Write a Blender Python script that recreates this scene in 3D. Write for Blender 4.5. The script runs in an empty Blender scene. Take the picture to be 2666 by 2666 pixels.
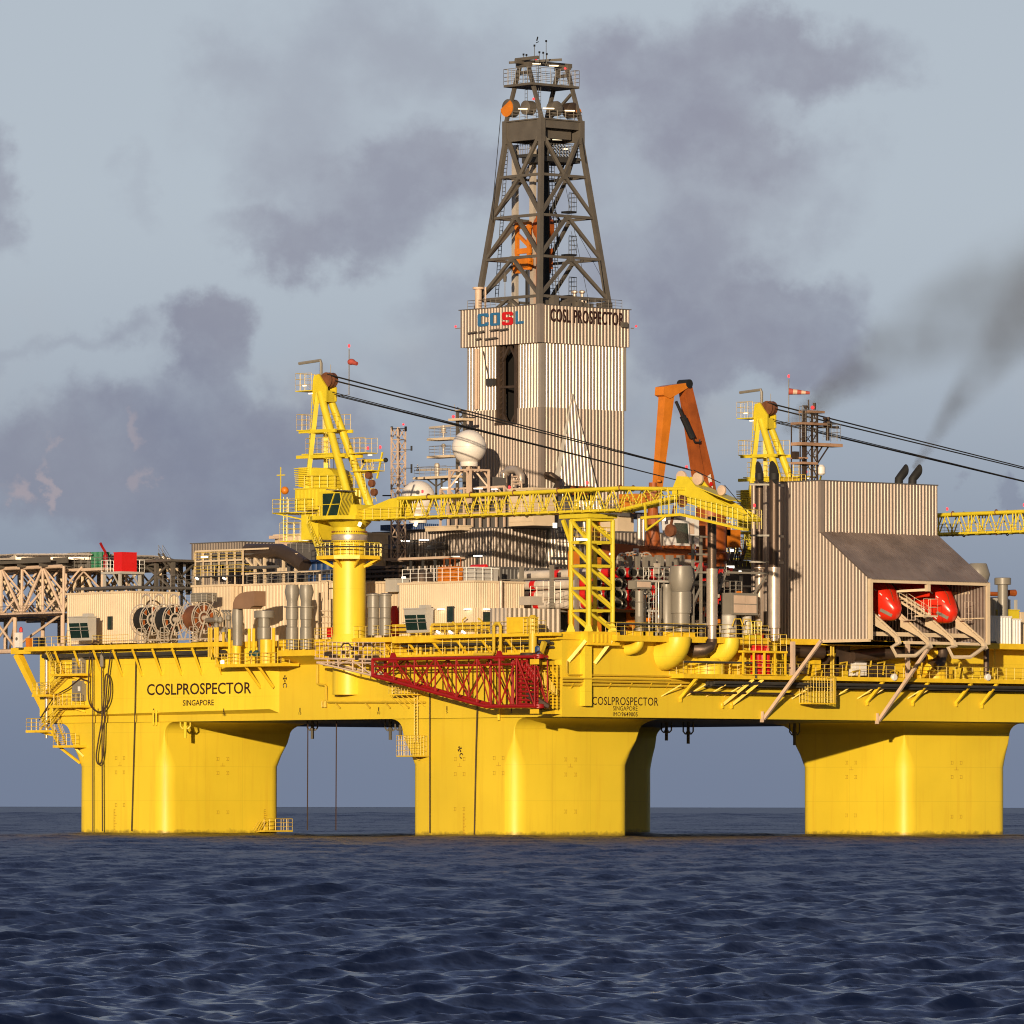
import bpy, math, random
import numpy as np
from mathutils import Vector as V, Matrix

rnd = random.Random(7)
scene = bpy.context.scene
COL = scene.collection
PI = math.pi
Z = V((0, 0, 1))

# ---------------------------------------------------------------- camera
# World axes follow the rig: x runs along its short front side (away to the right),
# y along its long left side (away to the left), z up, sea level z = 0, near corner at (0, 0).
AL = math.radians(48.5)
FWD = V((math.cos(AL), math.sin(AL), 0))
RGT = V((math.sin(AL), -math.cos(AL), 0))
FPX = 18630.0                       # focal length in pixels of the 2666 px photograph
CAM = -843.75 * FWD - 5.93 * RGT + V((0, 0, 3.6))
_p = math.atan(767 / FPX)
_r = math.radians(0.07)
_f = FWD * math.cos(_p) + Z * math.sin(_p)
_u = -FWD * math.sin(_p) + Z * math.cos(_p)
CR = RGT * math.cos(_r) + _u * math.sin(_r)
CU = -RGT * math.sin(_r) + _u * math.cos(_r)


def U(n, x=None, y=None, z=None):
    """Point seen at photograph pixel n that lies on the world plane x=, y= or z=."""
    d = _f + CR * ((n[0] - 1333) / FPX) - CU * ((n[1] - 1333) / FPX)
    if x is not None:
        t = (x - CAM.x) / d.x
    elif y is not None:
        t = (y - CAM.y) / d.y
    else:
        t = (z - CAM.z) / d.z
    return CAM + d * t


def crop(x0, y0, s):
    return lambda a, b: (x0 + a / s, y0 + b / s)


K1 = crop(1250, 80, 4.293); K2 = crop(1200, 480, 4.293); K3 = crop(1150, 880, 3.513); K4 = crop(740, 900, 4.83)
M1 = crop(0, 1380, 3.864); M2 = crop(460, 1360, 3.864); M3 = crop(900, 1230, 3.864); M4 = crop(1380, 1230, 3.864)
R1 = crop(1800, 1200, 3.865); R2 = crop(2200, 1200, 3.578); R3 = crop(1880, 960, 4.6)
H0 = crop(40, 1640, 2.611); H1 = crop(780, 1640, 2.76); H2 = crop(1380, 1620, 3.019); H3 = crop(1966, 1640, 2.76)
C1 = crop(740, 1180, 6.44); C2 = crop(1080, 1060, 6.44); C3 = crop(1700, 960, 3.864); C4 = crop(1500, 1430, 5.52)


def PX(X, Y):                        # world z of nothing, kept for clarity: full picture at 1932 px
    return (X * 1.38, Y * 1.38)


cam_d = bpy.data.cameras.new('camera')
cam_o = bpy.data.objects.new('camera', cam_d)
COL.objects.link(cam_o)
M = Matrix.Identity(4)
for i, c in enumerate((CR, CU, -_f)):
    for j in range(3):
        M[j][i] = c[j]
M.translation = CAM
cam_o.matrix_world = M
cam_d.sensor_width = 36
cam_d.lens = FPX / 2666 * 36
cam_d.clip_start = 1
cam_d.clip_end = 60000
scene.camera = cam_o
scene.view_settings.view_transform = 'Standard'
scene.view_settings.look = 'None'
scene.view_settings.exposure = 0
scene.view_settings.gamma = 1
scene.cycles.filter_width = 1.1


# ---------------------------------------------------------------- materials
def nodes(m):
    m.use_nodes = True
    nt = m.node_tree
    return nt, nt.nodes['Principled BSDF']


MAT = {}


def mat(name, col, rough=0.5, metal=0.0, var=0.12, scale=0.6, streak=0.0, streak_col=(0.25, 0.10, 0.03), bump=0.0,
        spec=0.5, grime=0.0, seams=None, coat=0.0):
    """Painted or bare metal with blotchy wear; streaks are vertical rust or dirt runs."""
    m = bpy.data.materials.new(name)
    nt, b = nodes(m)
    N, L = nt.nodes, nt.links
    b.inputs['Roughness'].default_value = rough
    b.inputs['Metallic'].default_value = metal
    b.inputs['Specular IOR Level'].default_value = spec
    b.inputs['Coat Weight'].default_value = coat
    tc = N.new('ShaderNodeNewGeometry')
    n1 = N.new('ShaderNodeTexNoise'); n1.inputs['Scale'].default_value = scale; n1.inputs['Detail'].default_value = 5
    L.new(tc.outputs['Position'], n1.inputs['Vector'])
    mr = N.new('ShaderNodeMapRange')
    mr.inputs['From Min'].default_value = 0.3; mr.inputs['From Max'].default_value = 0.7
    mr.inputs['To Min'].default_value = 1 - var; mr.inputs['To Max'].default_value = 1 + var * 0.6
    L.new(n1.outputs['Fac'], mr.inputs['Value'])
    mul = N.new('ShaderNodeVectorMath'); mul.operation = 'SCALE'
    mul.inputs[0].default_value = col[:3]
    L.new(mr.outputs['Result'], mul.inputs['Scale'])
    out = mul.outputs[0]
    if streak > 0:
        mp = N.new('ShaderNodeMapping'); mp.inputs['Scale'].default_value = (1.1, 1.1, 0.07)
        L.new(tc.outputs['Position'], mp.inputs['Vector'])
        n2 = N.new('ShaderNodeTexNoise'); n2.inputs['Scale'].default_value = 1.0; n2.inputs['Detail'].default_value = 6
        n2.inputs['Roughness'].default_value = 0.65
        L.new(mp.outputs[0], n2.inputs['Vector'])
        r2 = N.new('ShaderNodeMapRange'); r2.inputs['From Min'].default_value = 0.52; r2.inputs['From Max'].default_value = 0.75
        r2.inputs['To Max'].default_value = streak
        L.new(n2.outputs['Fac'], r2.inputs['Value'])
        mx = N.new('ShaderNodeMix'); mx.data_type = 'RGBA'
        L.new(r2.outputs['Result'], mx.inputs['Factor']); L.new(out, mx.inputs[6])
        mx.inputs[7].default_value = (*streak_col, 1)
        out = mx.outputs[2]
    if seams:                        # faint weld seams every `seams` metres
        sep = N.new('ShaderNodeSeparateXYZ'); L.new(tc.outputs['Position'], sep.inputs[0])
        prev = None
        for ax, per in zip(('X', 'Y', 'Z'), seams):
            a = N.new('ShaderNodeMath'); a.operation = 'PINGPONG'; a.inputs[1].default_value = per / 2
            L.new(sep.outputs[ax], a.inputs[0])
            c = N.new('ShaderNodeMath'); c.operation = 'LESS_THAN'; c.inputs[1].default_value = 0.035
            L.new(a.outputs[0], c.inputs[0])
            if prev is None:
                prev = c
            else:
                mm = N.new('ShaderNodeMath'); mm.operation = 'MAXIMUM'
                L.new(prev.outputs[0], mm.inputs[0]); L.new(c.outputs[0], mm.inputs[1]); prev = mm
        sc = N.new('ShaderNodeMath'); sc.operation = 'MULTIPLY'; sc.inputs[1].default_value = 0.17
        L.new(prev.outputs[0], sc.inputs[0])
        mx = N.new('ShaderNodeMix'); mx.data_type = 'RGBA'
        L.new(sc.outputs[0], mx.inputs['Factor']); L.new(out, mx.inputs[6])
        mx.inputs[7].default_value = (col[0] * 0.45, col[1] * 0.4, col[2] * 0.4, 1)
        out = mx.outputs[2]
    if grime > 0:                    # wet, weedy band along the waterline
        sz = N.new('ShaderNodeSeparateXYZ'); L.new(tc.outputs['Position'], sz.inputs[0])
        nz = N.new('ShaderNodeTexNoise'); nz.inputs['Scale'].default_value = 1.3; nz.inputs['Detail'].default_value = 5
        L.new(tc.outputs['Position'], nz.inputs['Vector'])
        hz_ = N.new('ShaderNodeMath'); hz_.operation = 'MULTIPLY_ADD'; hz_.inputs[1].default_value = -1.1
        L.new(nz.outputs['Fac'], hz_.inputs[0]); L.new(sz.outputs['Z'], hz_.inputs[2])
        wr = N.new('ShaderNodeMapRange'); wr.inputs['From Min'].default_value = -0.35; wr.inputs['From Max'].default_value = 0.1
        wr.inputs['To Min'].default_value = grime; wr.inputs['To Max'].default_value = 0
        L.new(hz_.outputs[0], wr.inputs['Value'])
        mx = N.new('ShaderNodeMix'); mx.data_type = 'RGBA'
        L.new(wr.outputs['Result'], mx.inputs['Factor']); L.new(out, mx.inputs[6]); mx.inputs[7].default_value = (0.10, 0.07, 0.02, 1)
        out = mx.outputs[2]
    L.new(out, b.inputs['Base Color'])
    nr = N.new('ShaderNodeMapRange'); nr.inputs['To Min'].default_value = max(0.03, rough - 0.1); nr.inputs['To Max'].default_value = min(1, rough + 0.12)
    L.new(n1.outputs['Fac'], nr.inputs['Value']); L.new(nr.outputs['Result'], b.inputs['Roughness'])
    if bump > 0:
        nb = N.new('ShaderNodeTexNoise'); nb.inputs['Scale'].default_value = 0.9; nb.inputs['Detail'].default_value = 3
        L.new(tc.outputs['Position'], nb.inputs['Vector'])
        bm = N.new('ShaderNodeBump'); bm.inputs['Strength'].default_value = bump; bm.inputs['Distance'].default_value = 0.12
        L.new(nb.outputs['Fac'], bm.inputs['Height']); L.new(bm.outputs[0], b.inputs['Normal'])
    MAT[name] = m
    return m


def emat(name, col, strength):
    m = bpy.data.materials.new(name)
    nt, b = nodes(m)
    b.inputs['Base Color'].default_value = (*col, 1)
    b.inputs['Emission Color'].default_value = (*col, 1)
    b.inputs['Emission Strength'].default_value = strength
    MAT[name] = m


mat('hull_yellow', (0.79, 0.572, 0.032), 0.42, 0, 0.08, 0.12, streak=0.34, streak_col=(0.62, 0.33, 0.02), bump=0.04, seams=(6.1, 6.1, 4.3), grime=0.7)
mat('deck_yellow', (0.80, 0.52, 0.02), 0.45, 0, 0.14, 0.8, streak=0.25, streak_col=(0.45, 0.24, 0.03))
mat('crane_yellow', (0.68, 0.53, 0.025), 0.4, 0, 0.12, 0.5, streak=0.15, streak_col=(0.5, 0.33, 0.03))
mat('buff', (0.66, 0.52, 0.36), 0.55, 0, 0.08, 0.5, streak=0.16, streak_col=(0.45, 0.32, 0.2))
mat('pinkish_buff', (0.60, 0.44, 0.33), 0.55, 0, 0.1, 0.8)
mat('galvanised', (0.37, 0.30, 0.255), 0.53, 0.5, 0.10, 0.35, streak=0.18, streak_col=(0.24, 0.17, 0.13))
mat('dark_shaded_galvanised', (0.26, 0.215, 0.185), 0.5, 0.5, 0.12, 0.35, streak=0.2, streak_col=(0.14, 0.10, 0.08))  # darker copy of galvanised; shade over the middle building put into the colour
mat('bright_galvanised', (0.54, 0.46, 0.39), 0.46, 0.6, 0.05, 0.5, streak=0.05, streak_col=(0.35, 0.27, 0.2))
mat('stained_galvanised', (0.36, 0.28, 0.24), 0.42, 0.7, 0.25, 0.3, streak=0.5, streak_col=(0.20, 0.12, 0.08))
mat('derrick_grey', (0.115, 0.10, 0.085), 0.55, 0.1, 0.15, 0.6, streak=0.2, streak_col=(0.12, 0.08, 0.05))
mat('pale_steel', (0.58, 0.50, 0.42), 0.45, 0.3, 0.1, 0.6)
mat('stack_grey', (0.24, 0.215, 0.18), 0.42, 0.1, 0.08, 0.5, streak=0.12, streak_col=(0.15, 0.11, 0.08))
mat('light_grey', (0.48, 0.45, 0.41), 0.5, 0.1, 0.08, 0.6)
mat('wall_grey', (0.115, 0.105, 0.10), 0.5, 0.1, 0.12, 0.5, streak=0.15, streak_col=(0.07, 0.06, 0.05))
mat('dark_grey', (0.055, 0.052, 0.05), 0.5, 0.2, 0.2, 0.8)
mat('soot_black', (0.012, 0.011, 0.010), 0.7, 0, 0.2, 0.8)
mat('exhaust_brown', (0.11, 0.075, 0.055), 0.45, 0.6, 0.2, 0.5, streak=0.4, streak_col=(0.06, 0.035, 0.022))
mat('bare_steel', (0.62, 0.52, 0.44), 0.36, 0.6, 0.12, 0.8, streak=0.3, streak_col=(0.33, 0.23, 0.16))
mat('rail_grey', (0.20, 0.18, 0.165), 0.55, 0.0, 0.1, 1)
mat('rail_yellow', (0.62, 0.42, 0.03), 0.45, 0, 0.1, 1)
mat('white_paint', (0.74, 0.71, 0.68), 0.4, 0, 0.06, 0.5)
mat('dome_white', (0.78, 0.72, 0.67), 0.38, 0, 0.05, 0.4, streak=0.10, streak_col=(0.5, 0.42, 0.36))
mat('orange', (0.62, 0.185, 0.014), 0.42, 0, 0.15, 0.7, streak=0.25, streak_col=(0.42, 0.10, 0.01))
mat('rusty_orange', (0.34, 0.08, 0.012), 0.5, 0, 0.25, 0.7, streak=0.4, streak_col=(0.13, 0.03, 0.01))
mat('truss_red', (0.30, 0.008, 0.008), 0.4, 0, 0.12, 0.7)
mat('box_red', (0.62, 0.012, 0.012), 0.42, 0, 0.06, 0.6)
mat('boat_red', (0.66, 0.026, 0.010), 0.28, 0, 0.06, 0.5, coat=0.3)
mat('blue', (0.015, 0.05, 0.16), 0.5, 0, 0.15, 0.6)
mat('green', (0.01, 0.16, 0.07), 0.5, 0, 0.1, 0.6)
mat('teal', (0.01, 0.06, 0.07), 0.5, 0, 0.1, 0.6)
mat('letter_black', (0.035, 0.012, 0.008), 0.5, 0, 0.05)
mat('letter_blue', (0.03, 0.14, 0.30), 0.45, 0, 0.05)
mat('letter_red', (0.55, 0.01, 0.012), 0.45, 0, 0.05)
mat('mark_faint', (0.50, 0.28, 0.02), 0.5, 0, 0.2, 3)
mat('rope_dark', (0.045, 0.022, 0.012), 0.7, 0, 0.1)
mat('wire_black', (0.02, 0.02, 0.022), 0.55, 0.3, 0.1)
mat('rust', (0.17, 0.06, 0.025), 0.7, 0.1, 0.3, 1.5)
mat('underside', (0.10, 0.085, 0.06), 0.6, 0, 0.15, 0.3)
mat('glass_dark', (0.012, 0.03, 0.024), 0.06, 0, 0.3, 0.8, spec=0.8)
mat('hollow_shade', (0.010, 0.008, 0.007), 0.8, 0, 0.2)  # shade inside slots and open ends, put into a near-black colour
mat('hood_brown', (0.26, 0.15, 0.09), 0.5, 0, 0.1, 0.8)
mat('sock_red', (0.42, 0.07, 0.05), 0.7, 0, 0.15, 2)
mat('cream_paint', (0.62, 0.54, 0.46), 0.45, 0, 0.12, 0.8, streak=0.2, streak_col=(0.35, 0.2, 0.12))
mat('ramp_silver', (0.70, 0.62, 0.55), 0.42, 0.3, 0.05, 0.6)
mat('rusty_buff', (0.42, 0.25, 0.16), 0.55, 0, 0.2, 0.8, streak=0.4, streak_col=(0.2, 0.09, 0.05))
emat('lamp_white', (1.0, 0.93, 0.8), 2.2)
emat('lamp_warm', (1.0, 0.80, 0.5), 2.0)
emat('lamp_red', (1.0, 0.04, 0.05), 1.5)


# ---------------------------------------------------------------- mesh builder
class MB:
    def __init__(s):
        s.v = []; s.f = []

    def add(s, vs, fs):
        o = len(s.v)
        s.v += [tuple(a) for a in vs]
        s.f += [[i + o for i in f] for f in fs]
        return s

    def box(s, x0, x1, y0, y1, z0, z1):
        vs = [(x, y, z) for x in (x0, x1) for y in (y0, y1) for z in (z0, z1)]
        return s.add(vs, [(0, 1, 3, 2), (4, 6, 7, 5), (0, 4, 5, 1), (2, 3, 7, 6), (0, 2, 6, 4), (1, 5, 7, 3)])

    def beam(s, p, q, w, h=None, up=Z):
        p, q = V(p), V(q); h = w if h is None else h
        d = (q - p).normalized()
        a = d.cross(up)
        if a.length < 1e-3:
            a = d.cross(V((1, 0, 0)))
        a.normalize(); b = a.cross(d).normalized()
        a *= w / 2; b *= h / 2
        vs = [c + i * a + j * b for c in (p, q) for i, j in ((-1, -1), (1, -1), (1, 1), (-1, 1))]
        return s.add(vs, [(3, 2, 1, 0), (4, 5, 6, 7), (0, 1, 5, 4), (1, 2, 6, 5), (2, 3, 7, 6), (3, 0, 4, 7)])

    def tube(s, p, q, r, r2=None, n=8, cap=True):
        p, q = V(p), V(q); r2 = r if r2 is None else r2
        d = (q - p).normalized()
        a = d.cross(Z)
        if a.length < 1e-3:
            a = V((1, 0, 0))
        a.normalize(); b = d.cross(a)
        vs = []
        for c, rr in ((p, r), (q, r2)):
            for i in range(n):
                t = 2 * PI * i / n
                vs.append(c + a * (rr * math.cos(t)) + b * (rr * math.sin(t)))
        fs = [(i, (i + 1) % n, n + (i + 1) % n, n + i) for i in range(n)]
        if cap:
            fs += [tuple(range(n))[::-1], tuple(range(n, 2 * n))]
        return s.add(vs, fs)

    def path(s, pts, r, n=6):
        pts = [V(p) for p in pts]
        rings = []
        a = None
        for i, p in enumerate(pts):
            d = (pts[min(i + 1, len(pts) - 1)] - pts[max(i - 1, 0)]).normalized()
            if a is None:
                a = d.cross(Z)
                if a.length < 1e-3:
                    a = V((1, 0, 0))
            a = (a - d * a.dot(d)).normalized()
            b = d.cross(a)
            rr = r[i] if isinstance(r, (list, tuple)) else r
            rings.append([p + a * (rr * math.cos(2 * PI * k / n)) + b * (rr * math.sin(2 * PI * k / n)) for k in range(n)])
        vs = [v for g in rings for v in g]
        fs = []
        for i in range(len(rings) - 1):
            for k in range(n):
                fs.append((i * n + k, i * n + (k + 1) % n, (i + 1) * n + (k + 1) % n, (i + 1) * n + k))
        fs += [tuple(range(n))[::-1], tuple(range((len(rings) - 1) * n, len(rings) * n))]
        return s.add(vs, fs)

    def lathe(s, c, prof, axis=Z, n=20, cap=True):
        c = V(c); d = V(axis).normalized()
        a = d.cross(Z)
        if a.length < 1e-3:
            a = V((1, 0, 0))
        a.normalize(); b = d.cross(a)
        vs = []
        for r, h in prof:
            for i in range(n):
                t = 2 * PI * i / n
                vs.append(c + d * h + a * (r * math.cos(t)) + b * (r * math.sin(t)))
        fs = []
        for k in range(len(prof) - 1):
            for i in range(n):
                fs.append((k * n + i, k * n + (i + 1) % n, (k + 1) * n + (i + 1) % n, (k + 1) * n + i))
        if cap:
            fs += [tuple(range(n))[::-1], tuple(range((len(prof) - 1) * n, len(prof) * n))]
        return s.add(vs, fs)

    def prism(s, pts, vec):
        pts = [V(p) for p in pts]; vec = V(vec); n = len(pts)
        nrm = V((0, 0, 0))
        for i in range(n):
            nrm += (pts[i] - pts[0]).cross(pts[(i + 1) % n] - pts[0])
        if nrm.dot(vec) < 0:
            pts = pts[::-1]
        vs = pts + [p + vec for p in pts]
        fs = [tuple(range(n))[::-1], tuple(range(n, 2 * n))] + [(i, (i + 1) % n, n + (i + 1) % n, n + i) for i in range(n)]
        return s.add(vs, fs)

    def sphere(s, c, r, n=16, m=10):
        return s.lathe(c, [(max(1e-3, r * math.sin(PI * i / m)), -r * math.cos(PI * i / m)) for i in range(m + 1)], n=n)

    def corr(s, p, q, z0, z1, out, per=0.35, dep=0.1, flat=0.3):
        """Corrugated sheet from p to q (x, y), ribs upright; z0 and z1 may be functions of the fraction along."""
        p, q, out = V((*p, 0)), V((*q, 0)), V((*out, 0)).normalized()
        n = max(1, round((q - p).length / per))
        ts = []
        for i in range(n):
            for fr, o in ((0, 0), (0.34, 0), (0.5, 1), (0.84, 1)):
                ts.append(((i + fr) / n, o))
        ts.append((1, 0))
        f0 = z0 if callable(z0) else (lambda t: z0)
        f1 = z1 if callable(z1) else (lambda t: z1)
        vs = []
        for t, o in ts:
            c = p + (q - p) * t + out * (dep * o + 0.02)
            vs += [V((c.x, c.y, f0(t))), V((c.x, c.y, f1(t)))]
        fl = (q - p).cross(Z).dot(out) < 0
        fs = []
        for i in range(len(ts) - 1):
            f = (2 * i, 2 * i + 2, 2 * i + 3, 2 * i + 1)
            fs.append(f[::-1] if fl else f)
        return s.add(vs, fs)

    def corrbox(s, x0, x1, y0, y1, z0, z1, per=0.35, dep=0.1, sides='lrbf'):
        s.box(x0, x1, y0, y1, z0, z1)
        if 'l' in sides: s.corr((x0, y1), (x0, y0), z0, z1, (-1, 0), per, dep)
        if 'r' in sides: s.corr((x0, y0), (x1, y0), z0, z1, (0, -1), per, dep)
        if 'b' in sides: s.corr((x1, y0), (x1, y1), z0, z1, (1, 0), per, dep)
        if 'f' in sides: s.corr((x1, y1), (x0, y1), z0, z1, (0, 1), per, dep)
        return s

    def rail(s, pts, h=1.15, sp=1.6, r=0.032, rows=3, closed=False):
        pts = [V(p) for p in pts]; r *= 0.72
        if closed:
            pts = pts + [pts[0]]
        for a, b in zip(pts, pts[1:]):
            for k in range(1, rows + 1):
                o = Z * (h * k / rows)
                s.tube(a + o, b + o, r if k == rows else r * 0.75, n=4, cap=False)
            n = max(1, round((b - a).length / sp))
            for i in range(n + 1):
                c = a + (b - a) * (i / n)
                s.tube(c, c + Z * h, r, n=4, cap=False)
        return s

    def ladder(s, p, q, w=0.5, r=0.035, side=None, step=0.4):
        p, q = V(p), V(q)
        d = (q - p)
        a = V(side) if side is not None else d.cross(FWD)
        a = a.normalized() * (w / 2)
        s.tube(p - a, q - a, r, n=4); s.tube(p + a, q + a, r, n=4)
        n = max(1, int(d.length / step))
        for i in range(1, n):
            c = p + d * (i / n)
            s.tube(c - a, c + a, r * 0.7, n=4, cap=False)
        return s

    def stair(s, p, q, w=0.9, side=(1, 0, 0)):
        p, q = V(p), V(q); a = V(side).normalized() * (w / 2)
        d = q - p
        for k in (-1, 1):
            s.beam(p + a * k, q + a * k, 0.06, 0.28)
            for h in (0.55, 1.05):
                s.tube(p + a * k + Z * h, q + a * k + Z * h, 0.03, n=4)
            m = max(1, int(d.length / 1.3))
            for i in range(m + 1):
                c = p + d * (i / m) + a * k
                s.tube(c, c + Z * 1.05, 0.03, n=4)
        n = max(2, int(abs(d.z) / 0.25))
        hd = V((d.x, d.y, 0)).normalized() * 0.12
        for i in range(n):
            c = p + d * ((i + 0.5) / n)
            s.beam(c - a, c + a, 0.24, 0.04)
        return s


def mesh_obj(name, mb, m, parent=None, sharp=35):
    me = bpy.data.meshes.new(name)
    me.from_pydata(mb.v, [], mb.f)
    me.materials.append(MAT[m])
    me.polygons.foreach_set('use_smooth', [True] * len(me.polygons))
    me.update()
    me.set_sharp_from_angle(angle=math.radians(sharp))
    o = bpy.data.objects.new(name, me)
    COL.objects.link(o)
    if parent is not None:
        o.parent = parent
    return o


KEEP = ('lettering', 'cross_mark', 'scale', 'letter', 'number', 'bolts', 'loop', 'net', 'pipe_rack')


def part(name, mb, m, parent=None, sharp=35):
    """Parts of a thing: pieces that do not touch one another become parts of their own."""
    if any(k in name for k in KEEP) or len(mb.f) > 6000:
        return mesh_obj(name, mb, m, parent, sharp)
    n = len(mb.v)
    up = list(range(n))

    def find(i):
        while up[i] != i:
            up[i] = up[up[i]]; i = up[i]
        return i
    for f in mb.f:
        r = find(f[0])
        for i in f[1:]:
            up[find(i)] = r
    isl = {}
    for i in range(n):
        isl.setdefault(find(i), []).append(i)
    bb = []
    for ids in isl.values():
        a = np.array([mb.v[i] for i in ids])
        bb.append([set(ids), a.min(0) - .06, a.max(0) + .06])
    if len(bb) > 700:
        return mesh_obj(name, mb, m, parent, sharp)
    moved = True
    while moved and len(bb) > 1:
        moved = False
        out = []
        for c in bb:
            hit = None
            for o in out:
                if (c[1] <= o[2]).all() and (o[1] <= c[2]).all():
                    hit = o; break
            if hit:
                hit[0] |= c[0]; hit[1] = np.minimum(hit[1], c[1]); hit[2] = np.maximum(hit[2], c[2]); moved = True
            else:
                out.append(c)
        bb = out
    if len(bb) == 1 or len(bb) > 30:
        return mesh_obj(name, mb, m, parent, sharp)
    first = None
    for ids, _, _ in bb:
        order = sorted(ids); mp = {o: k for k, o in enumerate(order)}
        s = MB(); s.v = [mb.v[i] for i in order]
        s.f = [[mp[i] for i in f] for f in mb.f if f[0] in ids]
        o = mesh_obj(name, s, m, parent, sharp)
        first = first or o
    return first


def tag(o, label, cat=None, group=None, kind=None):
    o['label'] = label
    if cat: o['category'] = cat
    if group: o['group'] = group
    if kind: o['kind'] = kind
    return o


def thing(name, label, cat, group=None):
    o = bpy.data.objects.new(name, None)
    COL.objects.link(o)
    o.empty_display_size = 0.5
    return tag(o, label, cat, group)


def solo(name, mb, m, label, cat, group=None, sharp=35):
    """A thing that is one mesh, its origin moved to its base."""
    o = mesh_obj(name, mb, m, None, sharp)
    a = np.array(mb.v)
    base = V((*(a.min(0) + a.max(0))[:2] / 2, a[:, 2].min()))
    o.data.transform(Matrix.Translation(-base))
    o.location = base
    return tag(o, label, cat, group)


def fin(root):
    """Move the Empty to the base of its parts without moving them."""
    lo = [1e9] * 3; hi = [-1e9] * 3
    st = list(root.children)
    while st:
        c = st.pop(); st += list(c.children)
        if c.type == 'MESH':
            a = np.empty(len(c.data.vertices) * 3); c.data.vertices.foreach_get('co', a); a = a.reshape(-1, 3)
            for k in range(3):
                lo[k] = min(lo[k], a[:, k].min()); hi[k] = max(hi[k], a[:, k].max())
    base = V(((lo[0] + hi[0]) / 2, (lo[1] + hi[1]) / 2, lo[2]))
    root.location = base
    for c in root.children:
        c.matrix_parent_inverse = Matrix.Translation(-base)
    return root


def dup(root, off, label, rotz=0.0):
    """A copy of a thing with copies of its parts and sub-parts."""
    r = root.copy(); COL.objects.link(r)
    r.location = root.location + V(off)
    r.rotation_euler = (0, 0, rotz)
    r['label'] = label
    for ch in root.children:
        c = ch.copy(); COL.objects.link(c); c.parent = r; c.matrix_parent_inverse = ch.matrix_parent_inverse
        for g in ch.children:
            d = g.copy(); COL.objects.link(d); d.parent = c; d.matrix_parent_inverse = g.matrix_parent_inverse
    return r


def text_obj(name, body, lo, size, face, m, parent, depth=0.03, spacing=1.0, bold=0.012):
    """Lettering fitted to width and height size, lower left corner lo; face 'L' looks along -x, 'R' along -y."""
    cu = bpy.data.curves.new(name, 'FONT')
    cu.body = body; cu.extrude = 0.02; cu.offset = bold; cu.space_character = spacing
    cu.resolution_u = 3
    t = bpy.data.objects.new(name, cu); COL.objects.link(t)
    me = bpy.data.meshes.new_from_object(t.evaluated_get(bpy.context.evaluated_depsgraph_get()))
    bpy.data.objects.remove(t)
    a = np.empty(len(me.vertices) * 3); me.vertices.foreach_get('co', a); a = a.reshape(-1, 3)
    mn, mx = a.min(0), a.max(0)
    a = (a - mn) / (mx - mn) * np.array([size[0], size[1], depth])
    w = np.empty_like(a)
    if face == 'L':
        w[:, 0] = lo[0] - a[:, 2]; w[:, 1] = lo[1] - a[:, 0]; w[:, 2] = lo[2] + a[:, 1]
    else:
        w[:, 0] = lo[0] + a[:, 0]; w[:, 1] = lo[1] - a[:, 2]; w[:, 2] = lo[2] + a[:, 1]
    me.vertices.foreach_set('co', w.ravel()); me.update()
    me.materials.clear(); me.materials.append(MAT[m])
    o = bpy.data.objects.new(name, me); COL.objects.link(o)
    if parent: o.parent = parent
    return o


def text_px(name, body, a, b, face, plane, m, parent, depth=0.03, spacing=1.0, bold=0.012):
    """Lettering on a wall: a, b are the photographed lower-left and upper-right corners."""
    pl = {'x': plane} if face == 'L' else {'y': plane}
    p, q = U(a, **pl), U(b, **pl)
    w = (p.y - q.y) if face == 'L' else (q.x - p.x)
    return text_obj(name, body, p, (w, q.z - p.z), face, m, parent, depth, spacing, bold)

# ---------------------------------------------------------------- sky and sun
SUN_EL = math.radians(7.0)
# light travels along (1.2, 1.0) in plan: the sun stands low behind the camera, a little to its left
sun_from = V((-1.2, -1.0, 0)).normalized()
sd = V((sun_from.x * math.cos(SUN_EL), sun_from.y * math.cos(SUN_EL), math.sin(SUN_EL)))
sl = bpy.data.lights.new('sun', 'SUN')
sl.energy = 5.0; sl.angle = math.radians(0.5); sl.color = (1.0, 0.80, 0.55)
so = bpy.data.objects.new('sun', sl); COL.objects.link(so)
so.rotation_euler = sd.to_track_quat('Z', 'Y').to_euler()
so.location = (-60, -60, 150)

world = bpy.data.worlds.new('World'); scene.world = world
world.use_nodes = True
wn, wl = world.node_tree.nodes, world.node_tree.links
bg = wn['Background']
sky = wn.new('ShaderNodeTexSky'); sky.sky_type = 'NISHITA'; sky.sun_disc = False
sky.sun_elevation = SUN_EL
sky.sun_rotation = math.atan2(sun_from.x, sun_from.y)
sky.air_density = 1.0; sky.dust_density = 1.5; sky.ozone_density = 2.0


def wmath(op, a, b=None, c=None, clamp=False):
    n = wn.new('ShaderNodeMath'); n.operation = op; n.use_clamp = clamp
    for i, v in enumerate((a, b, c)):
        if v is None: continue
        if isinstance(v, (int, float)): n.inputs[i].default_value = v
        else: wl.new(v, n.inputs[i])
    return n.outputs[0]


def wmap(v, a, b, c, d, smooth=True):
    n = wn.new('ShaderNodeMapRange'); n.interpolation_type = 'SMOOTHSTEP' if smooth else 'LINEAR'
    for i, k in enumerate((a, b, c, d)):
        n.inputs[i + 1].default_value = k
    wl.new(v, n.inputs[0])
    return n.outputs[0]


def wmix(f, a, b):
    n = wn.new('ShaderNodeMix'); n.data_type = 'RGBA'
    if isinstance(f, float): n.inputs[0].default_value = f
    else: wl.new(f, n.inputs[0])
    for i, v in ((6, a), (7, b)):
        if isinstance(v, tuple): n.inputs[i].default_value = (*v, 1)
        else: wl.new(v, n.inputs[i])
    return n.outputs[2]


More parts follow.
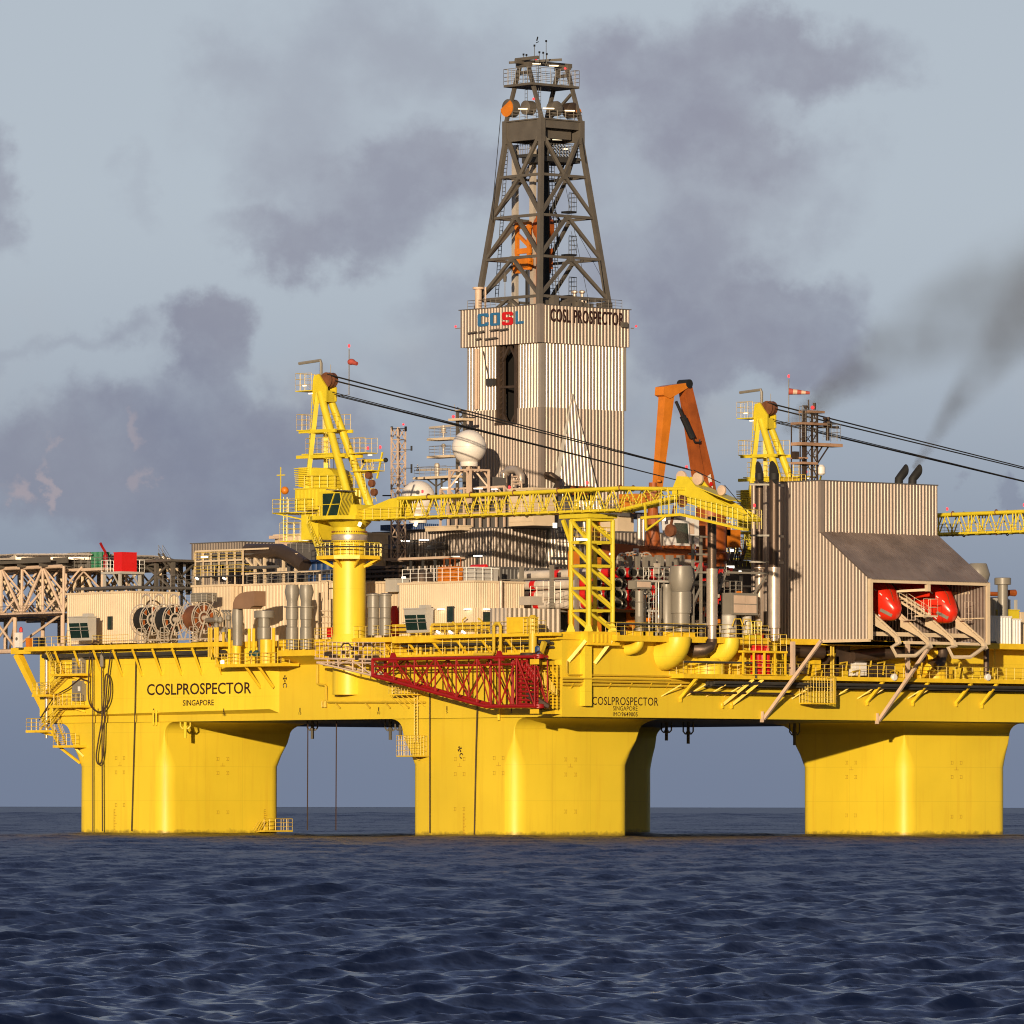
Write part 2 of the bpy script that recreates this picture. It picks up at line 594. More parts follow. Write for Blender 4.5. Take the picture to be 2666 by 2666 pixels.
def wnoise(vec, scale, detail=6, rough=0.55):
    n = wn.new('ShaderNodeTexNoise'); n.inputs['Scale'].default_value = scale
    n.inputs['Detail'].default_value = detail; n.inputs['Roughness'].default_value = rough
    wl.new(vec, n.inputs['Vector'])
    return n


tc = wn.new('ShaderNodeTexCoord')
# bearings in the world: a = tangent of azimuth from the view towards the rig, e = tangent of elevation
dots = []
for ax in (RGT, FWD, Z):
    d = wn.new('ShaderNodeVectorMath'); d.operation = 'DOT_PRODUCT'
    wl.new(tc.outputs['Generated'], d.inputs[0]); d.inputs[1].default_value = ax
    dots.append(d.outputs['Value'])
fwd = wmath('MAXIMUM', wmath('ABSOLUTE', dots[1]), 0.05)
ta = wmath('DIVIDE', dots[0], fwd)
te = wmath('DIVIDE', dots[2], fwd)
comb = wn.new('ShaderNodeCombineXYZ')
wl.new(ta, comb.inputs[0]); wl.new(te, comb.inputs[1])
# warp the bearings with noise so cloud edges billow
w1 = wnoise(comb.outputs[0], 55, 7, 0.58)
sub = wn.new('ShaderNodeVectorMath'); sub.operation = 'SUBTRACT'
wl.new(w1.outputs['Color'], sub.inputs[0]); sub.inputs[1].default_value = (0.5, 0.5, 0.5)
scl = wn.new('ShaderNodeVectorMath'); scl.operation = 'SCALE'; scl.inputs['Scale'].default_value = 0.030
wl.new(sub.outputs[0], scl.inputs[0])
wadd = wn.new('ShaderNodeVectorMath'); wadd.operation = 'ADD'
wl.new(comb.outputs[0], wadd.inputs[0]); wl.new(scl.outputs[0], wadd.inputs[1])


def blob(X, Y, rx, ry, soft=0.55, amp=1.0):
    """A cloud bank; X, Y, radii in 1932-px units of the photograph turned into bearings."""
    s = 1.0 / 13500
    c = ((X - 966) * s, (1521 - Y) * s, 0)
    a = wn.new('ShaderNodeVectorMath'); a.operation = 'SUBTRACT'
    wl.new(wadd.outputs[0], a.inputs[0]); a.inputs[1].default_value = c
    b = wn.new('ShaderNodeVectorMath'); b.operation = 'MULTIPLY'
    wl.new(a.outputs[0], b.inputs[0]); b.inputs[1].default_value = (1 / (rx * s), 1 / (ry * s), 0)
    ln = wn.new('ShaderNodeVectorMath'); ln.operation = 'LENGTH'
    wl.new(b.outputs[0], ln.inputs[0])
    return wmap(ln.outputs['Value'], soft, 1.15, amp, 0.0)


def union(bl):
    o = bl[0]
    for b in bl[1:]:
        o = wmath('SUBTRACT', wmath('ADD', o, b), wmath('MULTIPLY', o, b))
    return o


clouds = union([
    blob(760, 330, 330, 110, 0.3, 0.85), blob(600, 430, 230, 75, 0.3, 0.85), blob(540, 230, 220, 170, 0.0, 0.50),
    blob(700, 80, 300, 140, 0.0, 0.5), blob(870, 130, 200, 150, 0.0, 0.35), blob(430, 150, 120, 90, 0, .3), blob(1000, 330, 200, 120, 0.2, .6),
    blob(1240, 180, 240, 130, 0.3, 0.9), blob(1470, 80, 250, 105, 0.4, 0.9), blob(1400, 260, 230, 110, 0.3, 0.85),
    blob(1280, 430, 250, 90, 0.2, 0.6), blob(1230, 560, 240, 130, 0.3, 0.9), blob(1480, 570, 150, 110, 0.4, 0.9),
    blob(1400, 670, 280, 75, 0.3, 0.9), blob(860, 580, 130, 60, 0.0, 0.5), blob(900, 660, 280, 80, 0.0, 0.4), blob(1060, 480, 260, 140, 0, .45), blob(1330, 330, 260, 150, 0.2, .55), blob(1560, 350, 140, 90, 0, .35), blob(1330, 520, 130, 160, 0.2, .6),
    blob(395, 630, 105, 95, 0.55, 0.95), blob(400, 760, 170, 120, 0.4, 0.75), blob(240, 620, 60, 40, 0.1, 0.5), blob(560, 800, 160, 130, 0.4, 0.8),
    blob(150, 870, 350, 130, 0.5, 0.92), blob(480, 880, 330, 170, 0.4, 0.9), blob(-30, 350, 75, 120, 0.3, 0.7),
    blob(250, 350, 40, 60, 0.0, 0.2), blob(1870, 940, 45, 35, 0.5, 0.6), blob(1100, 760, 400, 60, 0.0, 0.3), blob(100, 645, 300, 30, 0, .3)])
fine = wnoise(comb.outputs[0], 95, 7, 0.6)
around = union([wmap(wmath('ABSOLUTE', ta), 0.078, 0.115, 0.0, 0.9), wmap(te, 0.12, 0.17, 0.0, 0.3)])
drift = wnoise(comb.outputs[0], 16, 6, 0.55)
clouds = union([clouds, wmath('MULTIPLY', around, wmap(drift.outputs['Fac'], 0.46, 0.60, 0.0, 0.9))])
dens = wmath('MULTIPLY', clouds, wmap(fine.outputs['Fac'], 0.25, 0.62, 0.72, 1.05), clamp=True)
# air: clear pale blue above, dull slate blue towards the sea
airn = wmap(te, 0.0, 0.088, 0.0, 1.0)
air = wmix(airn, (0.185, 0.228, 0.33), (0.475, 0.54, 0.615))
mid = wmap(te, 0.025, 0.075, 0.0, 1.0)
warm_n = wnoise(comb.outputs[0], 22, 4, 0.5)
haze_w = wmath('MULTIPLY', wmap(warm_n.outputs['Fac'], 0.42, 0.65, 0.0, 0.5), wmath('MULTIPLY', wmap(te, 0.085, 0.06, 0.0, 1.0), wmap(te, 0.04, 0.06, 0.0, 1.0)))
air = wmix(haze_w, air, (0.47, 0.46, 0.47))
air = wmix(wmap(te, 0.118, 0.34, 0.0, 1.0), air, (0.15, 0.21, 0.41))
cl_col = wmix(wmap(te, 0.02, 0.10, 0.0, 1.0), (0.195, 0.225, 0.325), (0.30, 0.312, 0.395))
shade = wnoise(comb.outputs[0], 38, 5, 0.5)
cl_col = wmix(wmap(shade.outputs['Fac'], 0.35, 0.7, 0.0, 0.3), cl_col, (0.36, 0.37, 0.43))
front = wmix(dens, air, cl_col)
rim = union([blob(75, 905, 14, 55, 0.3, 0.4), blob(20, 925, 40, 25, 0.3, 0.4), blob(265, 865, 20, 26, 0.3, 0.25)])
front = wmix(rim, front, (0.56, 0.44, 0.44))
# the physical sky carries the light from the other bearings; clouds lie over it everywhere
sk = wn.new('ShaderNodeVectorMath'); sk.operation = 'SCALE'; sk.inputs['Scale'].default_value = 0.05
wl.new(sky.outputs[0], sk.inputs[0])
facing = wmap(dots[1], -0.1, 0.6, 0.12, 0.93)
col = wmix(facing, sk.outputs[0], front)
wl.new(col, bg.inputs['Color'])
bg.inputs['Strength'].default_value = 1.0
world.cycles.sampling_method = 'MANUAL'
world.cycles.sample_map_resolution = 256


# ---------------------------------------------------------------- sea
def build_sea():
    rs = list(np.geomspace(4, 92, 22)[:-1])
    r = 92.0
    while r < 40000:
        rs.append(r)
        if r < 900: r += max(0.17, r * 0.0012)
        elif r < 3600: r += 2.4
        else: r += r * 0.012
    rs = np.array(rs)
    core = np.linspace(-5.2, 5.2, 640)
    side = np.concatenate([np.linspace(5.2, 9.5, 70)[1:], np.geomspace(9.5, 180, 34)[1:]])
    ang = np.radians(np.concatenate([-side[::-1], core, side[:-1]]))
    base = math.atan2(RGT.y, RGT.x)
    Rr, A = np.meshgrid(rs, ang, indexing='ij')
    dr = np.gradient(rs)[:, None] + 0 * A
    da = np.gradient(ang)[None, :] * Rr
    spc = np.maximum(dr, np.abs(da) * 0.8)
    # bearing: 0 = FWD, positive to the right
    X = CAM.x + Rr * (np.cos(A) * FWD.x + np.sin(A) * RGT.x)
    Y = CAM.y + Rr * (np.cos(A) * FWD.y + np.sin(A) * RGT.y)
    VAR = np.full_like(X, 0.002)
    H = np.zeros_like(X); DX = np.zeros_like(X); DY = np.zeros_like(X)
    g = np.random.default_rng(11)
    wind = math.radians(48.5 + 192)
    n = 110
    lam = np.geomspace(0.5, 26, n)
    for i, l in enumerate(lam):
        th = wind + g.normal(0, 0.38 if l > 4 else 0.6)
        slope = 0.066 if l < 1 else 0.060 if l < 2.2 else 0.028 if l < 4 else 0.014 if l < 10 else 0.013
        amp = slope * l / (2 * PI) * (0.6 + 0.8 * g.random())
        k = 2 * PI / l
        cx, cy = math.cos(th), math.sin(th)
        ph = k * (X * cx + Y * cy) + g.random() * 2 * PI
        att = np.clip((l / spc - 2.2) / 2.0, 0, 1)
        H += att * amp * np.sin(ph)
        VAR += (1 - att ** 2) * (amp * k) ** 2 / 2
        DX += att * amp * 0.9 * cx * np.cos(ph)
        DY += att * amp * 0.9 * cy * np.cos(ph)
    X = X + DX; Y = Y + DY
    far = np.clip((Rr - 900) / 2000, 0, 1)
    H = H * (1 + 0.6 * far)
    unres = np.sqrt(VAR)
    nr, na = X.shape
    co = np.stack([X, Y, H], -1).reshape(-1, 3).astype(np.float32)
    idx = np.arange(nr * na).reshape(nr, na)
    a, b, c, d = idx[:-1, :-1], idx[1:, :-1], idx[1:, 1:], idx[:-1, 1:]
    q = np.stack([a, d, c, b], -1).reshape(-1, 4)
    seam = np.stack([idx[:-1, -1], idx[:-1, 0], idx[1:, 0], idx[1:, -1]], -1)
    q = np.concatenate([q, seam])
    me = bpy.data.meshes.new('sea')
    me.vertices.add(len(co)); me.vertices.foreach_set('co', co.ravel())
    me.loops.add(q.size); me.loops.foreach_set('vertex_index', q.ravel().astype(np.int32))
    me.polygons.add(len(q))
    me.polygons.foreach_set('loop_start', np.arange(0, q.size, 4, dtype=np.int32))
    me.polygons.foreach_set('loop_total', np.full(len(q), 4, dtype=np.int32))
    me.polygons.foreach_set('use_smooth', np.ones(len(q), dtype=bool))
    me.update(); me.validate()
    at = me.attributes.new('unresolved_slope', 'FLOAT', 'POINT'); at.data.foreach_set('value', unres.ravel().astype(np.float32))
    m = bpy.data.materials.new('sea_water')
    nt, bs = nodes(m)
    N, L = nt.nodes, nt.links
    bs.inputs['Base Color'].default_value = (0.004, 0.008, 0.028, 1)
    # waves finer than the mesh act as surface roughness
    an = N.new('ShaderNodeAttribute'); an.attribute_name = 'unresolved_slope'
    rr = N.new('ShaderNodeMath'); rr.operation = 'MULTIPLY'; rr.inputs[1].default_value = 0.45; L.new(an.outputs['Fac'], rr.inputs[0])
    rq = N.new('ShaderNodeMath'); rq.operation = 'POWER'; rq.inputs[1].default_value = 0.5; L.new(rr.outputs[0], rq.inputs[0])
    L.new(rq.outputs[0], bs.inputs['Roughness'])
    bs.inputs['IOR'].default_value = 1.33
    geo = N.new('ShaderNodeNewGeometry')
    # ripples too small for the mesh tilt the surface normal
    acc = None
    for scale, k in ((0.13, 0.2), (0.5, 0.3), (1.9, 0.6), (5.5, 0.5)):
        mp = N.new('ShaderNodeMapping'); mp.inputs['Rotation'].default_value = (0, 0, wind)
        mp.inputs['Scale'].default_value = (1.0, 0.6, 1)
        L.new(geo.outputs['Position'], mp.inputs['Vector'])
        no = N.new('ShaderNodeTexNoise'); no.inputs['Scale'].default_value = scale; no.inputs['Detail'].default_value = 2
        no.inputs['Distortion'].default_value = 0.5
        L.new(mp.outputs[0], no.inputs['Vector'])
        su = N.new('ShaderNodeVectorMath'); su.operation = 'SUBTRACT'; L.new(no.outputs['Color'], su.inputs[0]); su.inputs[1].default_value = (0.5, 0.5, 0.5)
        mu = N.new('ShaderNodeVectorMath'); mu.operation = 'MULTIPLY'; L.new(su.outputs[0], mu.inputs[0]); mu.inputs[1].default_value = (k, k, 0)
        if acc is None: acc = mu
        else:
            ad = N.new('ShaderNodeVectorMath'); L.new(acc.outputs[0], ad.inputs[0]); L.new(mu.outputs[0], ad.inputs[1]); acc = ad
    ad = N.new('ShaderNodeVectorMath'); L.new(acc.outputs[0], ad.inputs[0]); L.new(geo.outputs['Normal'], ad.inputs[1])
    nm = N.new('ShaderNodeVectorMath'); nm.operation = 'NORMALIZE'; L.new(ad.outputs[0], nm.inputs[0])
    L.new(nm.outputs[0], bs.inputs['Normal'])
    me.materials.append(m)
    o = bpy.data.objects.new('sea', me); COL.objects.link(o)
    tag(o, 'dark navy open sea with short choppy waves reaching the horizon', kind='structure')


build_sea()

# ---------------------------------------------------------------- hull
hull = thing('drilling_rig_hull', 'yellow floating rig hull, a deep deck box on four thick columns standing in the sea', 'rig hull')
HB, HT, DK = 14.2, 23.3, 24.0        # underside, box top, deck level
HX, HY = 83.8, 100.0
b = MB()
REC, RY0 = 35.0, 3.2                  # the upper front side steps back beyond x = REC
ZL = 19.0
b.prism([(0, 0, HB), (HX, 0, HB), (HX, HY, HB), (0, HY, HB)], (0, 0, ZL - HB))
b.prism([(0, 0, ZL), (REC, 0, ZL), (REC, RY0, ZL), (HX, RY0, ZL), (HX, HY, ZL), (0, HY, ZL)], (0, 0, HT - ZL))
part('deck_box', b, 'hull_yellow', hull)
# shell plating standing proud towards the far end of the left side, its near end sloped and chamfered
b = MB()
yb = U(H0(1760, 400), x=0).y
b.prism([(0.0, yb - 1.0, HB + 0.9), (-0.55, yb + 0.2, HB + 1.4), (-0.55, HY - 0.3, HB + 0.9), (0, HY - 0.3, HB + 0.9)], (0, 0, HT - HB - 1.2))
part('side_plating', b, 'hull_yellow', hull)
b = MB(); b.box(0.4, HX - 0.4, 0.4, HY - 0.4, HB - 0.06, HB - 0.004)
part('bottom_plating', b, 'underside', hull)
b = MB(); b.box(-0.9, HX, -0.3, HY + 1, HT + 0.004, DK)
part('deck_plate', b, 'deck_yellow', hull)


def rrect(x0, x1, y0, y1, r, n=7):
    pts = []
    for cx, cy, a0 in ((x1 - r, y1 - r, 0), (x0 + r, y1 - r, 90), (x0 + r, y0 + r, 180), (x1 - r, y0 + r, 270)):
        for i in range(n):
            a = math.radians(a0 + 90 * i / (n - 1))
            pts.append((cx + r * math.cos(a), cy + r * math.sin(a)))
    return pts


def column(x0, x1, y0, y1, flush, rf=(2.0,)):
    """flush: sides (of 'xXyY' = low x, high x, low y, high y) that run straight up into the hull side."""
    secs = []
    zs = [(-6, 0, 2.0, 0), (8.6, 0, 2.0, 0), (10.2, 0.42, 1.3, 0), (11.6, 0.9, 0.45, 0), (12.6, 1.1, 0.12, 0)]
    R = 1.55
    for i in range(1, 8):
        t = math.radians(90 * i / 7)
        zs.append((12.6 + R * math.sin(t), 1.1, 0.12, R * (1 - math.cos(t)) * 1.3))
    for z, e, r, q in zs:
        a = x0 - (0 if 'x' in flush else q)
        bb = x1 + (0 if 'X' in flush else e + q)
        c = y0 - (0 if 'y' in flush else q)
        d = y1 + (0 if 'Y' in flush else e + q)
        secs.append([(px, py, z) for px, py in rrect(a, bb, c, d, r)])
    n = len(secs[0])
    m = MB()
    vs = [p for s_ in secs for p in s_]
    fs = []
    for k in range(len(secs) - 1):
        for i in range(n):
            fs.append((k * n + i, k * n + (i + 1) % n, (k + 1) * n + (i + 1) % n, (k + 1) * n + i))
    fs += [tuple(range(n))[::-1], tuple(range((len(secs) - 1) * n, len(secs) * n))]
    return m.add(vs, fs)


cols = []
for x0, x1, y0, y1, fl in ((0, 19.0, 8.5, 27.8, 'x'), (-0.55, 18.9, 74.2, 92.3, 'x'), (65, 83.7, 8.5, 27.6, 'X'), (65, 83.5, 74.2, 92.3, 'X')):
    cols.append(part('column', column(x0, x1, y0, y1, fl), 'hull_yellow', hull, sharp=40))

# names and marks painted on the hull sides
XL = -0.553
text_px('name_lettering', 'COSLPROSPECTOR', H0(895, 445), H0(1604, 354), 'L', XL, 'letter_black', hull, 0.012)
text_px('port_lettering', 'SINGAPORE', H0(1139, 516), H0(1350, 473), 'L', XL, 'letter_black', hull, 0.012)
text_px('name_lettering', 'COSLPROSPECTOR', H2(489, 650), H2(1008, 592), 'R', -0.003, 'letter_black', hull, 0.012, 1.05, 0.004)
text_px('port_lettering', 'SINGAPORE', H2(652, 694), H2(845, 661), 'R', -0.003, 'letter_black', hull, 0.012, 1.05, 0.0)
text_px('number_lettering', 'IMO', H2(652, 738), H2(712, 707), 'R', -0.003, 'letter_black', hull, 0.012, 1.05, 0.0)
t_ = text_px('number_lettering', '9649005', H2(719, 740), H2(845, 707), 'R', -0.003, 'letter_black', hull, 0.012, 1.1, 0.014)


def bold(o, ax, e):
    pass


for s_, c, w, h, xx in (('30', H0(563, 572), 17, 16, XL), ('25', H0(940, 576), 17, 16, XL), ('20', H0(1417, 572), 18, 16, XL)):
    pass
for s_, cr, cx, cy, sc_, xx in (('30', H0, 563, 572, 1.0, XL), ('25', H0, 941, 572, 1.0, XL), ('20', H0, 1417, 572, 1.0, XL),
                                ('15', M2, 1241, 1921, 1.45, -0.003), ('10', H1, 569, 597, 1.1, -0.003), ('5', H1, 1059, 590, 1.1, -0.003), ('0', H1, 1522, 590, 1.0, -0.003)):
    wd = 9.0 if len(s_) == 2 else 4.5
    text_px('frame_number', s_, cr(cx - wd * sc_, cy + 9 * sc_), cr(cx + wd * sc_, cy - 9 * sc_), 'L', xx, 'letter_black', hull, 0.012)
    p = U(cr(cx, cy - 27 * sc_), x=xx)
    b = MB(); b.box(xx - 0.014, xx - 0.002, p.y - 0.09, p.y + 0.09, p.z - 0.3, p.z + 0.2)
    part('frame_tick', b, 'letter_black', hull)


def maltese(cr, cx, cy, r, xx, crot=0.0):
    c = U(cr(cx, cy), x=xx)
    R_ = abs(U(cr(cx, cy - r), x=xx).z - c.z)
    b = MB()
    for k in range(4):
        a = crot + k * PI / 2
        def pt(u, v):
            return (xx - 0.002, c.y - (u * math.cos(a) - v * math.sin(a)), c.z + u * math.sin(a) + v * math.cos(a))
        b.prism([pt(0.08 * R_, -0.08 * R_), pt(R_, -0.42 * R_), pt(R_, 0.42 * R_), pt(0.08 * R_, 0.08 * R_)], (-0.012, 0, 0))
    part('cross_mark', b, 'letter_black', hull)


def cmark(cr, cx, cy, r, xx, rot):
    c = U(cr(cx, cy), x=xx)
    R_ = abs(U(cr(cx, cy - r), x=xx).z - c.z)
    b = MB()
    pts = []
    for i in range(15):
        a = rot + math.radians(45 + 270 * i / 14)
        pts.append((xx - 0.01, c.y - R_ * math.cos(a), c.z + R_ * math.sin(a)))
    b.path(pts, 0.07, 4)
    part('circle_mark', b, 'letter_black', hull)


maltese(M2, 1089, 1571, 31, -0.003); cmark(M2, 1089, 1643, 26, -0.003, -PI / 2)
maltese(H1, 1151, 857, 22, -0.003, 0.5); cmark(H1, 1163, 905, 17, -0.003, -0.5)


def draft_scale(c0, c1, plane, face, n=14):
    b = MB()
    pl = {'x': plane} if face == 'L' else {'y': plane}
    p, q = U(c0, **pl), U(c1, **pl)
    for i in range(n + 1):
        c = p + (q - p) * (i / n)
        w = 0.55 if i % 5 == 0 else 0.3
        if face == 'L':
            b.box(plane - 0.012, plane - 0.002, c.y - w, c.y, c.z - 0.035, c.z + 0.035)
        else:
            b.box(c.x, c.x + w, plane - 0.012, plane - 0.002, c.z - 0.035, c.z + 0.035)
    if face == 'L':
        b.box(plane - 0.012, plane - 0.002, p.y - 0.03, p.y + 0.03, min(p.z, q.z), max(p.z, q.z))
    else:
        b.box(p.x - 0.03, p.x + 0.03, plane - 0.012, plane - 0.002, min(p.z, q.z), max(p.z, q.z))
    part('draft_scale', b, 'mark_faint', hull)


draft_scale(H0(670, 1368), H0(670, 1220), -0.555, 'L')
draft_scale(H1(1175, 1462), H1(1175, 1318), -0.002, 'L')
draft_scale(H0(1690, 1330), H0(1690, 1222), 74.198, 'R', 8)
for cr, cx, cy, pl, fc in ((H0, 711, 920, -0.555, 'L'), (H1, 1150, 982, -0.002, 'L'), (H1, 1430, 975, -0.002, 'L'), (H0, 1410, 925, 74.198, 'R'),
                           (H2, 318, 1138, 8.498, 'R'), (H3, 1447, 1006, 8.498, 'R'), (H3, 690, 1005, 64.998, 'L'),
                           (H0, 711, 1190, -0.555, 'L'), (H1, 1148, 1288, -0.002, 'L'), (H0, 1410, 1240, 74.198, 'R'), (H2, 318, 1488, 8.498, 'R'),
                           (H3, 688, 1333, 64.998, 'L'), (H3, 1446, 1342, 8.498, 'R')):
    k_ = {'x': pl} if fc == 'L' else {'y': pl}
    c = U(cr(cx, cy), **k_)
    b = MB()
    for du, dv in ((-0.8, 0.9), (0.8, 0.9), (-0.8, -0.9), (0.8, -0.9)) if cy < 1150 else ((-0.8, 0), (0.8, 0)):
        for e in (-0.13, 0.13):
            for w0, w1, h0, h1 in ((-0.09, 0.09, 0.16, 0.22), (-0.09, 0.09, -0.22, -0.16), (0.04, 0.09, -0.22, 0.22)):
                u0, u1 = du + e + w0, du + e + w1
                if fc == 'L': b.box(pl - 0.01, pl - 0.002, c.y - u1, c.y - u0, c.z + dv + h0, c.z + dv + h1)
                else: b.box(c.x + u0, c.x + u1, pl - 0.01, pl - 0.002, c.z + dv + h0, c.z + dv + h1)
    if cy < 1150:
        if fc == 'L':
            b.box(pl - 0.01, pl - 0.002, c.y - 0.4, c.y + 0.4, c.z - 0.03, c.z + 0.03); b.box(pl - 0.01, pl - 0.002, c.y - 0.03, c.y + 0.03, c.z + 0.03, c.z + 0.4)
        else:
            b.box(c.x - 0.4, c.x + 0.4, pl - 0.01, pl - 0.002, c.z - 0.03, c.z + 0.03); b.box(c.x - 0.03, c.x + 0.03, pl - 0.01, pl - 0.002, c.z + 0.03, c.z + 0.4)
    part('tank_mark', b, 'mark_faint', hull)


# ---------------------------------------------------------------- helpers that read positions off the photograph
def pbox(cr, xl, xc, xr, yt, yb, X):
    """Upright box whose near edge is at xc: its left side lies in plane x = X; returns x0, x1, y0, y1, z0, z1."""
    c = U(cr(xc, yt), x=X)
    zb = U(cr(xc, yb), x=X).z
    y1 = U(cr(xl, yt), x=X).y
    x1 = U(cr(xr, yt), y=c.y).x
    return X, x1, c.y, y1, zb, c.z


def taper(mb, p, q, w1, h1, w2, h2, up=Z):
    p, q = V(p), V(q)
    d = (q - p).normalized()
    a = d.cross(up).normalized(); b = a.cross(d).normalized()
    vs = [c + a * (i * w / 2) + b * (j * h / 2) for c, w, h in ((p, w1, h1), (q, w2, h2)) for i, j in ((-1, -1), (1, -1), (1, 1), (-1, 1))]
    return mb.add(vs, [(3, 2, 1, 0), (4, 5, 6, 7), (0, 1, 5, 4), (1, 2, 6, 5), (2, 3, 7, 6), (3, 0, 4, 7)])


def ring(mb, c, R, r, axis='y', n=28, m=5):
    pts = []
    for i in range(n + 1):
        t = 2 * PI * i / n
        u, v = R * math.cos(t), R * math.sin(t)
        pts.append(V(c) + (V((u, 0, v)) if axis == 'y' else V((0, u, v)) if axis == 'x' else V((u, v, 0))))
    return mb.path(pts, r, m)


def deckhouse(name, label, cat, box, m, per=0.4, dep=0.06, sides='lr', roof=0.25, roofm=None, group=None):
    x0, x1, y0, y1, z0, z1 = box
    t = thing(name, label, cat, group)
    b = MB().corrbox(x0, x1, y0, y1, z0, z1 - roof, per, dep, sides)
    part('wall', b, m, t)
    b = MB(); b.box(x0 - 0.18, x1 + 0.18, y0 - 0.18, y1 + 0.18, z1 - roof + 0.003, z1)
    part('roof', b, roofm or m, t)
    return t


def window(t, box_face, plane, a0, a1, z0, z1, frame='light_grey'):
    """A window pane with a frame standing on a wall; box_face 'L' (a = y) or 'R' (a = x)."""
    def bx(mb, d0, d1, u0, u1, v0, v1):
        if box_face == 'L': mb.box(plane - d1, plane - d0, u0, u1, v0, v1)
        else: mb.box(u0, u1, plane - d1, plane - d0, v0, v1)
    f = MB()
    for u0, u1, v0, v1 in ((a0 - .1, a1 + .1, z1, z1 + .1), (a0 - .1, a1 + .1, z0 - .1, z0), (a0 - .1, a0, z0, z1), (a1, a1 + .1, z0, z1)):
        bx(f, 0.0, 0.16, u0, u1, v0, v1)
    w = part('window', f, frame, t)
    g = MB(); bx(g, 0.0, 0.12, a0, a1, z0, z1)
    part('pane', g, 'glass_dark', w)


def lamp(mbs, p, q, w=0.16):
    mbs.beam(p, q, w)


def deck_z(n, x):
    return U(n, x=x).z


# ---------------------------------------------------------------- left end: helideck
HC = V((14.0, 113.0, 0)); HZ = 36.3
t = thing('helideck', 'pale octagonal helideck on a buff truss jutting out past the left end of the rig', 'helideck')
octo = [(HC.x + 13.2 * math.cos(PI / 8 + k * PI / 4), HC.y + 13.2 * math.sin(PI / 8 + k * PI / 4)) for k in range(8)]
b = MB(); b.prism([(x, y, HZ - 0.55) for x, y in octo], (0, 0, 0.5)); part('deck_plate', b, 'light_grey', t)
b = MB()
for k in range(8):
    p, q = V((*octo[k], HZ - 0.1)), V((*octo[(k + 1) % 8], HZ - 0.1))
    o = ((p + q) / 2 - V((HC.x, HC.y, HZ - 0.1))).normalized()
    e = o * 1.5 - Z * 0.15
    for s_ in (0.0, 0.33, 0.66, 1.0):
        b.tube(p + e * s_, q + e * s_, 0.07 if s_ == 1 else 0.05, n=4)
    for i in range(11):
        c = p + (q - p) * i / 10
        b.beam(c, c + e, 0.07, 0.07)
    b.beam(p - Z * 0.35, q - Z * 0.35, 0.12, 0.75)
part('perimeter_net', b, 'pale_steel', t)
b = MB()
for k in range(-4, 5):
    b.beam((HC.x + k * 2.9, HC.y - 11.5, HZ - 0.95), (HC.x + k * 2.9, HC.y + 11.5, HZ - 0.95), 0.25, 0.75)
for k in range(-2, 3):
    b.beam((HC.x - 11.5, HC.y + k * 4.6, HZ - 1.55), (HC.x + 11.5, HC.y + k * 4.6, HZ - 1.55), 0.3, 0.5)
part('deck_beam', b, 'derrick_grey', t)
zc = U(M1(400, 845), x=4).z
y_a = U(M1(640, 850), x=4).y
for xi, X in enumerate((4.0, 10.5, 17.0, 23.5)):
    b = MB()
    zt = HZ - 1.8
    b.tube((X, y_a, zc), (X, y_a + 33, zc), 0.3, n=8)
    b.tube((X, y_a + 0.5, zt), (X, y_a + 31, zt), 0.25, n=8)
    bay = 4.4
    for i in range(8):
        yy = y_a + i * bay
        b.tube((X, yy, zc), (X, yy, zt), 0.2, n=6)
        if i < 7:
            b.tube((X, yy + (bay if i % 2 else 0), zc), (X, yy + (0 if i % 2 else bay), zt), 0.2, n=6)
            b.tube((X + 3, yy, zc), (X, yy + bay, zt), 0.14, n=6)
            b.tube((X, yy + bay, zc), (X + 3, yy, zt), 0.14, n=6)
    part('truss', b, 'pinkish_buff' if xi == 0 else 'buff', t)
b = MB()
for yy in (y_a + 0.2, U(M1(150, 1000), x=4).y, y_a + 16, y_a + 24):
    for X in (4.0, 13.0, 22.0):
        b.tube((X, yy, zc), (X, yy, DK + (0 if yy < 101 else -0.2)), 0.28, n=8)
yl = U(M1(150, 1000), x=4).y
for s_, e_ in ((yl, yl + 5), (yl + 5, yl), (y_a + 0.2, yl), (yl + 5, yl + 11), (yl + 11, yl + 5)):
    b.tube((4, s_, zc), (4, e_, DK + 0.2), 0.17, n=6)
b.tube((4, yl, DK - 0.3), (4, yl + 14, DK - 0.4), 0.3, n=8)
for X in (4.0, 13.0, 22.0):
    b.tube((X, yl + 5, zc - 0.3), (X, yl + 16, zc - 0.3), 0.2)
    b.tube((X, yl, zc - 0.9), (X + 6, yl + 9, DK), 0.15)
part('support_leg', b, 'pinkish_buff', t)
b = MB()
b.box(3, 24, y_a, y_a + 30, zc - 0.2, zc + 0.0)
b.rail([(3.2, y_a, zc), (3.2, y_a + 30, zc)], 1.1)
part('lower_walkway', b, 'exhaust_brown', t)
fin(t)

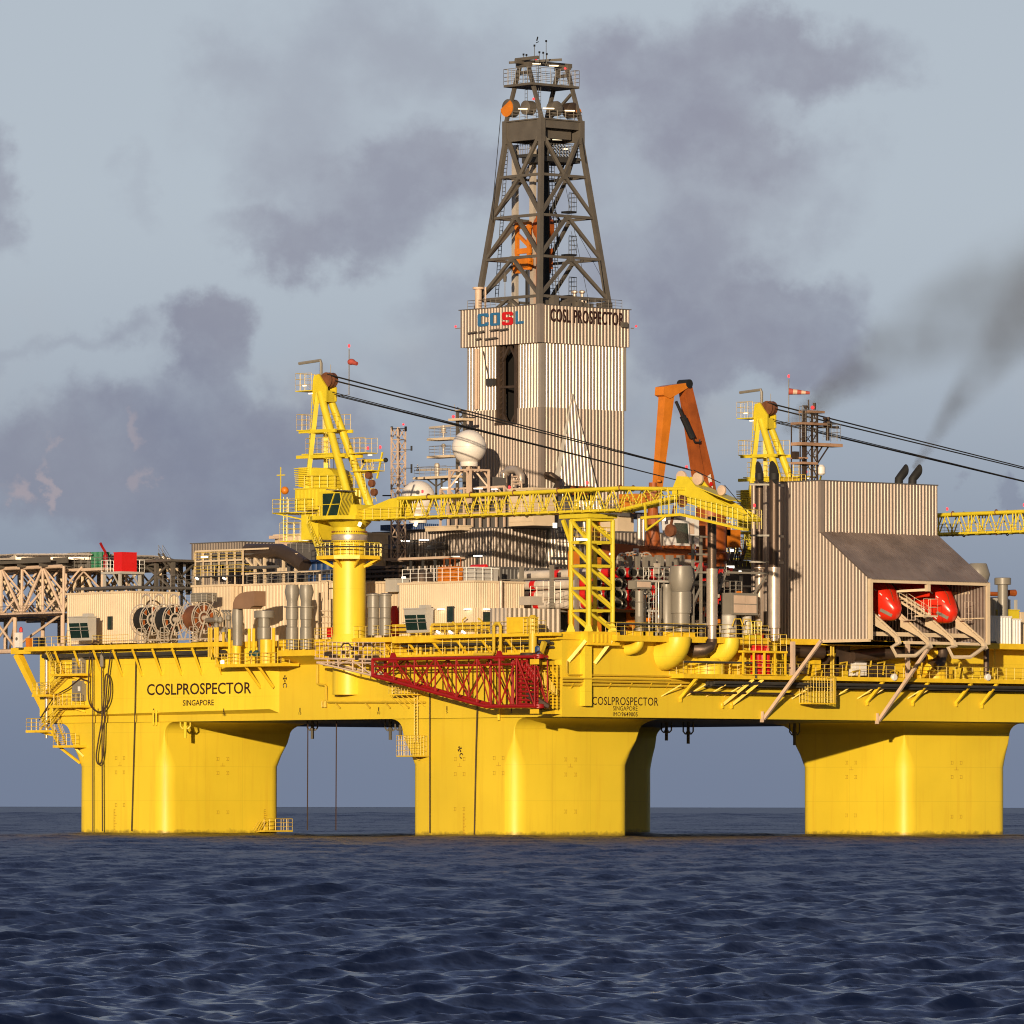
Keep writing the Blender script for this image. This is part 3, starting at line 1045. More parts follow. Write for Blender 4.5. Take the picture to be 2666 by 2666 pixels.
# access platform with grey unit and foam box between helideck and red locker
pz = U(M1(800, 385), x=7).z
ya, yb_ = U(M1(1020, 385), x=7).y, U(M1(605, 385), x=7).y
t = thing('access_platform', 'railed buff platform under the helideck edge carrying grey and green units', 'platform')
b = MB(); b.box(7, 12, ya, yb_, pz - 0.35, pz); part('floor', b, 'pinkish_buff', t)
b = MB(); b.rail([(7.05, yb_, pz), (7.05, ya, pz), (12, ya, pz)], 1.3, 1.4, 0.045); part('railing', b, 'rail_grey', t)
b = MB()
for yy in (ya + 0.5, yb_ - 0.6):
    b.tube((7.5, yy, pz - 0.35), (7.5, yy, 31.2), 0.16); b.tube((11.5, yy, pz - 0.35), (11.5, yy, 31.2), 0.16)
    b.tube((7.5, yy, 31.4), (7.5, (ya + yb_) / 2, pz - 0.4), 0.12)
part('support_leg', b, 'pinkish_buff', t)
fin(t)
x0, x1, y0, y1, z0, z1 = pbox(M1, 680, 905, 920, 222, 380, 8.6)
b = MB().corrbox(x0, x0 + 1.6, y0, y1, pz + 0.01, z1, 0.3, 0.04, 'lr')
solo('equipment_cabinet', b, 'derrick_grey', 'grey equipment cabinet on the railed platform under the helideck edge', 'cabinet')
x0, x1, y0, y1, z0, z1 = pbox(M1, 915, 1015, 1030, 218, 380, 8.6)
b = MB().corrbox(x0, x0 + 1.5, y0, y1, pz + 0.01, z1, 0.25, 0.04, 'lr')
solo('foam_unit', b, 'green', 'green foam unit beside the grey cabinet on the railed platform', 'foam unit')
c = U(M1(1050, 300), x=8.4)
b = MB(); b.lathe((8.6, c.y, pz), [(0.3, 0), (0.35, 1.6), (0.1, 2.0)], n=10)
b.path([(8.6, c.y, pz + 2.0), (8.3, c.y + 0.3, pz + 2.7), (7.9, c.y + 0.2, pz + 3.2)], 0.18)
solo('fire_monitor', b, 'truss_red', 'small red fire monitor between the green unit and the red locker', 'fire monitor')

# red locker on its stand
bx = pbox(M1, 1145, 1226, 1376, 228, 415, 6.5)
t = thing('red_locker', 'bright red box locker on a railed grey stand near the helideck', 'locker')
part('box', MB().box(*bx), 'box_red', t)
b = MB(); b.box(bx[0] - 0.04, bx[1] + 0.04, bx[2] - 0.04, bx[3] + 0.04, bx[5] + 0.003, bx[5] + 0.1); part('lid', b, 'box_red', t)
fin(t)
y1_ = U(M1(1020, 405), x=6).y; x1_ = U(M1(1450, 412), y=bx[2] - 0.4).x
t = thing('locker_stand', 'grey railed steel stand holding up the red locker', 'stand')
sz = bx[4] - 0.02
b = MB(); b.box(5.9, x1_, bx[2] - 0.5, y1_, sz - 0.3, sz); part('floor', b, 'light_grey', t)
b = MB(); b.rail([(6, bx[3], sz), (6, y1_, sz), (8, y1_, sz)], 1.5, 1.0, 0.05); b.rail([(bx[1] + 0.1, bx[2] - 0.45, sz), (x1_, bx[2] - 0.45, sz), (x1_, bx[2] + 1.5, sz)], 1.5, 0.9, 0.05)
part('railing', b, 'white_paint', t)
b = MB()
for X, Y in ((6.2, y1_ - 0.4), (6.2, bx[2]), (x1_ - 0.4, bx[2])):
    b.beam((X, Y, sz - 0.3), (X, Y, 31.1), 0.32)
b.beam((6.2, bx[2], sz - 2.0), (6.2, bx[2] + 1.4, sz - 0.3), 0.15); b.beam((x1_ - .4, bx[2], sz - 2.0), (x1_ - 1.6, bx[2], sz - 0.3), 0.15)
part('leg', b, 'light_grey', t)
fin(t)

# ---------------------------------------------------------------- deckhouses along the left side
bA = pbox(M1, 676, 1320, 1790, 612, 1135, 3.0)
t = deckhouse('deckhouse', 'buff ribbed deckhouse behind the leftmost control cab, one small dark window', 'deckhouse', bA, 'buff', 0.42, 0.07)
c = U(M1(1118, 935), x=3.0)
window(t, 'L', 2.9, c.y - 0.35, c.y + 0.35, c.z - 0.75, c.z + 0.75, 'dark_grey')
fin(t)
# dark walkway pipes and steelwork on its roof
zr = bA[5]
t = thing('roof_pipework', 'grey pipes and rails on top of the leftmost buff deckhouse roof', 'pipework')
b = MB()
b.path([(3.6, bA[3] - 1, zr + 0.5), (3.6, bA[2] + 0.6, zr + 0.5), (9, bA[2] + 0.4, zr + 0.5), (16, bA[2] + 0.4, zr + 0.6)], 0.2, 8)
b.path([(4.6, bA[3] - 2, zr + 0.35), (4.6, bA[2] + 1, zr + 0.35)], 0.14, 6)
part('pipe', b, 'wall_grey', t)
b = MB()
b.rail([(8.4, bA[2] + 0.3, zr), (14.5, bA[2] + 0.3, zr)], 2.2, 1.2, 0.05, 4)
part('railing', b, 'rail_grey', t)
b = MB(); b.stair((9.5, bA[2] + 2.2, zr + 5), (13.6, bA[2] + 2.2, zr), 0.9, (0, 1, 0)); part('stair', b, 'derrick_grey', t)
fin(t)
b = MB(); b.lathe((15.0, bA[2] + 0.7, zr + 0.65), [(0.3, 0), (0.3, 3.6)], (1, 0, 0), 10)
solo('red_pipe', b, 'box_red', 'short bright red pipe lying on the roof beside the railing', 'pipe')

# steel structures between helideck and deckhouse (underside gloom)
t = thing('support_tower', 'dark steel posts and braces standing behind the red locker', 'steel frame')
b = MB()
for i in range(4):
    for j in range(3):
        b.beam((11 + i * 4, bA[2] + 1.5 + j * 3.4, zr), (11 + i * 4, bA[2] + 1.5 + j * 3.4, HZ - 1.2), 0.45)
    b.beam((11 + i * 4, bA[2] + 1.5, zr + 0.4), (11 + i * 4, bA[2] + 8, HZ - 1.3), 0.25)
    b.beam((11 + i * 4, bA[2] + 8.3, zr + 0.4), (11 + i * 4, bA[2] + 1.5, HZ - 1.3), 0.25)
b.box(10, 24, bA[2] + 1, bA[2] + 9, HZ - 1.4, HZ - 1.1)
part('frame', b, 'derrick_grey', t)
fin(t)


def control_cab(label, cr, xl, xc, xr, yt, yb, X, split, rows):
    x0, x1, y0, y1, z0, z1 = pbox(cr, xl, xc, xr, yt, yb, X)
    t = thing('control_cab', label, 'control cab', 'grey control cabs on the left deck edge')
    h = z1 - z0
    lean = 0.45
    b = MB()
    prof = [(x0, z1), (x1, z1), (x1, z0 + 0.05), (x0 + lean, z0), (x0 + lean * 0.15, z0 + h * 0.72)]
    b.prism([(px, y0, pz_) for px, pz_ in prof], (0, y1 - y0, 0))
    part('body', b, 'light_grey', t)
    b = MB(); b.box(x0 - 0.12, x1 + 0.1, y0 - 0.12, y1 + 0.12, z1 + 0.003, z1 + 0.14); b.box(x0 + .5, x0 + 1.4, y0 + .5, y0 + 1.7, z1 + 0.15, z1 + 0.5)
    part('roof', b, 'light_grey', t)
    # windows leaning in towards the sill
    ym = y1 - (y1 - y0) * split
    za, zb = z0 + h * 0.10, z0 + h * 0.77
    def xf(z): return x0 + lean * (0.15 + 0.85 * (z0 + h * 0.72 - z) / (h * 0.72)) if z < z0 + h * 0.72 else x0 + lean * 0.15 * (z1 - z) / (h * 0.28)
    for ya_, yb2 in ((ym + 0.09, y1 - 0.08), (y0 + 0.12, ym - 0.09)):
        zs = [za, za + (zb - za) * 0.5, za + (zb - za) * 0.58, za + (zb - za) * 0.72, zb]
        for k in ((0, 1), (1, 3), (3, 4)):
            p, q = zs[k[0]] + 0.04, zs[k[1]] - 0.04
            g = MB(); g.prism([(xf(p) - 0.04, ya_, p), (xf(q) - 0.04, ya_, q), (xf(q) - 0.04, yb2, q), (xf(p) - 0.04, yb2, p)], (0.05, 0, 0))
            part('pane', g, 'glass_dark', t)
    b = MB(); b.box(x0 - 0.08, x0 - 0.02, y0 - 0.2, y1 + 0.2, z0 + h * 0.42, z0 + h * 0.42 + 0.07); part('handrail', b, 'rail_grey', t)
    fin(t)
    return (x0, x1, y0, y1, z0, z1)


cab1 = control_cab('grey control cab with green glass in front of the leftmost buff deckhouse', M1, 688, 882, 968, 876, 1108, -1.3, 0.57, 2)
cab2 = control_cab('grey control cab with green glass in front of the middle buff deckhouse', M3, 586, 800, 882, 1372, 1608, -1.6, 0.58, 2)

# ---------------------------------------------------------------- hose reels
def reel(label, px1, px2, cr, cy, r, m_fl, dm):
    t = thing('hose_reel', label, 'hose reel', 'hose reels on the left deck edge')
    c1, c2 = U(cr(px1, cy), x=1.2), U(cr(px2, cy), x=1.2)
    zc_ = c1.z
    for c in (c1, c2):
        b = MB()
        ring(b, (1.2, c.y, zc_), r, 0.075); ring(b, (1.2, c.y, zc_), r - 0.3, 0.05); ring(b, (1.2, c.y, zc_), 0.75, 0.12)
        for k in range(12):
            a = 2 * PI * k / 12
            b.tube((1.2 + 0.7 * math.cos(a), c.y, zc_ + 0.7 * math.sin(a)), (1.2 + r * math.cos(a), c.y, zc_ + r * math.sin(a)), 0.045, n=4)
        part('flange', b, m_fl, t)
    b = MB(); b.lathe((1.2, c2.y + 0.1, zc_), [(0.5, 0), (0.5, 0.05), (r - 0.35, 0.06), (r - 0.35, c1.y - c2.y - 0.25), (0.5, c1.y - c2.y - 0.2)], (0, 1, 0), 28)
    d_ = part('drum', b, dm, t)
    b = MB()
    for k in range(6):
        a = 2 * PI * (k + 0.3) / 6
        b.box(1.2 + (r - 0.62) * math.cos(a) - 0.16, 1.2 + (r - 0.62) * math.cos(a) + 0.16, c2.y + 0.03, c2.y + 0.09, zc_ + (r - 0.62) * math.sin(a) - 0.3, zc_ + (r - 0.62) * math.sin(a) + 0.3)
    part('hose_end', b, 'rusty_orange', d_)
    b = MB(); b.tube((1.2, c2.y - 0.5, zc_), (1.2, c1.y + 0.5, zc_), 0.32, n=12); part('axle', b, 'pale_steel', t)
    b = MB()
    for c in (c1.y + 0.28, c2.y - 0.28):
        b.beam((0.2, c, DK + 0.5), (1.2, c, zc_), 0.14); b.beam((2.2, c, DK + 0.5), (1.2, c, zc_), 0.14)
        b.beam((-0.6, c, DK + 0.55), (2.6, c, DK + 0.55), 0.18)
        b.beam((1.2, c, zc_), (2.6, c, zc_ + r + 0.3), 0.08)
    part('stand', b, 'pale_steel', t)
    b = MB(); yv = c2.y - 0.1
    for dx in (-0.55, 0.25):
        b.beam((-0.75, yv + dx - 0.4, DK + 0.15), (-0.75, yv + dx - 0.4, DK + 2.0), 0.07); b.beam((-0.75, yv + dx + 0.35, DK + 0.15), (-0.75, yv + dx + 0.35, DK + 2.0), 0.07)
    for z in (0.15, 0.8, 1.4, 2.0):
        b.beam((-0.75, yv - 0.95, DK + z), (-0.75, yv + 0.6, DK + z), 0.07)
    part('guard', b, 'pale_steel', t)
    fin(t)


reel('hose reel with black hose, leftmost in the row of three', 1430, 1530, M1, 905, 1.95, 'pale_steel', 'soot_black')
reel('hose reel with black hose, middle of the row of three', 1650, 1760, M1, 905, 1.95, 'pale_steel', 'soot_black')
reel('hose reel with rusty red drum, rightmost in the row of three', 155, 275, M2, 965, 1.95, 'pale_steel', 'rust')
b = MB()
for px in (1470, 1600, 1750):
    c = U(M1(px, 720), x=2.8)
    pts = [(2.8, c.y + 1.0, DK + 3.0)]
    for i in range(9):
        a = PI * i / 8
        pts.append((2.8, c.y + 1.0 * math.cos(a), c.z + 0.9 * math.sin(a)))
    pts.append((2.8, c.y - 1.0, DK + 3.0))
    b.path(pts, 0.11, 6)
solo('hose_guide', b, 'pale_steel', 'pale bent guide pipes arching over the hose reels', 'guide pipes')

# walkway and edge along the left side of the deck
t = thing('deck_edge_walkway', 'yellow railed walkway along the left deck edge below cab and reels', 'walkway')
segs = [(M1, 165, 700, 1), (M1, 960, 1290, 1)]
b = MB()
yA = HY + 0.9
b.rail([(-0.8, yA, DK), (-0.8, cab1[3] + 0.2, DK)], 1.25, 1.3, 0.045)
b.rail([(-0.8, cab1[2] - 0.3, DK), (-0.8, U(M1(1290, 1100), x=-0.8).y, DK)], 1.25, 1.3, 0.04)
part('railing', b, 'rail_yellow', t)
b = MB()
ye = U(M2(545, 1230), x=-1.2).y
b.box(-2.3, -0.905, ye, HY + 0.8, DK - 0.6, DK - 0.02)
part('edge_beam', b, 'deck_yellow', t)
b = MB()
for k in range(9):
    y_ = ye + 2.5 + k * (HY - ye - 4) / 9
    b.beam((-2.2, y_, DK - 0.65), (-0.58, y_, DK - 4.0), 0.13, 0.26)
part('bracket', b, 'deck_yellow', t)
b = MB()
b.path([(-1.35, ye + 1, HT - 0.55), (-1.35, HY - 2, HT - 0.55)], 0.3, 6)
b.path([(-0.95, ye + 1, HT - 0.9), (-0.95, HY - 2, HT - 0.9)], 0.16, 6)
part('cable_tray', b, 'dark_grey', t)
fin(t)
t = thing('lifebuoy_cabinet', 'small white cabinet with a red lamp at the far left deck corner', 'cabinet')
c = U(M1(193, 1070), x=-0.6)
b = MB(); b.box(-1.0, -0.4, c.y - 0.45, c.y + 0.45, DK + 0.01, DK + 1.9); part('box', b, 'white_paint', t)
b = MB(); b.lathe((-0.7, c.y - 0.5, DK + 1.95), [(0.22, 0), (0.22, 0.5), (0.05, 0.7)], n=10); part('lamp', b, 'box_red', t)
b = MB(); b.lathe((-1.0, c.y, DK + 1.1), [(0.22, 0), (0.22, 0.05)], (-1, 0, 0), 14); part('dial', b, 'wall_grey', t)
fin(t)
for px, m, lab in ((290, 'orange', 'small orange box behind the deck rail at the far left'), (360, 'blue', 'small dark blue box behind the deck rail near the far left corner'),
                   (410, 'soot_black', 'small black box behind the deck rail near the far left corner')):
    c = U(M1(px, 1090), x=0.5)
    solo('deck_box_locker', MB().box(0.3, 1.0, c.y - 0.4, c.y + 0.4, DK + 0.01, DK + 1.1).box(0.25, 1.05, c.y - 0.45, c.y + 0.45, DK + 1.12, DK + 1.2), m, lab, 'locker')

# diagonal strut under the far left deck corner
t = thing('corner_strut', 'yellow box strut propping the overhanging far left deck corner', 'strut')
b = MB(); taper(b, (1.5, HY + 7.0, HT - 0.1), (1.5, HY + 0.3, HT - 8.6), 0.9, 0.9, 0.6, 0.8); part('brace', b, 'deck_yellow', t)
b = MB(); b.box(0.8, 8, HY + 0.8, HY + 7.6, HT - 0.1, DK - 0.003); part('corner_beam', b, 'deck_yellow', t)
fin(t)

# ---------------------------------------------------------------- buff containers and ventilators further along
bB = pbox(M2, 160, 545, 660, 620, 1190, 6.0)
t = deckhouse('deckhouse', 'buff deckhouse behind the rightmost hose reel with a small railed roof', 'deckhouse', bB, 'buff', 0.6, 0.05)
fin(t)
bC = pbox(M2, 668, 1560, 1600, 590, 1190, 7.5)
bC = (bC[0], bC[0] + 9, bC[2] - 4, bC[3], DK, bC[5])
t = deckhouse('deckhouse', 'long buff ribbed deckhouse behind the twin grey ventilators, left of the crane post', 'deckhouse', bC, 'buff', 0.62, 0.1)
fin(t)

# roof platforms with pipe frames
t = thing('roof_platform', 'buff roof platform with rails, pipes and floodlights left of the big duct', 'platform')
zB = bB[5]
xr = 8.0
p0, p1 = U(M2(175, 545), x=xr), U(M2(655, 520), x=xr)
b = MB(); b.box(xr, xr + 5, p1.y, p0.y, p0.z - 0.15, p0.z); part('floor', b, 'dark_grey', t)
b = MB(); b.rail([(xr, p0.y, p0.z), (xr, p1.y, p0.z), (xr + 4, p1.y, p0.z)], 1.3, 1.3, 0.05); b.rail([(xr, p0.y, p0.z + 1.9), (xr, p1.y, p0.z + 1.9)], 1.1, 1.6, 0.045)
part('railing', b, 'rail_yellow', t)
b = MB()
for k in range(7):
    yy = p1.y + (p0.y - p1.y) * k / 6
    b.beam((xr + 0.2, yy, zB), (xr + 0.2, yy, p0.z + 3.2), 0.14)
b.beam((xr + 0.2, p1.y, p0.z + 1.9), (xr + 0.2, p0.y, p0.z + 1.9), 0.2); b.beam((xr + 0.2, p1.y - 5, p0.z + 3.2), (xr + 0.2, p0.y, p0.z + 3.2), 0.2)
part('frame', b, 'buff', t)
b = MB()
for dz, dx in ((2.7, 0.8), (2.4, 1.6), (0.9, 1.0)):
    b.path([(xr + dx, p0.y - 1, p0.z + dz), (xr + dx, p1.y - 6, p0.z + dz)], 0.22, 6)
part('pipe', b, 'wall_grey', t)
b = MB()
for px in (205, 480):
    c = U(M2(px, 565), x=xr - 0.3); b.beam(c + V((0, 0.25, 0.1)), c - V((0, 0.25, 0.1)), 0.2, 0.2)
c = U(M2(280, 348), x=xr); b.beam(c + V((0, 0.6, 0)), c - V((0, 0.6, 0)), 0.2)
part('lamp', b, 'lamp_white', t)
b = MB()
for i, (px, py) in enumerate(((270, 410), (350, 420), (440, 400), (510, 400), (590, 400), (440, 480))):
    c = U(M2(px, py), x=xr + 0.7); b.box(c.x, c.x + 1, c.y - 0.7, c.y + 0.7, c.z - 0.8, c.z + 0.7)
part('equipment_box', b, 'stack_grey', t)
fin(t)

# grey profiled building at the back left
bD = pbox(M2, 150, 655, 1010, 188, 640, 16.0)
t = deckhouse('profiled_building', 'grey profiled steel building with a flat top behind the hose reels', 'building', (bD[0], bD[1] + 3, bD[2], bD[3], DK, bD[5]), 'dark_shaded_galvanised', 0.55, 0.15, roof=0.12, roofm='wall_grey')
fin(t)

# big dark duct on its buff frame
t = thing('exhaust_duct', 'big dark slanting exhaust duct lying on a buff steel frame', 'duct')
d0, d1, d2 = U(M2(715, 290), x=9.5), U(M2(1050, 290), x=9.5), U(M2(1290, 440), x=9.5)
b = MB(); b.path([d0, d1, (d1 + d2) / 2 + V((0, 0, 0.15)), d2], 0.95, 20); part('pipe', b, 'exhaust_brown', t)
b = MB()
for px in (790, 885, 1075, 1200):
    top = U(M2(px, 345), x=9.2); b.beam((9.2, top.y, top.z), (9.2, top.y, zB), 0.3)
l_, r_ = U(M2(670, 345), x=9.2), U(M2(1212, 345), x=9.2)
b.beam((9.2, l_.y, l_.z), (9.2, r_.y, l_.z), 0.3, 0.34)
b.beam(U(M2(690, 350), x=9.2), U(M2(800, 480), x=9.2), 0.22); b.beam(U(M2(785, 350), x=9.2), U(M2(885, 480), x=9.2), 0.22)
l2, r2 = U(M2(655, 520), x=9.0), U(M2(1440, 500), x=9.0)
b.beam(l2, (9.0, r2.y, l2.z), 0.25)
part('frame', b, 'buff', t)
fin(t)
t = thing('pipe_bank', 'dark pipes, valves and blue tanks on the long buff deckhouse roof', 'pipework')
b = MB()
for k in range(6):
    b.path([(11 + 0.8 * k, bC[3] - 1, zB + 0.5 + 0.3 * (k % 3)), (11 + 0.8 * k, bC[2] + 6, zB + 0.5 + 0.3 * (k % 3))], 0.25, 8)
for k in range(8):
    yy = bC[3] - 2 - k * 1.9
    b.path([(8.4, yy, zB), (8.4, yy, zB + 1.1), (11, yy, zB + 1.5)], 0.16, 6)
part('pipe', b, 'dark_grey', t)
b = MB()
for k in range(4):
    c = U(M2(1360 + 55 * k, 500), x=11); b.lathe((11, c.y, zB), [(0.7, 0), (0.75, 0.1), (0.75, 2.6), (0.4, 2.9)], n=12)
part('tank', b, 'blue', t)
b = MB(); b.rail([(7.8, bC[3] - 0.4, zB + 0.01), (7.8, bC[2] + 3, zB + 0.01)], 1.4, 1.7, 0.05, 3); part('railing', b, 'rail_grey', t)
fin(t)


def vent(name, label, cr, px, yb, prof, X, m='stack_grey', n=24, cat='ventilator', group='grey ventilators on deck'):
    """Round ventilator; prof is (half-width, y) pairs in crop pixels from the base up."""
    s = cr(1, 0)[0] - cr(0, 0)[0]
    pl = {'x': X[1]} if X[0] == 'x' else {'y': X[1]}
    c = U(cr(px, yb), **pl)
    dist = (c - CAM).dot(_f)
    k = s * dist / FPX
    b = MB()
    b.lathe(c, [(hw * k, U(cr(px, y), **pl).z - c.z) for hw, y in prof], n=n)
    return solo(name, b, m, label, cat, group), c, k


XV = -2.6
# gooseneck
t = thing('gooseneck_ventilator', 'tall grey ventilator with a bent brown hood, left of the mushroom ventilator', 'ventilator', 'grey ventilators on deck')
c = U(M2(612, 1240), x=XV); k_ = 1 / 3.864 * (c - CAM).dot(_f) / FPX
zz = lambda y: U(M2(612, y), x=XV).z
b = MB(); b.lathe((XV, c.y, c.z), [(52 * k_, 0), (52 * k_, zz(1050) - c.z), (60 * k_, zz(960) - c.z), (50 * k_, zz(865) - c.z)], n=20); part('shaft', b, 'stack_grey', t)
b = MB()
b.prism([U(M2(*q), x=XV - .9) for q in ((563, 868), (566, 810), (590, 755), (635, 715), (700, 697), (782, 690), (782, 838), (752, 845), (738, 868))], (1.8, 0, 0))
part('hood', b, 'hood_brown', t)
fin(t)
vent('mushroom_ventilator', 'grey ventilator with a wide flat mushroom cap on the small yellow platform', M2, 880, 1300,
     [(58, 1300), (62, 1180), (70, 1170), (70, 1060), (60, 1050), (60, 965), (102, 960), (102, 895), (92, 888)], ('x', XV))
for px, lab in ((1160, 'left one of the twin tall grey ventilators on the left deck edge'), (1302, 'right one of the twin tall grey ventilators on the left deck edge')):
    vent('tall_ventilator', lab, M2, px, 1275, [(62, 1275), (62, 1060), (54, 1050), (56, 980), (62, 975), (62, 860), (86, 857), (86, 845), (55, 842), (55, 795), (76, 700), (60, 628)], ('x', XV))
for px, lab in ((278, 'left one of the twin grey tanks right of the crane post'), (396, 'right one of the twin grey tanks right of the crane post')):
    vent('upright_tank', lab, M3, px, 1640, [(58, 1640), (58, 1470), (66, 1465), (56, 1460), (56, 1365), (64, 1360), (60, 1245), (72, 1240), (72, 1225), (30, 1215)], ('x', -1.8), cat='tank', group='upright grey tanks')

# small yellow platform with pipes below the mushroom ventilator
t = thing('vent_platform', 'yellow hanging platform with rails and pipes under the bent hood ventilator', 'platform')
p0, p1 = U(M2(400, 1430), x=-3.4), U(M2(1055, 1430), x=-3.4)
b = MB(); b.box(-3.6, -0.6, p1.y, p0.y, p0.z - 0.35, p0.z); part('floor', b, 'deck_yellow', t)
b = MB(); b.rail([(-0.7, p0.y, p0.z), (-3.5, p0.y, p0.z), (-3.5, p1.y, p0.z), (-0.7, p1.y, p0.z)], 1.3, 1.2, 0.05); part('railing', b, 'rail_yellow', t)
b = MB()
for px in (775, 905):
    c = U(M2(px, 1490), x=-1.7); b.beam((-3.0, c.y, p0.z - 0.35), (-0.62, c.y, p0.z - 2.9), 0.14, 0.3)
part('bracket', b, 'deck_yellow', t)
b = MB()
for px, r_ in ((600, 0.62), (905, 0.85)):
    c = U(M2(px, 1300), x=XV)
    b.tube((XV, c.y, p0.z), (XV, c.y, DK + 0.1), r_, n=16)
for px in (530, 730, 775, 975):
    c = U(M2(px, 1300), x=-3.1)
    b.tube((-3.1, c.y, p0.z), (-3.1, c.y, DK + 1.5), 0.2, n=8)
b.path([(-3.2, U(M2(775, 1200), x=-3.2).y, DK + 1.2), (-3.2, U(M2(775, 1200), x=-3.2).y, p0.z + 1.2), (-3.2, U(M2(740, 1200), x=-3.2).y, p0.z + 0.7), (-1.0, U(M2(740, 1200), x=-3.2).y, p0.z + 0.6)], 0.2, 8)
part('pipe', b, 'deck_yellow', t)
b = MB(); c = U(M2(780, 1320), x=-3.0); b.lathe((-3.0, c.y - 0.8, c.z), [(0.3, 0), (0.42, 0.15), (0.42, 1.4), (0.3, 1.5)], (0, 1, 0), 12); part('pump', b, 'teal', t)
b = MB(); c = U(M2(460, 1405), x=-3.7); b.box(c.x - 0.1, c.x + 0.1, c.y - 0.22, c.y + 0.22, c.z - 0.2, c.z + 0.2); part('lamp', b, 'lamp_white', t)
fin(t)
# sponson carrying the twin ventilators
t = thing('vent_sponson', 'yellow box ledge under the twin tall ventilators, sloped underneath', 'ledge')
q0, q1 = U(M2(1040, 1290), x=-3.2), U(M2(1400, 1290), x=-3.2)
zb_ = U(M2(1100, 1435), x=-0.5).z
b = MB(); b.prism([(-3.6, q1.y, q0.z), (-3.6, q1.y, q0.z - 0.7), (-0.003, q1.y, zb_), (-0.003, q1.y, q0.z)], (0, q0.y - q1.y, 0)); part('ledge', b, 'deck_yellow', t)
b = MB(); b.rail([(-0.8, q0.y, q0.z + .01), (-3.5, q0.y, q0.z + .01), (-3.5, q1.y, q0.z + .01), (-0.8, q1.y, q0.z + .01)], 1.3, 1.0, 0.05); part('railing', b, 'rail_yellow', t)
fin(t)
# pipe run on the walkway, between reels and ventilators
t = thing('valve_station', 'yellow and grey pipes and valves beside the rightmost hose reel', 'valves')
b = MB()
for px in (320, 337, 352, 388, 410):
    c = U(M2(px, 1200), x=-2.1); b.path([(-2.1, c.y, HT - 1.2), (-2.1, c.y, DK + 1.8)], 0.1 if px < 380 else 0.18, 6)
c = U(M2(470, 1170), x=-2.1); b.path([(-2.1, c.y + 1.2, HT - 1.3), (-2.1, c.y + 1.2, DK - 0.3), (-2.1, c.y, DK - 0.2), (-2.1, c.y, DK + 1.2)], 0.18, 8)
part('pipe', b, 'rail_yellow', t)
b = MB()
for px, py in ((400, 1040), (470, 1100), (400, 970), (440, 980), (330, 1080), (520, 960)):
    c = U(M2(px, py), x=-1.6); b.lathe((-1.6, c.y, c.z - 0.4), [(0.15, 0), (0.32, 0.2), (0.32, 0.55), (0.15, 0.8)], n=10)
b.tube(U(M2(300, 985), x=0.8), U(M2(420, 985), x=-0.6), 0.28)
for px in (480, 510, 540):
    c = U(M2(px, 920), x=0.6); b.path([(0.6, c.y, DK), (0.6, c.y, c.z), (0.6, c.y + 0.5, c.z + 0.4), (1.4, c.y + 0.9, c.z + 0.4)], 0.13, 6)
part('valve', b, 'stack_grey', t)
fin(t)
b = MB().box(1.4, 3.2, U(M2(330, 740), x=2).y, U(M2(180, 740), x=2).y, U(M2(180, 800), x=2).z, U(M2(180, 712), x=2).z)
c = U(M2(250, 805), x=2)
b.rail([(1.3, c.y + 2.4, DK + 5.1), (1.3, c.y - 3, DK + 5.1)], 1.1, 1.2, 0.04)
solo('air_unit', b, 'stack_grey', 'grey air unit with a railing above the rightmost hose reel', 'air unit')
# pipes on the deckhouse right of twin ventilators, left of crane post
t = thing('riser_pipes', 'buff upright pipes between the twin ventilators and the crane post', 'pipes')
b = MB()
for px, yt in ((1440, 520), (1475, 700), (1500, 760), (1512, 600), (1540, 780)):
    c = U(M2(px, yt), x=3.0); b.tube((3.0, c.y, DK), (3.0, c.y, c.z), 0.16, n=8)
for yt in (590, 890, 950, 1010):
    p, q = U(M2(1440, yt), x=2.8), U(M2(1550, yt), x=2.8); b.tube(p, (2.8, q.y, p.z), 0.08, n=6)
part('pipe', b, 'buff', t)
b = MB()
p, q = U(M2(1390, 1080), x=-1.0), U(M2(1560, 1080), x=-1.0)
b.rail([(-1.0, p.y, DK + 0.2), (-1.0, q.y, DK + 0.2)], 1.2, 1.2, 0.05)
part('railing', b, 'rail_yellow', t)
b = MB(); c = U(M2(1528, 1105), x=-0.4); b.box(-0.4, 0.2, c.y - 0.35, c.y + 0.35, c.z - 0.6, c.z + 0.6); part('red_valve', b, 'box_red', t)
fin(t)


# ---------------------------------------------------------------- derrick house
DX0, DX1, DY0, DY1 = 33.12, 48.3, 41.1, 56.3
ZU1, ZU0, ZS = U(K2(905, 1332), x=DX0).z, U(K2(905, 1762), x=DX0).z, U(K3(930, 630), x=DX0 + .6).z
t = thing('derrick_house', 'tall ribbed steel tower house carrying the derrick, wide lettered band on top', 'tower house')
b = MB().corrbox(DX0, DX1, DY0, DY1, ZU0, ZU1 - 0.1, 0.56, 0.10)
b.beam((DX0 + .05, DY0 + .05, ZU0), (DX0 + .05, DY0 + .05, ZU1), 0.7)
part('upper_band', b, 'galvanised', t)
b = MB(); b.box(DX0 - 0.2, DX1 + 0.2, DY0 - 0.2, DY1 + 0.2, ZU1 - 0.1, ZU1); part('roof', b, 'wall_grey', t)
LX0, LX1, LY0, LY1 = DX0 + 0.55, DX1 - 0.7, DY0 + 0.35, DY1 - 0.7
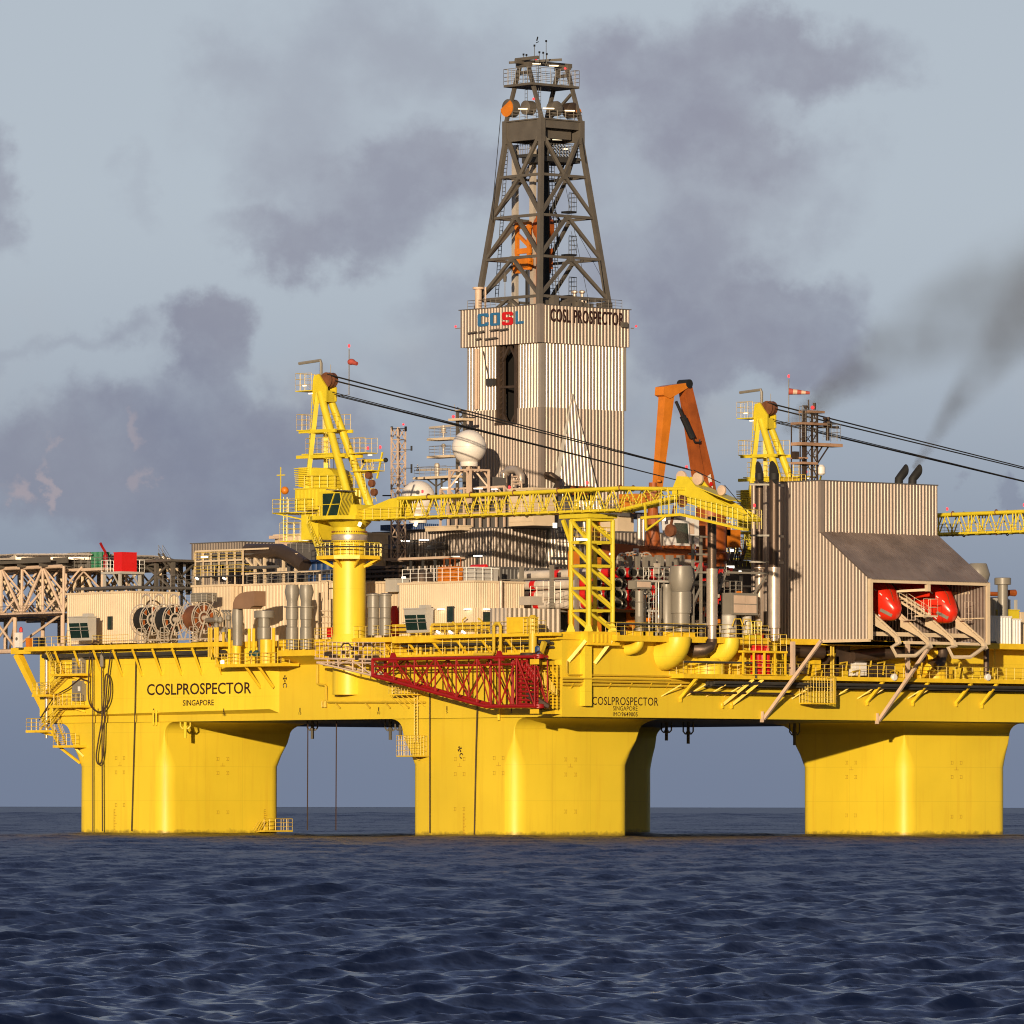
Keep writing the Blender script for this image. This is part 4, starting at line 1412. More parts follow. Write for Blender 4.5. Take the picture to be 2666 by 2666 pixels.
# the left side has a tall door slot: px positions give its edges
sy0, sy1 = U(K3(700, 300), x=LX0).y, U(K3(497, 300), x=LX0).y
sz0 = U(K3(590, 795), x=LX0).z
b = MB()
b.box(LX0 + 5, LX1, LY0, LY1, ZS, ZU0)
b.box(LX0, LX0 + 5, LY0, sy0, ZS, ZU0); b.box(LX0, LX0 + 5, sy1, LY1, ZS, ZU0)
b.corr((LX0, sy0), (LX0, LY0), ZS, ZU0, (-1, 0), 0.56, 0.10); b.corr((LX0, LY1), (LX0, sy1), ZS, ZU0, (-1, 0), 0.56, 0.10)
b.corr((LX0, LY0), (LX1, LY0), ZS, ZU0, (0, -1), 0.56, 0.10); b.corr((LX1, LY0), (LX1, LY1), ZS, ZU0, (1, 0), 0.56, 0.10)
b.beam((LX0, LY0, ZS), (LX0, LY0, ZU0), 0.6); b.beam((LX1, LY0, ZS), (LX1, LY0, ZU0), 0.5)
part('middle_cladding', b, 'bright_galvanised', t)
b = MB()
g = 0.14
b.box(LX0 + 5, LX1, LY0 - g, LY1 + g, DK, ZS - 0.003); b.box(LX0 - g, LX0 + 5, LY0 - g, sy0, DK, ZS - 0.003); b.box(LX0 - g, LX0 + 5, sy1, LY1 + g, DK, ZS - 0.003)
b.box(LX0 - g, LX0 + 5, sy0, sy1, DK, sz0)
b.corr((LX0 - g, sy0), (LX0 - g, LY0), DK, ZS, (-1, 0), 0.56, 0.10); b.corr((LX0 - g, LY1 + g), (LX0 - g, sy1), DK, ZS, (-1, 0), 0.56, 0.10)
b.corr((LX0 - g, sy1), (LX0 - g, sy0), DK, sz0, (-1, 0), 0.56, 0.10)
b.corr((LX0 - g, LY0 - g), (LX1, LY0 - g), DK, ZS, (0, -1), 0.56, 0.10)
b.beam((LX0 - g, LY0 - g, DK), (LX0 - g, LY0 - g, ZS), 0.6)
part('lower_cladding', b, 'galvanised', t)
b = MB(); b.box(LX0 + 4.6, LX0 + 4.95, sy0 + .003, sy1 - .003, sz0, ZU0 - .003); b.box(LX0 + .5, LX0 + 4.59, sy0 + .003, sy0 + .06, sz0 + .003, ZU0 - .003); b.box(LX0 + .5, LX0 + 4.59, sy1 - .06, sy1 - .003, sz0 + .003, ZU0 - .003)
part('slot_shade_lining', b, 'hollow_shade', t)  # back and side linings carry the slot's shade as near-black colour
b = MB()
e = 0.35
b.beam((LX0 + .1, sy0 + e, sz0), (LX0 + .1, sy0 + e, ZU0), 0.5); b.beam((LX0 + .3, sy1 - e, sz0), (LX0 + .3, sy1 - e, ZU0), 0.6)
ym = U(K3(555, 300), x=LX0).y
b.beam((LX0 + .3, ym, sz0), (LX0 + .3, ym, ZU0), 0.3); b.beam((LX0 + 1.6, sy0 + 1.1, sz0), (LX0 + 1.6, sy0 + 1.1, ZU0), 0.5)
b.beam((LX0 - .1, sy0, sz0 + .15), (LX0 - .1, sy1, sz0 + .15), 0.35)
b.beam((LX0 + .2, sy0, U(K3(600, 447), x=LX0).z), (LX0 + .2, sy1, U(K3(600, 447), x=LX0).z), 0.3)
for k in range(12):
    z = sz0 + 1 + k * (ZU0 - sz0 - 1.5) / 12
    b.beam((LX0 + .3, sy1 - e, z), (LX0 + .3, ym, z + 0.9), 0.12)
for s_ in ((sy0 + e, 1), (ym, -1)):
    b.beam((LX0 + .1, s_[0], ZU0 - 2.0), (LX0 + .1, s_[0] + 1.2 * s_[1], ZU0 - .2), 0.3); b.beam((LX0 + .1, s_[0], sz0 + 1.6), (LX0 + .1, s_[0] + 1.0 * s_[1], sz0 + .2), 0.3)
part('slot_frame', b, 'exhaust_brown', t)  # frame colour darkened for the shade in the slot
b = MB(); c = U(K3(572, 620), x=LX0 + 1.2); b.tube((c.x, c.y, c.z - 2), (c.x, c.y, c.z + 1.4), 0.32, n=10); b.tube((c.x, c.y, c.z - 5), (c.x, c.y, c.z - 2), 0.1, n=6)
part('hose', b, 'white_paint', t)
b = MB(); c = U(K3(450, 415), x=LX0 - .4); b.box(c.x - .3, LX0 - .16, c.y - 0.7, c.y + 0.6, c.z - 0.3, c.z + 0.6)
b.path([(c.x, c.y + .4, c.z + .6), (c.x, c.y + 1.0, c.z + 2.4), (c.x, c.y + 1.5, c.z + 4.2)], 0.06, 5); part('winch_bracket', b, 'dark_grey', t)
b = MB()
c0, c1 = U(K3(315, 100), x=LX0 - .5), U(K3(285, 655), x=LX0 - .5)
b.tube((LX0 - .5, c0.y, c0.z), (LX0 - .5, c0.y, c1.z), 0.22, n=8); b.tube((LX0 - .5, c0.y - .5, c0.z), (LX0 - .5, c0.y - .5, c1.z), 0.1, n=6)
part('standpipe', b, 'pinkish_buff', t)
xl_ = DX0 - 0.135
for ch, a, bb, mm in (('C', (188, 1592), (312, 1438), 'letter_blue'), ('O', (328, 1583), (440, 1430), 'letter_blue'), ('S', (462, 1578), (583, 1420), 'letter_red'), ('L', (612, 1562), (704, 1412), 'letter_blue')):
    p, q = U(K2(*a), x=xl_), U(K2(*bb), x=xl_)
    w_, h_ = p.y - q.y, q.z - p.z
    b = MB(); s_ = 0.27 * w_; dx = (-0.06, 0, 0)
    def Q(u0, v0, u1, v1):
        b.prism([(xl_, p.y - u0 * w_, p.z + v0 * h_), (xl_, p.y - u1 * w_, p.z + v0 * h_), (xl_, p.y - u1 * w_, p.z + v1 * h_), (xl_, p.y - u0 * w_, p.z + v1 * h_)], dx)
    def PP(pts):
        b.prism([(xl_, p.y - u * w_, p.z + v * h_) for u, v in pts], dx)
    if ch == 'L':
        PP([(0, 0), (1, 0), (1, .2), (.3, .2), (.3, 1), (0, 1)])
    elif ch == 'C':
        PP([(.12, 0), (.88, 0), (1, .1), (1, .3), (.7, .3), (.7, .2), (.3, .2), (.3, .8), (.7, .8), (.7, .7), (1, .7), (1, .9), (.88, 1), (.12, 1), (0, .9), (0, .1)])
    elif ch == 'O':
        PP([(.12, 0), (.88, 0), (1, .1), (1, .9), (.88, 1), (.5, 1), (.5, .82), (.72, .82), (.72, .18), (.28, .18), (.28, .82), (.498, .82), (.498, 1), (.12, 1), (0, .9), (0, .1)])
    else:
        PP([(.12, 0), (.88, 0), (1, .1), (1, .5), (.88, .6), (.32, .6), (.32, .8), (.7, .8), (.7, .7), (1, .7), (1, .9), (.88, 1), (.12, 1), (0, .9), (0, .5), (.12, .4), (.68, .4), (.68, .2), (.3, .2), (.3, .3), (0, .3), (0, .1)])
    part('logo_letter', b, mm, t)
text_px('name_lettering', 'COSL PROSPECTOR', K2(1000, 1532), K2(1815, 1436), 'R', DY0 - 0.2, 'letter_black', t, 0.06, 1.12, 0.012)
b = MB()
for px, py, w in ((130, 1660, 0.9), (235, 1650, 0.5), (380, 1630, 0.9), (480, 1625, 0.8), (200, 1730, 0.5), (340, 1725, 1.2)):
    c = U(K2(px, py), x=DX0 - .6); b.beam((DX0 - .7, c.y + w, c.z), (DX0 - .7, c.y - w, c.z + .1), 0.16); b.beam((DX0 - .7, c.y, c.z), (DX0, c.y, c.z), 0.12)
c = U(K2(1832, 1570), y=DY0 - .5); b.box(c.x - .35, c.x + .45, DY0 - .6, DY0 - .14, c.z - .32, c.z + .32)
part('lamp_bracket', b, 'derrick_grey', t)
b = MB()
for px, py in ((1930, 1610), ):
    c = U(K2(px, py), y=DY0 - .3); b.beam((DX1, DY0 - .3, c.z), (c.x, DY0 - .3, c.z), 0.12)
c = U((1183, 855), x=DX0 - .2); b.beam((DX0, DY1, c.z), (DX0, c.y, c.z), 0.1)
part('lamp_arm', b, 'rail_grey', t)
b = MB()
b.sphere((DX0, c.y, c.z + .25), .15, 8, 6); c = U(K2(1958, 1603), y=DY0 - .3); b.sphere((c.x, c.y, c.z + .2), .15, 8, 6)
part('warning_lamp', b, 'lamp_red', t)
fin(t)

# sloping V-door cover
yF = LY0 - 0.4
apx = U(K3(1247, 512), y=yF)
bl, br = U(K3(1050, 1400), y=yF - 1.0), U(K3(1424, 1400), y=yF - 1.0)
zb = 33.0
k_ = (apx.z - zb) / (apx.z - bl.z)
t = thing('ramp_cover', 'pointed silver ribbed cover leaning against the right side of the tower house', 'ramp cover')
hw = (br.x - bl.x) / 2 * k_
cx = (bl.x + br.x) / 2; apx.x = cx
out = 1.9
b = MB()
n = 22
vs, fs = [], []
for i in range(n * 4 + 1):
    fr = (i // 4 + (0, .34, .5, .84)[i % 4]) / n; u = -1 + 2 * fr
    o = 0.11 if i % 4 in (2, 3) else 0.0
    x_ = cx + hw * u
    tt = 1 - abs(u)
    # side height limited by the triangle
    top = (x_, yF - out * (1 - tt) * 0.98 - o - .05, zb + (apx.z - zb) * tt)
    vs += [(x_, yF - out - o, zb), top]
for i in range(n * 4):
    fs.append((2 * i, 2 * i + 2, 2 * i + 3, 2 * i + 1))
b.add(vs, fs)
part('cladding', b, 'bright_galvanised', t, 25)
b = MB()
b.prism([(cx - hw, yF, zb), (cx - hw, yF - out + .1, zb), (apx.x, yF, apx.z - .1)], (0.05, 0, 0)); b.prism([(cx + hw, yF, zb), (cx + hw, yF - out + .1, zb), (apx.x, yF, apx.z - .1)], (-0.05, 0, 0))
b.beam((cx - hw, yF - out, zb), (apx.x, yF - .1, apx.z), 0.12); b.beam((cx + hw, yF - out, zb), (apx.x, yF - .1, apx.z), 0.12)
part('side_panel', b, 'light_grey', t)
b = MB(); p, q = U(K3(1155, 1350), y=yF - 1.9), U(K3(1380, 1470), y=yF - 1.9)
b.box(p.x, q.x, yF - out - .25, yF - out + .8, q.z, p.z); part('opening', b, 'hollow_shade', t)
b = MB()
for px in (1195, 1265, 1320):
    c = U(K3(px, 1395), y=yF - out - .4); b.lathe((c.x, c.y, c.z), [(0.35, 0), (0.55, 0.05), (0.55, 0.3), (0.35, 0.35)], (0, -1, 0), 14)
part('sheave', b, 'rusty_orange', t)
fin(t)

# curved steel ducts against the tower house
t = thing('bent_duct', 'bare steel pipe bent over like a staple at the foot of the tower house', 'duct')
p0, p1 = U(C2(1490, 1400), x=31), U(C2(1490, 1090), x=31); p3 = U(C2(1780, 1150), x=31); p4 = U(C2(1780, 1280), x=31)
b = MB(); pm = U(C2(1570, 1045), x=31); pm2 = U(C2(1700, 1045), x=31)
b.path([(31, p0.y, p0.z - 4), p1, (31, pm.y + .25, pm.z - .3), pm, pm2, (31, pm2.y - .4, pm2.z - .25), p3, p4], 0.5, 14); part('pipe', b, 'bare_steel', t)
b = MB()
for px in (1630, 1790):
    c = U(C2(px, 1280), x=30.3); b.tube((30.3, c.y, p0.z - 4), (30.3, c.y, U(C2(px, 1120 if px < 1700 else 1280), x=30.3).z), 0.1, n=6)
for py in (1165, 1240, 1290):
    p, q = U(C2(1630, py), x=30.3), U(C2(1790 if py > 1250 else 1730, py), x=30.3); b.tube(p, (30.3, q.y, p.z), 0.1, n=6)
b.tube(U(C2(1720, 1180), x=30.3), U(C2(1795, 1285), x=30.3), 0.1, n=6)
part('frame', b, 'pinkish_buff', t)
fin(t)
b = MB(); p = U(K3(985, 1290), y=LY0 - 1); q = U(K3(1045, 1380), y=LY0 - 3)
b.path([(p.x, LY0, p.z + .5), (p.x, LY0 - 1.3, p.z + .4), (p.x + .6, LY0 - 2.2, p.z - .3), q, q - Z * 4], [0.45, 0.5, 0.5, 0.42, 0.42], 12)
solo('vent_pipe', b, 'exhaust_brown', 'brown bent vent pipe at the foot of the silver pointed cover', 'vent pipe')

# ---------------------------------------------------------------- derrick
t = thing('derrick', 'tall grey lattice drilling derrick standing on the tower house', 'derrick')
CX, CY = 40.55, 48.85
zlv = [ZU1 - 0.4] + [U(K2(0, 0), x=0).z * 0 + z for z in (67.9, 73.0, 78.3, 83.5, 88.9)]
hb, ht, zt0, zt1 = 5.8, 3.3, zlv[1], zlv[-1]


def hz(z):
    return hb + (ht - hb) * (z - zt0) / (zt1 - zt0)


def corner(k, z):
    h = hz(z); sx, sy = ((-1, -1), (1, -1), (1, 1), (-1, 1))[k]
    return V((CX + sx * h, CY + sy * h, z))


for k in range(4):
    b = MB(); taper(b, corner(k, zlv[0]), corner(k, zt1), 0.62, 0.62, 0.55, 0.55, V((1, 0, 0))); part('leg', b, 'derrick_grey', t)
b = MB()
for z in zlv[1:5]:
    for k in range(4):
        b.beam(corner(k, z), corner((k + 1) % 4, z), 0.34)
part('girt', b, 'derrick_grey', t)
b = MB()
for i in range(1, 5):
    zl, zh = zlv[i], zlv[i + 1]
    for k in range(4):
        A, B, Cc, D = corner(k, zl), corner((k + 1) % 4, zl), corner(k, zh), corner((k + 1) % 4, zh)
        if i < 4:
            m_ = (Cc + D) / 2; b.beam(m_, A, 0.38); b.beam(m_, B, 0.38)
            b.beam(m_ - Z * .5, m_ + Z * .2, 0.55)
        else:
            m_ = (A + B) / 2; b.beam(m_, Cc, 0.42); b.beam(m_, D, 0.42)
for k in range(4):
    m_ = (corner(k, zlv[1]) + corner((k + 1) % 4, zlv[1])) / 2
    b.beam(m_, corner(k, zlv[0] - 2), 0.36); b.beam(m_, corner((k + 1) % 4, zlv[0] - 2), 0.36)
part('brace', b, 'derrick_grey', t)
# crown: deep girders, sheaves, upper frames
b = MB()
zc0, zc1 = zt1 - 0.9, U(K1(650, 985), x=CX - ht).z
hc = ht + 0.05
for k in range(4):
    sx, sy = ((-1, -1), (1, -1), (1, 1), (-1, 1))[k]; tx, ty = ((-1, -1), (1, -1), (1, 1), (-1, 1))[(k + 1) % 4]
    A, B = V((CX + sx * hc, CY + sy * hc, (zc0 + zc1) / 2)), V((CX + tx * hc, CY + ty * hc, (zc0 + zc1) / 2))
    low = 0.75 if k == 0 else 0
    b.beam(A + Z * low, B + Z * low, 0.35, (zc1 - zc0) - 2 * low)
    b.beam(A + Z * (zc1 - zc0) / 2, B + Z * (zc1 - zc0) / 2, 0.8, 0.16)
    b.beam(V((A.x, A.y, zc0 - .3)), V((A.x, A.y, zc1 + .1)), 0.75)
b.box(CX - hc, CX + hc, CY - hc, CY + hc, zc1 - .1, zc1 - .02)
b.box(CX - 2.6, CX + 2.6, CY - 2.4, CY + 2.4, zc0 + .3, zc1 - .3)
part('crown_girder', b, 'derrick_grey', t)
b = MB(); e_ = hc + .12
b.rail([(CX - e_, CY + e_, zc1 + .1), (CX - e_, CY - e_, zc1 + .1), (CX + e_, CY - e_, zc1 + .1), (CX + e_, CY + e_, zc1 + .1)], 1.1, 1.3, 0.05)
part('crown_railing', b, 'rail_grey', t)
for px, py, r_, m_, l_ in ((325, 865, 100, 'orange', 1), (520, 860, 80, 'exhaust_brown', 0), (860, 870, 85, 'exhaust_brown', 0), (1040, 890, 90, 'exhaust_brown', 1)):
    pl_ = {'x': CX - ht + 0.2} if px < 600 else {'y': CY - ht + .6}
    c = U(K1(px, py), **pl_)
    b = MB(); R_ = r_ / 4.293 * (c - CAM).dot(_f) / FPX
    if px < 600: b.lathe((c.x - .35, c.y, c.z), [(R_ - .15, 0), (R_, .08), (R_, 1.25), (R_ - .1, 1.3)], (1, 0, 0), 24)
    else: b.lathe((c.x, c.y - .1, c.z), [(R_ - .15, 0), (R_, .08), (R_, 1.1), (R_ - .1, 1.2)], (0, 1, 0), 24)
    s_ = part('crown_sheave', b, 'derrick_grey' if px < 1000 else 'exhaust_brown', t)
    if l_:
        b = MB()
        if px < 600:
            b.prism([(c.x - .36, c.y + R_ * math.cos(a), c.z + R_ * math.sin(a)) for a in [math.radians(125 + 230 * i / 12) for i in range(13)]] , (-.1, 0, 0))
        else:
            b.lathe((c.x + R_ * .78, c.y - .12, c.z - .1), [(R_ * .4, 0), (R_ * .4, .1)], (0, -1, 0), 14)
        part('sheave_guard', b, 'orange', s_)
b = MB()
for px0, px1, py, pl_ in ((430, 525, 872, {'x': CX - hc - .4}), (705, 825, 868, {'y': CY - hc - .4}), (950, 1055, 893, {'y': CY - hc - .4}), (570, 672, 368, {'y': CY - .5}), (775, 872, 390, {'y': CY - .5}),
                          (720, 783, 1203, {'y': CY - 1.5}), (812, 912, 1215, {'y': CY - 1.5}), (938, 975, 1321, {'y': CY - 1.5})):
    p, q = U(K1(px0, py), **pl_), U(K1(px1, py + 2), **pl_)
    b.beam(p, q, 0.12, 0.15)
part('tube_lamp', b, 'lamp_warm', t)
# upper A-frames and top beam
zap, zpl = U(K1(450, 385), x=CX - ht).z, U(K1(670, 575), x=CX - ht).z
b = MB()
for sx in (-1, 1):
    X = CX + sx * ht
    for sy in (-1, 1):
        b.beam((X, CY + sy * (ht + .1), zc1), (X, CY + sy * 0.75, zap), 0.42)
    b.beam((X, CY - 1.2, zap - 1.0), (X, CY + 1.2, zap - 1.0), 0.4); b.beam((X, CY - 1.3, zap), (X, CY + 1.3, zap), 0.55)
    if sx > 0: b.beam((X, CY - 1.6, zpl - 1), (X, CY + 3.0, zc1 + .4), 0.3)
b.beam((CX - ht - 1.4, CY, zap + .35), (CX + ht + 1.4, CY, zap + .35), 0.5, 0.55)
b.beam((CX - ht - .6, CY + .9, zap + .65), (CX - ht - .6, CY - 3.4, zap + .65), 0.35, 0.4)
b.beam((CX - ht - 1.2, CY + 1.5, zap + .3), (CX + 1.5, CY - 1.8, zap + .85), 0.3)
part('top_frame', b, 'derrick_grey', t)
b = MB()
e_ = 4.2
b.box(CX - ht - .9, CX + ht + .7, CY - 2.4, CY + 2.9, zpl - .3, zpl)
part('upper_platform', b, 'derrick_grey', t)
b = MB(); b.rail([(CX - ht - .9, CY + 2.9, zpl), (CX - ht - .9, CY - 2.4, zpl), (CX + ht + .7, CY - 2.4, zpl), (CX + ht + .7, CY + 2.9, zpl)], 2.0, 0.8, 0.05, 4, True)
part('upper_railing', b, 'rail_grey', t)
b = MB()
for px in (515, 640, 665):
    c = U(K1(px, 700), x=CX - 2); b.ladder((CX - 2, c.y, zc1), (CX - 2, c.y, zap), 0.45, 0.04, (0, 1, 0), .5)
for px, yt in ((485, 255), (518, 260), (607, 155), (662, 230), (705, 235), (738, 105), (745, 250)):
    c = U(K1(px, yt), x=CX - 2); c0 = U(K1(px, 370), x=CX - 2)
    b.tube(c0, (c0.x, c0.y, c.z), 0.05, n=4)
    b.box(c0.x - .08, c0.x + .08, c0.y - .1, c0.y + .1, c.z - .25, c.z)
c = U(K1(625, 135), x=CX - 2); b.beam(c, c + V((0, -.5, .1)), .08); c = U(K1(633, 95), x=CX - 2); b.beam(c - Z * .2, c + V((0, -.2, .3)), .12)
part('antenna', b, 'wire_black', t)
b = MB()
for px, py, pl_ in ((625, 315, {'x': CX - ht}), (950, 425, {'y': CY - 1}), (597, 762, {'x': CX - ht - .3})):
    c = U(K1(px, py), **pl_); b.sphere(c, .16, 8, 6)
part('warning_lamp', b, 'lamp_red', t)
# inside: guide rails, ladders, fingerboard
b = MB()
for px, xx in ((392, CX), (590, CX)):
    c = U(K1(px, 1500), x=xx)
    b.beam((xx, c.y, zlv[0] - 2), (xx, c.y, zc0), 0.8, 0.5)
part('guide_rail', b, 'pale_steel', t)
b = MB()
c = U(K1(720, 1600), y=CY - 1)
b.beam((c.x - .3, CY - 1.5, zlv[0]), (c.x - .3, CY - 1.5, zc0), 0.7)
for px in (750, 785, 815):
    c = U(K1(px, 1700), y=CY); b.ladder((c.x + .9, CY, zlv[0]), (c.x - .2, CY, zc0), 0.5, 0.05, (1, 0, 0), .45)
for px in (1185, 1225):
    p, q = U(K2(px + 5, 1250), y=CY), U(K2(px - 60, 120), y=CY)
p, q = U(K2(400, 1260), x=CX + 3), U(K2(485, 0), x=CX + 3); b.ladder(p, q + (q - p) * .35, 0.6, 0.06, (0, 1, 0), .5)
part('ladder', b, 'wire_black', t)
b = MB()
p, q = U(K1(700, 1400), y=CY - 1.5), U(K1(1060, 1415), y=CY - 1.5)
b.box(p.x, q.x, CY - 2.5, CY + 2.5, p.z - .7, p.z); b.rail([(p.x, CY - 2.5, p.z), (q.x, CY - 2.5, p.z), (q.x, CY + 2.5, p.z)], 1.6, .5, .06, 4)
for k in range(9):
    b.beam((p.x + k * .55, CY - 2.6, p.z), (p.x + k * .55, CY + .5, p.z + 2.6), .1)
p2, q2 = U(K1(420, 1385), x=CX - 1), U(K1(560, 1385), x=CX - 1)
b.box(CX - 1, CX + 1, q2.y, p2.y, p2.z - .4, p2.z); b.rail([(CX - 1, p2.y, p2.z), (CX - 1, q2.y, p2.z)], 2.4, .5, .06, 4)
b.beam((q.x - 1, CY, p.z - .5), (CX + hz(p.z), CY - hz(p.z), p.z - .3), .25); b.beam((q.x - .5, CY, p.z - .6), (q.x - 2, CY, p.z - 3.5), .2)
part('fingerboard', b, 'dark_grey', t)
b = MB()
for px, py, hh in ((1190, 150, 150), (1190, 640, 140), (1190, 1150, 90)):
    p = U(K2(px - 40, py + hh), y=CY + 1); q = U(K2(px + 45, py + hh), y=CY + 1)
    b.box(p.x, q.x, CY, CY + 1.5, p.z - .25, p.z); b.rail([(p.x, CY, p.z), (q.x, CY, p.z), (q.x, CY + 1.5, p.z)], 2.3, .5, .05, 4)
part('landing', b, 'wire_black', t)
b = MB()
p, q = corner(1, zlv[-1]), V((DX1 - 1, DY0 + 1, ZU1))
b.tube(U(K1(1100, 940), y=CY - ht), U(K1(1185, 1480), y=CY - ht - .8), .06, n=4); b.tube(U(K1(235, 900), x=CX - ht), U(K2(340, 400), x=CX - hb), .05, n=4)
for a, bb in (((1165, 0), (1420, 1270)), ((1230, 520), (1300, 800)), ((1310, 550), (1640, 1170))):
    b.tube(U(K2(*a), y=CY - 4), U(K2(*bb), y=CY - 5), .03, n=4)
b.tube(U(K2(1560, 850), y=CY - 5.5), U(K2(1620, 1290), y=CY - 5.9), .06, n=4)
part('guy_wire', b, 'wire_black', t)
fin(t)

# travelling block and top drive
t = thing('top_drive', 'orange hoisting block and top drive hanging inside the derrick', 'top drive')
b = MB()
yq = lambda px, X: U(K2(px, 600), x=X).y
zq = lambda py: U(K2(700, py), x=CX - 1).z
X_ = CX - 1
for px in (630, 760):
    b.beam((X_, yq(px, X_), zq(960)), (X_, yq(px, X_), zq(420)), 0.42)
for py in (440, 480, 730, 760, 850, 940):
    b.beam((X_, yq(610, X_), zq(py)), (X_, yq(780, X_), zq(py)), 0.34)
b.beam((X_, yq(640, X_), zq(560)), (X_, yq(770, X_), zq(700)), 0.4)
b.box(X_ - .4, X_ + .6, yq(770, X_), yq(610, X_), zq(930), zq(830)); b.box(X_ - .3, X_ + .5, yq(650, X_), yq(600, X_), zq(990), zq(900))
part('guide_dolly', b, 'orange', t)
b = MB(); c = U(K2(915, 480), x=CX); R_ = 1.55
b.lathe((CX - .5, c.y, c.z), [(R_ * .8, 0), (R_, .1), (R_, 1.1), (R_ * .8, 1.2)], (1, 0, 0), 22)
b.prism([(CX - .7, c.y + .5, c.z + 1.6), (CX - .7, c.y - .3, c.z + 1.6), (CX - .7, c.y - .3, c.z - 6), (CX - .7, c.y + .5, c.z - 6)], (.3, 0, 0))
part('travelling_block', b, 'rusty_orange', t)
b = MB()
for px, a, bb in ((870, 700, 1330), (910, 620, 1330), (1010, 730, 960), (900, 1000, 1330)):
    b.beam((CX + .4, yq(px, CX + .4), zq(bb)), (CX + .4, yq(px, CX + .4), zq(a)), 0.3 if px > 950 else 0.5)
b.box(CX, CX + 1.2, yq(930, CX), yq(860, CX), zq(1000), zq(780)); b.tube((CX + .5, yq(890, CX), zq(1330)), (CX + .5, yq(890, CX), zq(700)), 0.45, n=10)
part('top_drive_body', b, 'rusty_orange', t)
b = MB()
for px in (730, 750):
    b.tube((X_, yq(px, X_), zlv[0] - 1), (X_, yq(px, X_), zq(960)), .12, n=6)
b.path([(X_ + 1, yq(985, X_), zq(330)), (X_ + 1, yq(1040, X_), zq(440)), (X_ + 1, yq(1010, X_), zq(560)), (X_ + 1, yq(1020, X_), zq(720))], .16, 6)
part('hose', b, 'wire_black', t)
fin(t)
# vents on the tower house roof
t = thing('roof_vents', 'pair of small silver capped vents behind the lettered band, right of the derrick leg', 'vents')
for px in (1268, 1353):
    c = U(K2(px, 1350), y=CY - 5.5); zt = U(K2(px, 1180), y=CY - 5.5).z
    b = MB(); b.lathe((c.x, c.y, ZU1), [(.2, 0), (.2, zt - ZU1 - .5), (.42, zt - ZU1 - .35), (.42, zt - ZU1 - .15), (.1, zt - ZU1)], n=10); b.tube((c.x + .7, c.y, ZU1), (c.x + .7, c.y, zt - 1), .1, n=6); b.beam((c.x, c.y, zt - 1.2), (c.x + .7, c.y, zt - 1.2), .12)
    part('vent', b, 'bare_steel', t)
fin(t)
t = thing('roof_pipe', 'short pinkish pipe standing at the left edge of the lettered band roof', 'pipe')
c = U(K2(195, 1400), x=DX0 + .6); zt = U(K2(195, 1150), x=DX0 + .6).z
b = MB(); b.lathe((c.x, c.y, ZU1), [(.45, 0), (.45, zt - ZU1 - .3), (.75, zt - ZU1 - .25), (.75, zt - ZU1)], n=12); part('shaft', b, 'pinkish_buff', t)
b = MB(); b.tube((c.x + .4, c.y - .9, ZU1), (c.x + .4, c.y - .9, zt), .12, n=6); part('side_pipe', b, 'pinkish_buff', t)
fin(t)
t = thing('roof_clutter', 'low dark winches and steelwork on the tower house roof between the derrick legs', 'winches')
b = MB()
for k in range(14):
    x_ = CX - 5 + 10 * rnd.random(); y_ = CY - 6.5 + 4 * rnd.random(); s_ = .3 + .5 * rnd.random()
    b.box(x_ - s_, x_ + s_, y_ - s_, y_ + s_, ZU1, ZU1 + .5 + rnd.random() * .9)
b.rail([(DX0 + .3, DY1 - 1, ZU1), (DX0 + .3, CY + 1, ZU1)], 1.1, 1.2, .05); b.rail([(CX + 1, DY0 + .3, ZU1), (DX1 - 1, DY0 + .3, ZU1)], 1.1, 1.2, .05)
c = U(K2(492, 1300), x=DX0 + 2); b.tube((c.x, c.y, ZU1), (c.x, c.y, c.z + 2.6), .06, n=4); b.lathe((c.x, c.y, c.z + 2.4), [(.2, 0), (.24, .6), (.1, 1.2)], n=8)
part('winch', b, 'derrick_grey', t)
fin(t)

# ---------------------------------------------------------------- buildings in the middle, left of and below the tower house
bE = pbox(M3, 285, 1482, 1765, 548, 1100, 24.0)
t = deckhouse('substructure_building', 'dark grey ribbed building below the boom at the foot of the tower house', 'building', (24.0, 33.0, bE[2], bE[3], DK, bE[5]), 'dark_shaded_galvanised', 0.56, 0.1, roof=.15, roofm='wall_grey')  # shade from boom and crane sits in the dark wall colour
b = MB()
for px, py, w in ((598, 690, 45), (788, 680, 48), (1105, 848, 40), (1330, 840, 42)):
    p, q = U(M3(px - w, py), x=23.3), U(M3(px + w, py), x=23.3); b.beam(p, q, .1, .17)
part('tube_lamp', b, 'lamp_white', t)
b = MB()
for px, py, pw in ((690, 684, 150), (1320, 832, 85)):
    p, q = U(M3(px - pw, py), x=23.6), U(M3(px + pw, py - 4), x=23.6); b.beam(p, q, .14)
    b.beam((23.6, (p.y + q.y) / 2, p.z), (23.6, (p.y + q.y) / 2, p.z - 4.5), .14)
part('lamp_bracket', b, 'dark_grey', t)
b = MB()
for px in (460, 905):
    p, q = U(M3(px - 65, 730), x=23), U(M3(px + 72, 775), x=23)
    b.prism([(22.2, 0, q.z), (23.8, 0, q.z), (23.8, 0, p.z), (22.9, 0, p.z)], (0, p.y - q.y, 0)) if False else b.prism([(22.0, q.y, q.z), (23.83, q.y, q.z), (23.83, q.y, p.z), (22.9, q.y, p.z)], (0, p.y - q.y, 0))
part('air_hood', b, 'dark_grey', t)
fin(t)
